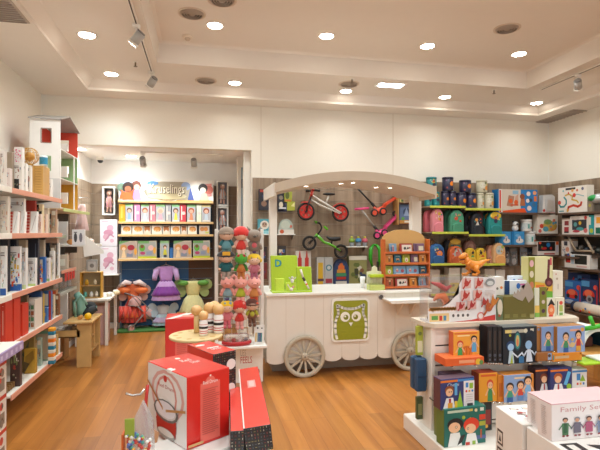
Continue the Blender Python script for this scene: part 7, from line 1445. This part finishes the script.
# chemistry box and green box
chem = [('r', 0, .88, .64, .95, '#e0792c'), ('r', .5, .88, .98, .95, '#3f86c8'), ('t', 'Chemi', .2, .74, .11, '#c9d6e8', .34), ('r', .68, .0, 1, .88, '#e6e2e3'), ('r', .68, .0, .99, .88, '#e6e3e6'), ('r', .74, .66, .82, .82, '#3f86c8'), ('r', .85, .62, .96, .8, '#8fb83a'), ('c', .76, .54, .04, '#cf3a30'), ('c', .85, .54, .04, '#d9a53a'), ('c', .94, .54, .04, '#3f86c8')] + [('r', .75, .2 + .07 * i, .95, .23 + .07 * i, '#c9c6c9') for i in range(4)] + [('r', .78, .05, .95, .14, '#3a3a40'),
        ('e', .25, .64, .13, .14, '#8a4a28'), ('e', .25, .56, .105, .13, sk), ('p', [(.05, .0), (.42, .0), (.36, .38), (.16, .38)], '#e3e6ea'), ('p', [(.23, .36), (.3, .36), (.29, .1), (.24, .1)], '#a8353a'), ('r', .4, .45, .48, .85, '#5fa8dc'), ('p', [(.44, .02), (.66, .02), (.6, .36), (.56, .6), (.52, .36)], '#8fbf3f'), ('r', .4, .04, .48, .26, '#e0c03f'), ('r', .2, .0, .34, .22, '#e0a03a'), ('c', .24, .58, .02, '#222'), ('c', .3, .58, .02, '#222')]
chem = [tuple('#222222' if q == '#222' else q for q in it) for it in chem]
gput(439.8, 378, 475, 408.5, GY - .24, 'science_game', 'purple blue chemistry game box with a boy in a white coat and white right edge', '#2f3a72', chem, .09, sidecol='#5a3540', topcol='#6a5560', rz=R(4))
gput(443, 373.5, 466, 400, GY - .13, 'science_game', 'dark purple box standing behind the chemistry game box', '#4a3a4c', [('r', .0, .85, .9, .95, '#5f4a55')], .08)
green = [('r', .08, .885, .6, .95, '#b9c9b4'), ('r', .6, .885, .68, .95, '#c9b45a'), ('c', .76, .9, .045, '#d9cfa8'), ('r', .86, .87, .95, .96, '#d6dccf'), ('r', .84, .63, .99, .77, '#d0402c'), ('r', .84, .47, .99, .59, '#a8a83a'), ('c', .46, .74, .05, '#a0b53a'), ('c', .62, .7, .03, '#a0b53a'), ('r', .75, .12, 1, .22, '#4f5f90'), ('r', .86, .15, .9, .38, '#a8552f')] + \
        [('e', .26, .58, .19, .17, '#1c1a1e'), ('e', .24, .5, .14, .14, sk), ('p', [(.08, .0), (.42, .0), (.36, .36), (.14, .36)], '#e3e3df'), ('c', .28, .51, .035, '#3a3a40'), ('c', .28, .51, .025, '#e9c8ac'), ('e', .64, .53, .19, .19, '#d8402a'), ('e', .62, .43, .13, .13, sk), ('p', [(.48, .0), (.8, .0), (.74, .3), (.54, .3)], '#e6e6e2'), ('p', [(.3, .02), (.42, .1), (.5, .3), (.38, .26)], '#2c211f'), ('c', .56, .44, .03, '#3a3a40'), ('c', .56, .44, .02, '#e9c8ac'), ('r', .5, .0, .6, .08, '#c23a2c'), ('r', .66, .0, .74, .1, '#8fb03f')]
gput(443.5, 407.5, 486.5, 453, GY - .26, 'science_game', 'dark green science game box with a black haired boy and a red haired girl', '#14665c', green, .10, sidecol='#5f7a3a', topcol='#1d7a6c', rz=R(3))
gput(440, 405, 447, 450, GY - .14, 'science_game', 'olive spine of a box behind the green science game box', '#6f7c3a', [('r', .3, .2, .7, .8, '#8a9a4a')], .09)
gput(478, 401, 492, 440, GY - .08, 'science_game', 'dark game box partly hidden behind the green science box', '#20262a', [('r', .5, .2, .9, .7, '#8a302c'), ('c', .6, .15, .12, '#e0a03a'), ('r', .1, .1, .3, .9, '#3a4a50')], .07)
# orange and blue boxes middle
gput(479, 373, 497.5, 402, GY - .14, 'science_game', 'orange game box with a red haired boy, left of the light blue one', '#e39a30', kid(.6, .02, .75, sk, '#cf4a2a', '#3f8a55', 1.2) + [('r', .1, .88, .9, .95, '#d9602c')], .10, sidecol='#b5462a')
gput(498, 375, 503.5, 402, GY - .15, 'science_game', 'orange spine beside the light blue game box', '#cf7f2c', [('r', .2, .2, .8, .7, '#b8642a')], .10)
gput(504, 374.5, 533.5, 401.5, GY - .17, 'science_game', 'light blue game box with three cartoon children in the middle of the shelf unit', '#8aa5d0', [('r', .35, .84, .7, .9, '#e6c8a0'), ('r', .9, 0, 1, 1, '#d98a3a')] + kid(.2, .0, .72, sk, '#2a2422', '#3f9a7f', .9, '#2f5fa0') + kid(.55, .05, .72, sk, '#4a2a22', '#d04a3a', .9, '#5f8ac0') + kid(.8, .15, .78, sk, '#1c1a1c', '#7fb0dc', .9), .10, sidecol='#d98a3a')
gput(535.5, 368, 549.5, 391, GY - .14, 'science_game', 'dark purple chemistry box, left one of the pair at the right', '#3a2430', [('e', .6, .6, .26, .16, '#7a3a24'), ('e', .62, .5, .2, .15, sk), ('p', [(.3, .0), (.9, .0), (.8, .32), (.45, .32)], '#d6d8dc'), ('r', .58, .05, .68, .3, '#a8353a'), ('r', .0, .86, 1, .93, '#e0792c')], .09)
gput(550.5, 368, 572, 391.5, GY - .17, 'science_game', 'blue chemistry game box with a brown haired boy, right one of the pair', '#2b3870', [('r', 0, .86, .8, .94, '#e0792c'), ('e', .35, .62, .2, .18, '#a8562c'), ('e', .35, .52, .15, .15, sk), ('p', [(.1, .0), (.62, .0), (.52, .34), (.2, .34)], '#e3e6ea'), ('r', .32, .05, .4, .33, '#a8353a'), ('p', [(.6, .3), (.8, .85), (.95, .8), (.75, .25)], '#5fb0e0'), ('c', .85, .2, .12, '#8fbf3f')], .09)
gput(572.2, 369, 587, 391.5, GY - .15, 'science_game', 'white back of a game box with coloured flasks at the right end', '#e3e3e4', [('r', .3, .5, .55, .8, '#3f86c8'), ('p', [(.5, .45), (.9, .45), (.7, .75)], '#8fb83a'), ('r', .3, .3, .42, .4, '#d04a3a'), ('r', .5, .3, .62, .4, '#d9a53a'), ('r', .7, .3, .82, .4, '#3f6fb0'), ('r', 0, .86, 1, .94, '#3f86c8')], .08)
# bags on the left end of the unit
for k, (y, z0, h, c, lb) in enumerate(((3.24, .40, .25, '#2c4a6a', 'navy blue pouch hanging on the left end of the shelf unit, front one'), (3.31, .40, .25, '#35526f', 'navy blue pouch hanging on the left end of the shelf unit, back one'))):
    mb = MB(); mb.box(-.085, 0, 0, 0, .05, h, M(c, .6, bump=.3, scale=30), .01); mb.box(-.075, -.004, h * .45, -.01, 0, h * .47, M('#1d2f4a', .5), .001); tag(mb.build('pouch', None, (GX0 - .012, y, z0)), lb, 'pouch', 'navy pouches on the unit end')
pack('leaflet_pack', 'green and cream leaflet pack hanging at the top left end of the shelf unit', 'pack', (GX0 - .04, 3.30, .66), .05, .22, .03, '#a9b03a', [('r', .1, .1, .9, .5, '#e3d9b5'), ('c', .5, .75, .3, '#6f7a3a')])
pack('leaflet_pack', 'dark green pack hanging low on the left end of the shelf unit', 'pack', (GX0 - .04, 3.30, .17), .05, .17, .03, '#4a5a3a', [('r', .2, .2, .8, .7, '#8a8a5a')])
# ---------------------------------------------------------------- goods on top of the unit
GT = GZ
def tput(u0, v0, u1, Y, name, label, base, a_=(), d=.1, cat='toy box', z=GT, **k):
    a, b = atY(u0, 300, Y), atY(u1, 300, Y); h = atY((u0 + u1) / 2, v0, Y).z - z
    return pack(name, label, cat, ((a.x + b.x) / 2, Y, z + .0006), b.x - a.x, h, d, base, a_, **k)
# dragon box: stepped white card with cut-out window
Yd_ = 3.215; a, b = atY(428, 300, Yd_), atY(496.5, 300, Yd_); W_ = b.x - a.x; H_ = atY(462, 276.5, Yd_).z - GT; t = thing('dragon_box', 'wide white toy box with red dragon prints, cut out clear window and flame border', 'toy box', ((a.x + b.x) / 2, Yd_, GT + .0006))
dr = '#b5382c'; pts = [(-.5, 0), (.5, 0), (.49, .96), (.02, 1.0), (-.05, .82), (-.06, .62), (-.14, .52), (-.2, .42), (-.3, .34), (-.4, .3), (-.42, .22), (-.5, .3)]
def nonconvex(mb, pts, W, H, y0, y1, m):
    bm = bmesh.new(); vv = [bm.verts.new((x * W, y0, z * H)) for x, z in pts]; f = bm.faces.new(vv); bmesh.ops.triangulate(bm, faces=[f], ngon_method='EAR_CLIP'); bm.verts.ensure_lookup_table(); bm.verts.index_update()
    tris = [[v.index for v in q.verts] for q in bm.faces]; co_ = [tuple(v.co) for v in bm.verts]; bm.free(); n = len(co_)
    mb.add(co_, tris, m); mb.add([(x, y1, z) for x, y, z in co_], [q[::-1] for q in tris], m)
    mb.add([(x * W, y, z * H) for y in (y0, y1) for x, z in pts], [[i, (i + 1) % len(pts), (i + 1) % len(pts) + len(pts), i + len(pts)] for i in range(len(pts))], m)
mb = MB(); nonconvex(mb, pts, W_, H_, 0, .004, M('#e6e0df', .35)); mb.box(-W_ / 2, .004, 0, W_ / 2, .14, .01, M('#e0d9d6', .4), .001)
def dragon(x, y, s, c): return [('e', x, y, .032 * s, .06 * s, c), ('p', [(x - .03 * s, y + .02), (x - .01 * s, y + .14 * s), (x + .01 * s, y + .03)], c), ('l', [(x + .02 * s, y - .02), (x + .05 * s, y + .06 * s)], .035 * s, c), ('l', [(x - .02 * s, y - .04 * s), (x - .045 * s, y - .1 * s)], .03 * s, c)]
D_a = [('l', [(.02 + .02 * i, .27 + (.05 if i % 2 else 0)) for i in range(30)], .05, '#e39a4a'), ('r', .02, .02, .3, .2, '#e9c58a'), ('r', .05, .06, .14, .15, '#5f9a4a'), ('r', .16, .04, .2, .15, '#c9352c'), ('r', .22, .04, .26, .15, '#4f86a8'), ('p', [(.3, 0), (.98, 0), (.98, .13), (.62, .03)], '#c2352c'), ('r', .3, .08, .62, .2, '#e9e4e2')]
D_a += [('e', .36 + .07 * i, .14, .018, .035, '#5a5350') for i in range(4)] + [('c', .76, .11, .09, '#d97a72'), ('c', .76, .11, .06, '#e9d5cf')]
for x, y in ((.55, .84), (.73, .84), (.53, .57), (.71, .57)): D_a += [('r', x - .065, y - .1, x + .065, y + .12, '#d9b3ab')] + dragon(x, y, 1.1, dr)
for x, y in ((.46, .34), (.62, .36)): D_a += [('r', x - .065, y - .08, x + .065, y + .1, '#d6a49c')] + dragon(x, y, .9, '#a82a2c')
D_a += [('e', .89, .86, .07, .09, '#8a8f8f'), ('e', .89, .84, .05, .05, '#cfd2d0')] + lines(.81, .58, .97, .7, 4, '#c9c2bf') + dragon(.87, .3, 1.6, '#b5562c') + dragon(.94, .42, 1.3, '#c97a30') + dragon(.8, .42, 1.0, '#a8342c')
art(mb, (-W_ / 2, 0, 0), (1, 0, 0), (0, 0, 1), (0, -1, 0), W_, H_, D_a, .0003)
mb.build('box_front', t)
mb = MB(); mb.box(-W_ / 2, .004, .01, W_ / 2 - .01, .14, H_, M('#e9e4dd', .05, trans=.8, alpha=.25), .003); mb.build('clear_cover', t)
mb = MB(); om = M('#d96a2a', .45); rm = M('#b03a3a', .45)
mb.tube([(-W_ * .36, .07, H_ * .45), (-W_ * .30, .07, H_ * .55), (-W_ * .22, .07, H_ * .55), (-W_ * .17, .07, H_ * .4), (-W_ * .18, .07, .03)], .02, om, 10, radii=[.008, .02, .03, .03, .02]); dg = mb.build('toy_dragon', t)
mb = MB(); mb.tube([(-W_ * .4, .06, H_ * .86), (-W_ * .28, .07, H_ * .8), (-W_ * .18, .07, H_ * .7), (-W_ * .1, .07, H_ * .78)], .014, rm, 8, radii=[.008, .02, .022, .008]); mb.build('wing', dg)
for x in (-.42, -.3): mb = MB(); mb.ball((W_ * x, .06, .03), .022, M('#7a6a4a', .6)); mb.build('rock', t)
# orange T-rex standing on the dragon box
zt_r = GT + H_ + .001; px = atY(471.5, 276, Yd_ + .07); t = thing('dinosaur_figure', 'orange tyrannosaurus toy standing on the dragon box', 'toy dinosaur', (px.x, Yd_ + .07, zt_r)); og = M('#e0851f', .35, bump=.2, scale=25, coat=.3); S = .175 / 24
def dp(u, v, y=0): return ((u - 471.5) * S, y, (276 - v) * S)
mb = MB(); mb.tube([dp(494, 259.3), dp(488, 261), dp(482, 264), dp(476, 266.5), dp(470, 264.5), dp(466, 260.5), dp(464, 257)], .02, og, 14, radii=[.003, .012, .024, .040, .036, .026, .022]); mb.build('body', t)
mb = MB(); mb.tube([dp(466.5, 255.5), dp(463.5, 255), dp(460, 256.3), dp(457, 257.8)], .02, og, 12, radii=[.018, .026, .02, .012]); mb.tube([dp(465, 258), dp(461, 260.5), dp(457.5, 261.5)], .01, og, 10, radii=[.014, .011, .007]); hd = mb.build('head', t)
mb = MB()
for s_ in (-1, 1): mb.ball(dp(463.5, 254.3, s_ * .021), .006, M('#2a1c14', .4), n=10, k=6)
mb.tube([dp(464.5, 258.6, -.012), dp(460.5, 258.9, -.016), dp(457.2, 259.4, -.01)], .003, M('#5a2418', .6), 6); mb.build('eye', hd)
for s_ in (-1, 1):
    mb = MB(); mb.tube([dp(475, 266, s_ * .025), dp(473.5, 270, s_ * .035), dp(477, 272.5, s_ * .033), dp(474, 275.2, s_ * .033), dp(470, 275.3, s_ * .033)] if s_ < 0 else [dp(474, 266, s_ * .025), dp(470, 270, s_ * .035), dp(472.5, 272.5, s_ * .033), dp(468, 275.2, s_ * .033), dp(463.5, 275.3, s_ * .033)], .012, og, 10, radii=[.026, .022, .014, .012, .012]); mb.build('leg', t)
    mb = MB(); mb.tube([dp(467.5, 261.5, s_ * .028), dp(464.5, 264, s_ * .03), dp(462.5, 263.2, s_ * .03)], .007, og, 8, radii=[.01, .007, .005]); mb.build('arm', t)
# boxes behind and right of the dragon box
tput(494.5, 277, 504, 3.28, 'toy_box', 'white box with small round pictures beside the dragon box', '#e6dfd6', [('c', .3, .72, .12, '#7a7468'), ('c', .72, .74, .14, '#e0843a'), ('c', .3, .5, .1, '#8a5a4a'), ('c', .72, .5, .1, '#9a9a90'), ('r', .0, .0, 1, .22, '#d6c93f')], .08)
tput(500, 281, 512, 3.36, 'toy_box', 'white box with a blue figure behind the science box', '#dfe3ea', [('e', .3, .8, .2, .12, '#2f6fc0'), ('r', .4, .88, .9, .94, '#c94a6a')], .06)
tput(511, 276, 526, 3.34, 'toy_box', 'upper white and blue science box peeking out at the back', '#d9e0ec', [('e', .2, .85, .12, .08, '#2f6fc0'), ('r', .45, .88, .8, .92, '#c9507a')], .05)
tput(504.5, 280.5, 529.5, 3.29, 'toy_box', 'white and blue box with a blue robot print above the olive box', '#e3e6ea', [('r', 0, 0, .2, 1, '#1f3f6a'), ('c', .42, .5, .18, '#1f5f8a'), ('c', .46, .52, .09, '#7fb8d8'), ('e', .55, .85, .08, .08, '#2f6fc0'), ('r', .62, .86, .92, .91, '#c96a9a'), ('e', .75, .45, .12, .12, '#9ab04a'), ('e', .68, .3, .1, .1, '#e0ccd0')], .04)
# olive display box with torn wavy edge
Yo = 3.20; a, b = atY(503.5, 305, Yo), atY(534.5, 305, Yo); W2 = b.x - a.x; H2 = atY(519, 296, Yo).z - GT; t = thing('display_box', 'olive green display box with wavy grey cut out back edge', 'display box', ((a.x + b.x) / 2, Yo, GT + .0006)); ol = M('#6a6128', .5)
mb = MB(); mb.box(-W2 / 2, 0, 0, W2 / 2, .10, H2, ol, .002); art(mb, (-W2 / 2, 0, 0), (1, 0, 0), (0, 0, 1), (0, -1, 0), W2, H2, [('r', .04 + .26 * i, .1 + .03 * j, .2 + .26 * i, .12 + .03 * j, '#8f8648') for i in range(4) for j in range(5)] + [('r', .84, .06, .97, .2, '#a9a06a')]); mb.build('box', t)
mb = MB(); wav = [(-.2, 0), (-.16, .22), (-.1, .1), (-.05, .3), (.02, .18), (.06, .42), (.14, .3), (.2, .52), (.26, .62), (.34, .5), (.4, .35), (.46, .1), (.46, -.05), (.3, -.28), (.2, .0), (.1, -.2), (-.05, -.12), (-.12, -.05)]
nonconvex(mb, [(x, z + .98) for x, z in wav], W2, H2, -.003, -.0005, M('#a99c90', .5)); mb.build('cut_out_edge', t)
tput(496.8, 297, 503.2, 3.205, 'toy_box', 'small box with white and brown bird print left of the olive box', '#5f6a4a', [('e', .5, .55, .4, .35, '#d9cdb8'), ('c', .4, .2, .18, '#a8432c')], .08)
# tall green yellow kit box and stacked neighbours
z6 = GT; zk = atY(548, 297.5, 3.28).z
big = [('r', 0, 0, .26, 1, '#8a8a2c')] + [('e', .13, .84 - .26 * i, .085, .085, c) for i, c in enumerate(('#e0b0b8', '#d9cfb5', '#c97a5a'))] + [('r', .26, 0, 1, .22, '#6fae3a'), ('p', [(.26, .2), (1, .15), (1, .32), (.26, .4)], '#dcae3a'), ('r', .26, .4, 1, 1, '#dcd9a8'), ('r', .3, .24, .66, .32, '#e0752c'), ('l', [(.84, .92), (.82, .6), (.8, .42)], .1, '#6a2f34'), ('c', .84, .38, .17, '#5f2a30'), ('c', .84, .36, .08, '#8a4a50'), ('l', [(.8, .24), (.68, .1)], .05, '#5f2a30'), ('r', .88, .8, .96, .98, '#c9505a')]
tput(528.5, 257, 552.5, 3.27, 'science_kit', 'tall green and yellow kit box with a brown tool print, highest box on the unit', '#cfc98a', big, .09, z=zk)
tput(553, 271, 563, 3.29, 'science_kit', 'narrow cream box right of the tall green kit box', '#e6dfcf', [('c', .4, .7, .1, '#b5a08a'), ('l', [(.5, .3), (.5, .5)], .04, '#5a4a40'), ('c', .3, .88, .06, '#c96a5a')], .07, z=zk)
for k, (u0, u1, v, c, a_, lb) in enumerate(((534.8, 539.5, 288, '#dfe0cc', [('r', 0, 0, 1, .15, '#7fae4a'), ('r', 0, .15, 1, .4, '#e3b95a')], 'pale green box between the olive box and the olive strip'),
        (539.8, 546.8, 287, '#7c7c2c', [('c', .5, .8, .26, '#5a3038'), ('c', .5, .5, .24, '#c9b8b0'), ('c', .5, .2, .26, '#4a2c40')], 'olive green box with three round pictures'),
        (547, 555.5, 297.8, '#e0dcc8', [('p', [(.05, .55), (.5, .95), (.95, .6)], '#1f1c1e'), ('e', .5, .35, .4, .3, '#e07a4a'), ('c', .5, .35, .2, '#e9b08a'), ('r', .2, .0, .7, .1, '#d0402c')], 'box with a pointed black hat print on the right of the unit top'),
        (555.8, 564.5, 297.8, '#e3ddc9', [('c', .6, .72, .2, '#d9503f'), ('r', .4, .25, .8, .6, '#a8b55a'), ('r', .4, .05, .8, .2, '#6f9a4a'), ('l', [(.15, .1), (.2, .8)], .1, '#5a5a58')], 'cream box with a red flower print at the right end of the unit top'))):
    tput(u0, v, u1, 3.26, 'science_kit', lb, c, a_, .10)
pack('science_kit', 'pale yellow box supporting the tall kit box from behind', 'toy box', (atY(541, 300, 3.365).x, 3.372, GT + .0006), .22, zk - GT - .002, .05, '#cdbf8a', [('r', .2, .2, .8, .8, '#d9cfa0')])
# ================================================================ right foreground: cartons, family set boxes, wooden low table
cw = M('#e6dfd7', .5)
zA = .80; TB = .55
c1 = atZ(495.5, 405.5, zA); c2 = atZ(522.5, 424.5, zA); c3 = atZ(536, 398, zA)
v12 = c2 - c1; wA = v12.length; ang = math.atan2(v12.y, v12.x); nrm = Vector((-v12.y, v12.x, 0)).normalized(); dA = .34
def doll_print(cols, nx, ny):
    r = random.Random(8); it = []
    for i in range(nx):
        for j in range(ny):
            x, y = .1 + .8 * (i + .5) / nx, .08 + .84 * (j + .5) / ny; c = r.choice(cols)
            it += [('e', x, y, .05, .04, c), ('c', x + .03, y + .05, .03, r.choice(['#5a3a30', '#8a2c2c', '#d9b09a'])), ('l', [(x - .05, y - .03), (x + .04, y - .05)], .018, r.choice(['#b5342c', '#3a3230', '#5fa0a8']))]
    return it
t = thing('carton', 'white carton with small red doll prints on top, left of the family set boxes', 'carton', (c1.x, c1.y, TB), ang)
hA = zA - TB
mb = MB(); mb.box(0, 0, 0, wA, dA, hA, cw, .003); art(mb, (0, 0, hA), (1, 0, 0), (0, 1, 0), (0, 0, 1), wA, dA, [('r', .03, .03, .97, .97, '#efeae5')] + doll_print(['#c9403a', '#e6c0b0', '#7fb5b8', '#a83a3a', '#d98a80'], 3, 5), .0004)
art(mb, (0, 0, 0), (1, 0, 0), (0, 0, 1), (0, -1, 0), wA, hA, [('r', .08, .35, .3, .62, '#3a302c'), ('r', .11, .39, .27, .58, '#e0d9d0'), ('p', [(.14, .42), (.24, .42), (.19, .55)], '#3a302c'), ('r', .08, .02, .3, .3, '#3a302c'), ('r', .11, .06, .27, .26, '#e0d9d0'), ('c', .19, .15, .05, '#3a302c')], .0004)
mb.build('box', t)
# second carton with the family sets on top
zB = .795; d1 = atZ(525.5, 426.5, zB); d2 = atZ(557.5, 447.5, zB); vB = d2 - d1; vB = vB.normalized(); nB = Vector((-vB.y, vB.x, 0)); o1 = d1 + nB * .0
t = thing('carton', 'large white carton carrying the two family set boxes', 'carton', (o1.x, o1.y, TB), math.atan2(vB.y, vB.x)); wB, dB, hB = .36, .62, zB - TB
mb = MB(); mb.box(0, .004, 0, wB, dB, hB, cw, .003); art(mb, (0, 0, hB), (1, 0, 0), (0, 1, 0), (0, 0, 1), wB, dB, [('r', .46, .04, .66, .16, '#2c2624'), ('r', .50, .07, .62, .12, '#e0d9d0'), ('p', [(.52, .2), (.68, .24), (.56, .30)], '#2c2624')], .0004)
mb.build('box', t)
# family set boxes
fam = [('t', 'Family Set', .12, .76, .13, '#c98a8a', .56), ('r', 0, .97, 1, 1, '#d9a9ae')]
cc = ['#4f7a52', '#6a6070', '#a84a6a', '#7f8aa5', '#b5506a', '#5a6a8a']
for i, c in enumerate(cc):
    x = .18 + .155 * i; fam += [('e', x, .55, .038, .06, ['#3a2a24', '#8a8a90', '#4a2a24', '#2a2422', '#7a4a30', '#3a2a24'][i]), ('e', x, .52, .028, .05, '#c98f72'), ('p', [(x - .05, .18), (x + .05, .18), (x + .045, .46), (x - .045, .46)] if i in (1, 2, 4) else [(x - .04, .14), (x + .04, .14), (x + .045, .46), (x - .045, .46)], c), ('l', [(x - .04, .42), (x - .085, .3)], .03, c), ('l', [(x + .04, .42), (x + .085, .3)], .03, c), ('e', x - .025, .12, .02, .025, '#8a2c34'), ('e', x + .025, .12, .02, .025, '#8a2c34')]
    if i in (0, 3): fam.append(('r', x - .02, .2, x + .02, .46, '#2f5a3a' if i == 0 else '#8a8f9a'))
Yf = 1.97
def fbox(u0, u1, vt, vb, Y, z, label, a_, name='family_set_box'):
    a, b = atY(u0, 400, Y), atY(u1, 400, Y); h = atY((u0 + u1) / 2, vt, Y).z - z
    return pack(name, label, 'toy box', ((a.x + b.x) / 2, Y, z + .0006), b.x - a.x, h, .075, '#eadfdc', a_, 0, 'family set boxes', left=[('r', 0, .0, 1, 1, '#e9dedb'), ('r', 0, .97, 1, 1, '#d9a9ae')] + lines(.3, .1, .7, .9, 16, '#c9bcb8'), topcol='#dcb3b4')
fy = atZ(560, 441, zB).y
fbox(551.5, 625, 401, 440, fy, zB, 'front pink edged box printed Family Set with a row of dolls', fam)
fbox(540, 612, 395, 430, fy + .10, zB, 'rear pink edged box standing behind the front Family Set box', [('t', 'Family Set', .12, .76, .13, '#c98a8a', .56)])
# table under the cartons
t = thing('display_table', 'low white table under the white cartons at lower right', 'table', (0, 0, 0))
mb = MB(); n_ = Vector((0, 0, 0)); q0 = c1 + v12 * .05 + nrm * .02; mb.T = Matrix.Translation((q0.x, q0.y, 0)) @ Matrix.Rotation(ang, 4, 'Z'); mb.box(0, 0, TB - .04, .62, .50, TB - .0005, shw, .004); mb.build('table_top', t)
for x, y in ((.05, .05), (.57, .05), (.05, .45), (.57, .45)):
    mb = MB(); mb.T = Matrix.Translation((q0.x, q0.y, 0)) @ Matrix.Rotation(ang, 4, 'Z'); mb.box(x - .03, y - .03, 0, x + .03, y + .03, TB - .04, shw, .003); mb.build('leg', t)
# ---------------------------------------------------------------- wooden table with toys right of the shelf unit
zw = .62; w0 = atZ(583, 371, zw); wt_ = M('#c98f4a', .45, bump=.1, var=.15)
t = thing('wooden_table', 'orange brown wooden table at the right edge holding a white and green toy tunnel', 'table', (3.05, 3.05, -.10))
mb = MB(); mb.box(0, 0, .66, 1.2, 1.3, .70, wt_, .004); mb.build('table_top', t)
for x, y in ((.05, .05), (1.15, .05), (.05, 1.25), (1.15, 1.25)): mb = MB(); mb.box(x - .03, y - .03, .10, x + .03, y + .03, .66, wt_, .004); mb.build('leg', t)
mb = MB(); mb.box(.03, .03, .5, 1.17, .06, .66, wt_, .003); mb.build('apron', t)
p = atZ(597, 352, .60); t = thing('toy_tent', 'white domed toy house with blue inside and green legs on the wooden table', 'toy house', (p.x + .06, p.y + .05, .6006)); tw = M('#e9ece6', .35); gl = M('#3fae2a', .35)
mb = MB(); n = 14; R1, R2 = .17, .14
for a, b, m in ((R1, R1, tw),):
    vs = [(R1 * math.cos(PI * i / n), y, R1 * 1.15 * math.sin(PI * i / n)) for y in (0, .3) for i in range(n + 1)] + [(R2 * math.cos(PI * i / n), y, R2 * 1.12 * math.sin(PI * i / n)) for y in (0, .3) for i in range(n + 1)]
    k = n + 1; mb.add(vs, [[i, i + 1, i + 1 + k, i + k] for i in range(n)] + [[i, i + 1, i + 1 + 2 * k, i + 2 * k] for i in range(n)] + [[i + k, i + 1 + k, i + 1 + 3 * k, i + 3 * k] for i in range(n)], tw, True)
    ins = [(x, y, z) for x, y, z in vs[2 * k:]]; mb2 = MB(); mb2.add(ins, [[i, i + 1, i + 1 + k, i + k] for i in range(n)], M('#1f4a60', .5), True); mb2.add([(R2 * math.cos(PI * i / n), .29, R2 * 1.12 * math.sin(PI * i / n)) for i in range(n + 1)], [list(range(n + 1))], M('#16344a', .5))
mb.build('dome', t); mb2.build('lining', t)
mb = MB(); mb.tube([(-.14, -.01, .19), (-.06, -.02, .20), (.06, -.02, .22), (.2, -.02, .20)], .02, gl); mb.tube([(-.06, -.02, .20), (-.1, -.02, .29)], .016, gl); mb.build('antenna', t)
mb = MB(); mb.box(-.05, .1, .001, .05, .2, .09, M('#5a2c24', .6), .01); mb.build('figure', t)
p2 = atZ(590, 363, .60); t = thing('lime_board', 'lime green and white tray on the wooden table at the right edge', 'tray', (p2.x + .05, p2.y - .0, .6006)); mb = MB(); mb.box(-.16, -.06, 0, .3, .1, .02, M('#a8cf2a', .4), .006); mb.build('tray', t); mb = MB(); mb.box(-.02, -.05, .02, .3, .08, .04, M('#e9ebe0', .4), .006); mb.build('lid', t)
pb = atZ(580, 347, .60); pack('toy_box', 'red and white box standing behind the domed toy house', 'toy box', (3.36, 4.1, .6006), .3, .17, .1, '#c2332c', [('r', .1, .3, .4, .9, '#e0d5cf'), ('c', .7, .5, .15, '#d97a5a')])
pack('toy_box', 'white box with black strip left of the red and white box', 'toy box', (3.12, 4.12, .6006), .16, .18, .1, '#e0d9d2', [('r', .2, .4, .35, .95, '#2a2422'), ('c', .7, .5, .2, '#c9a3a0')])
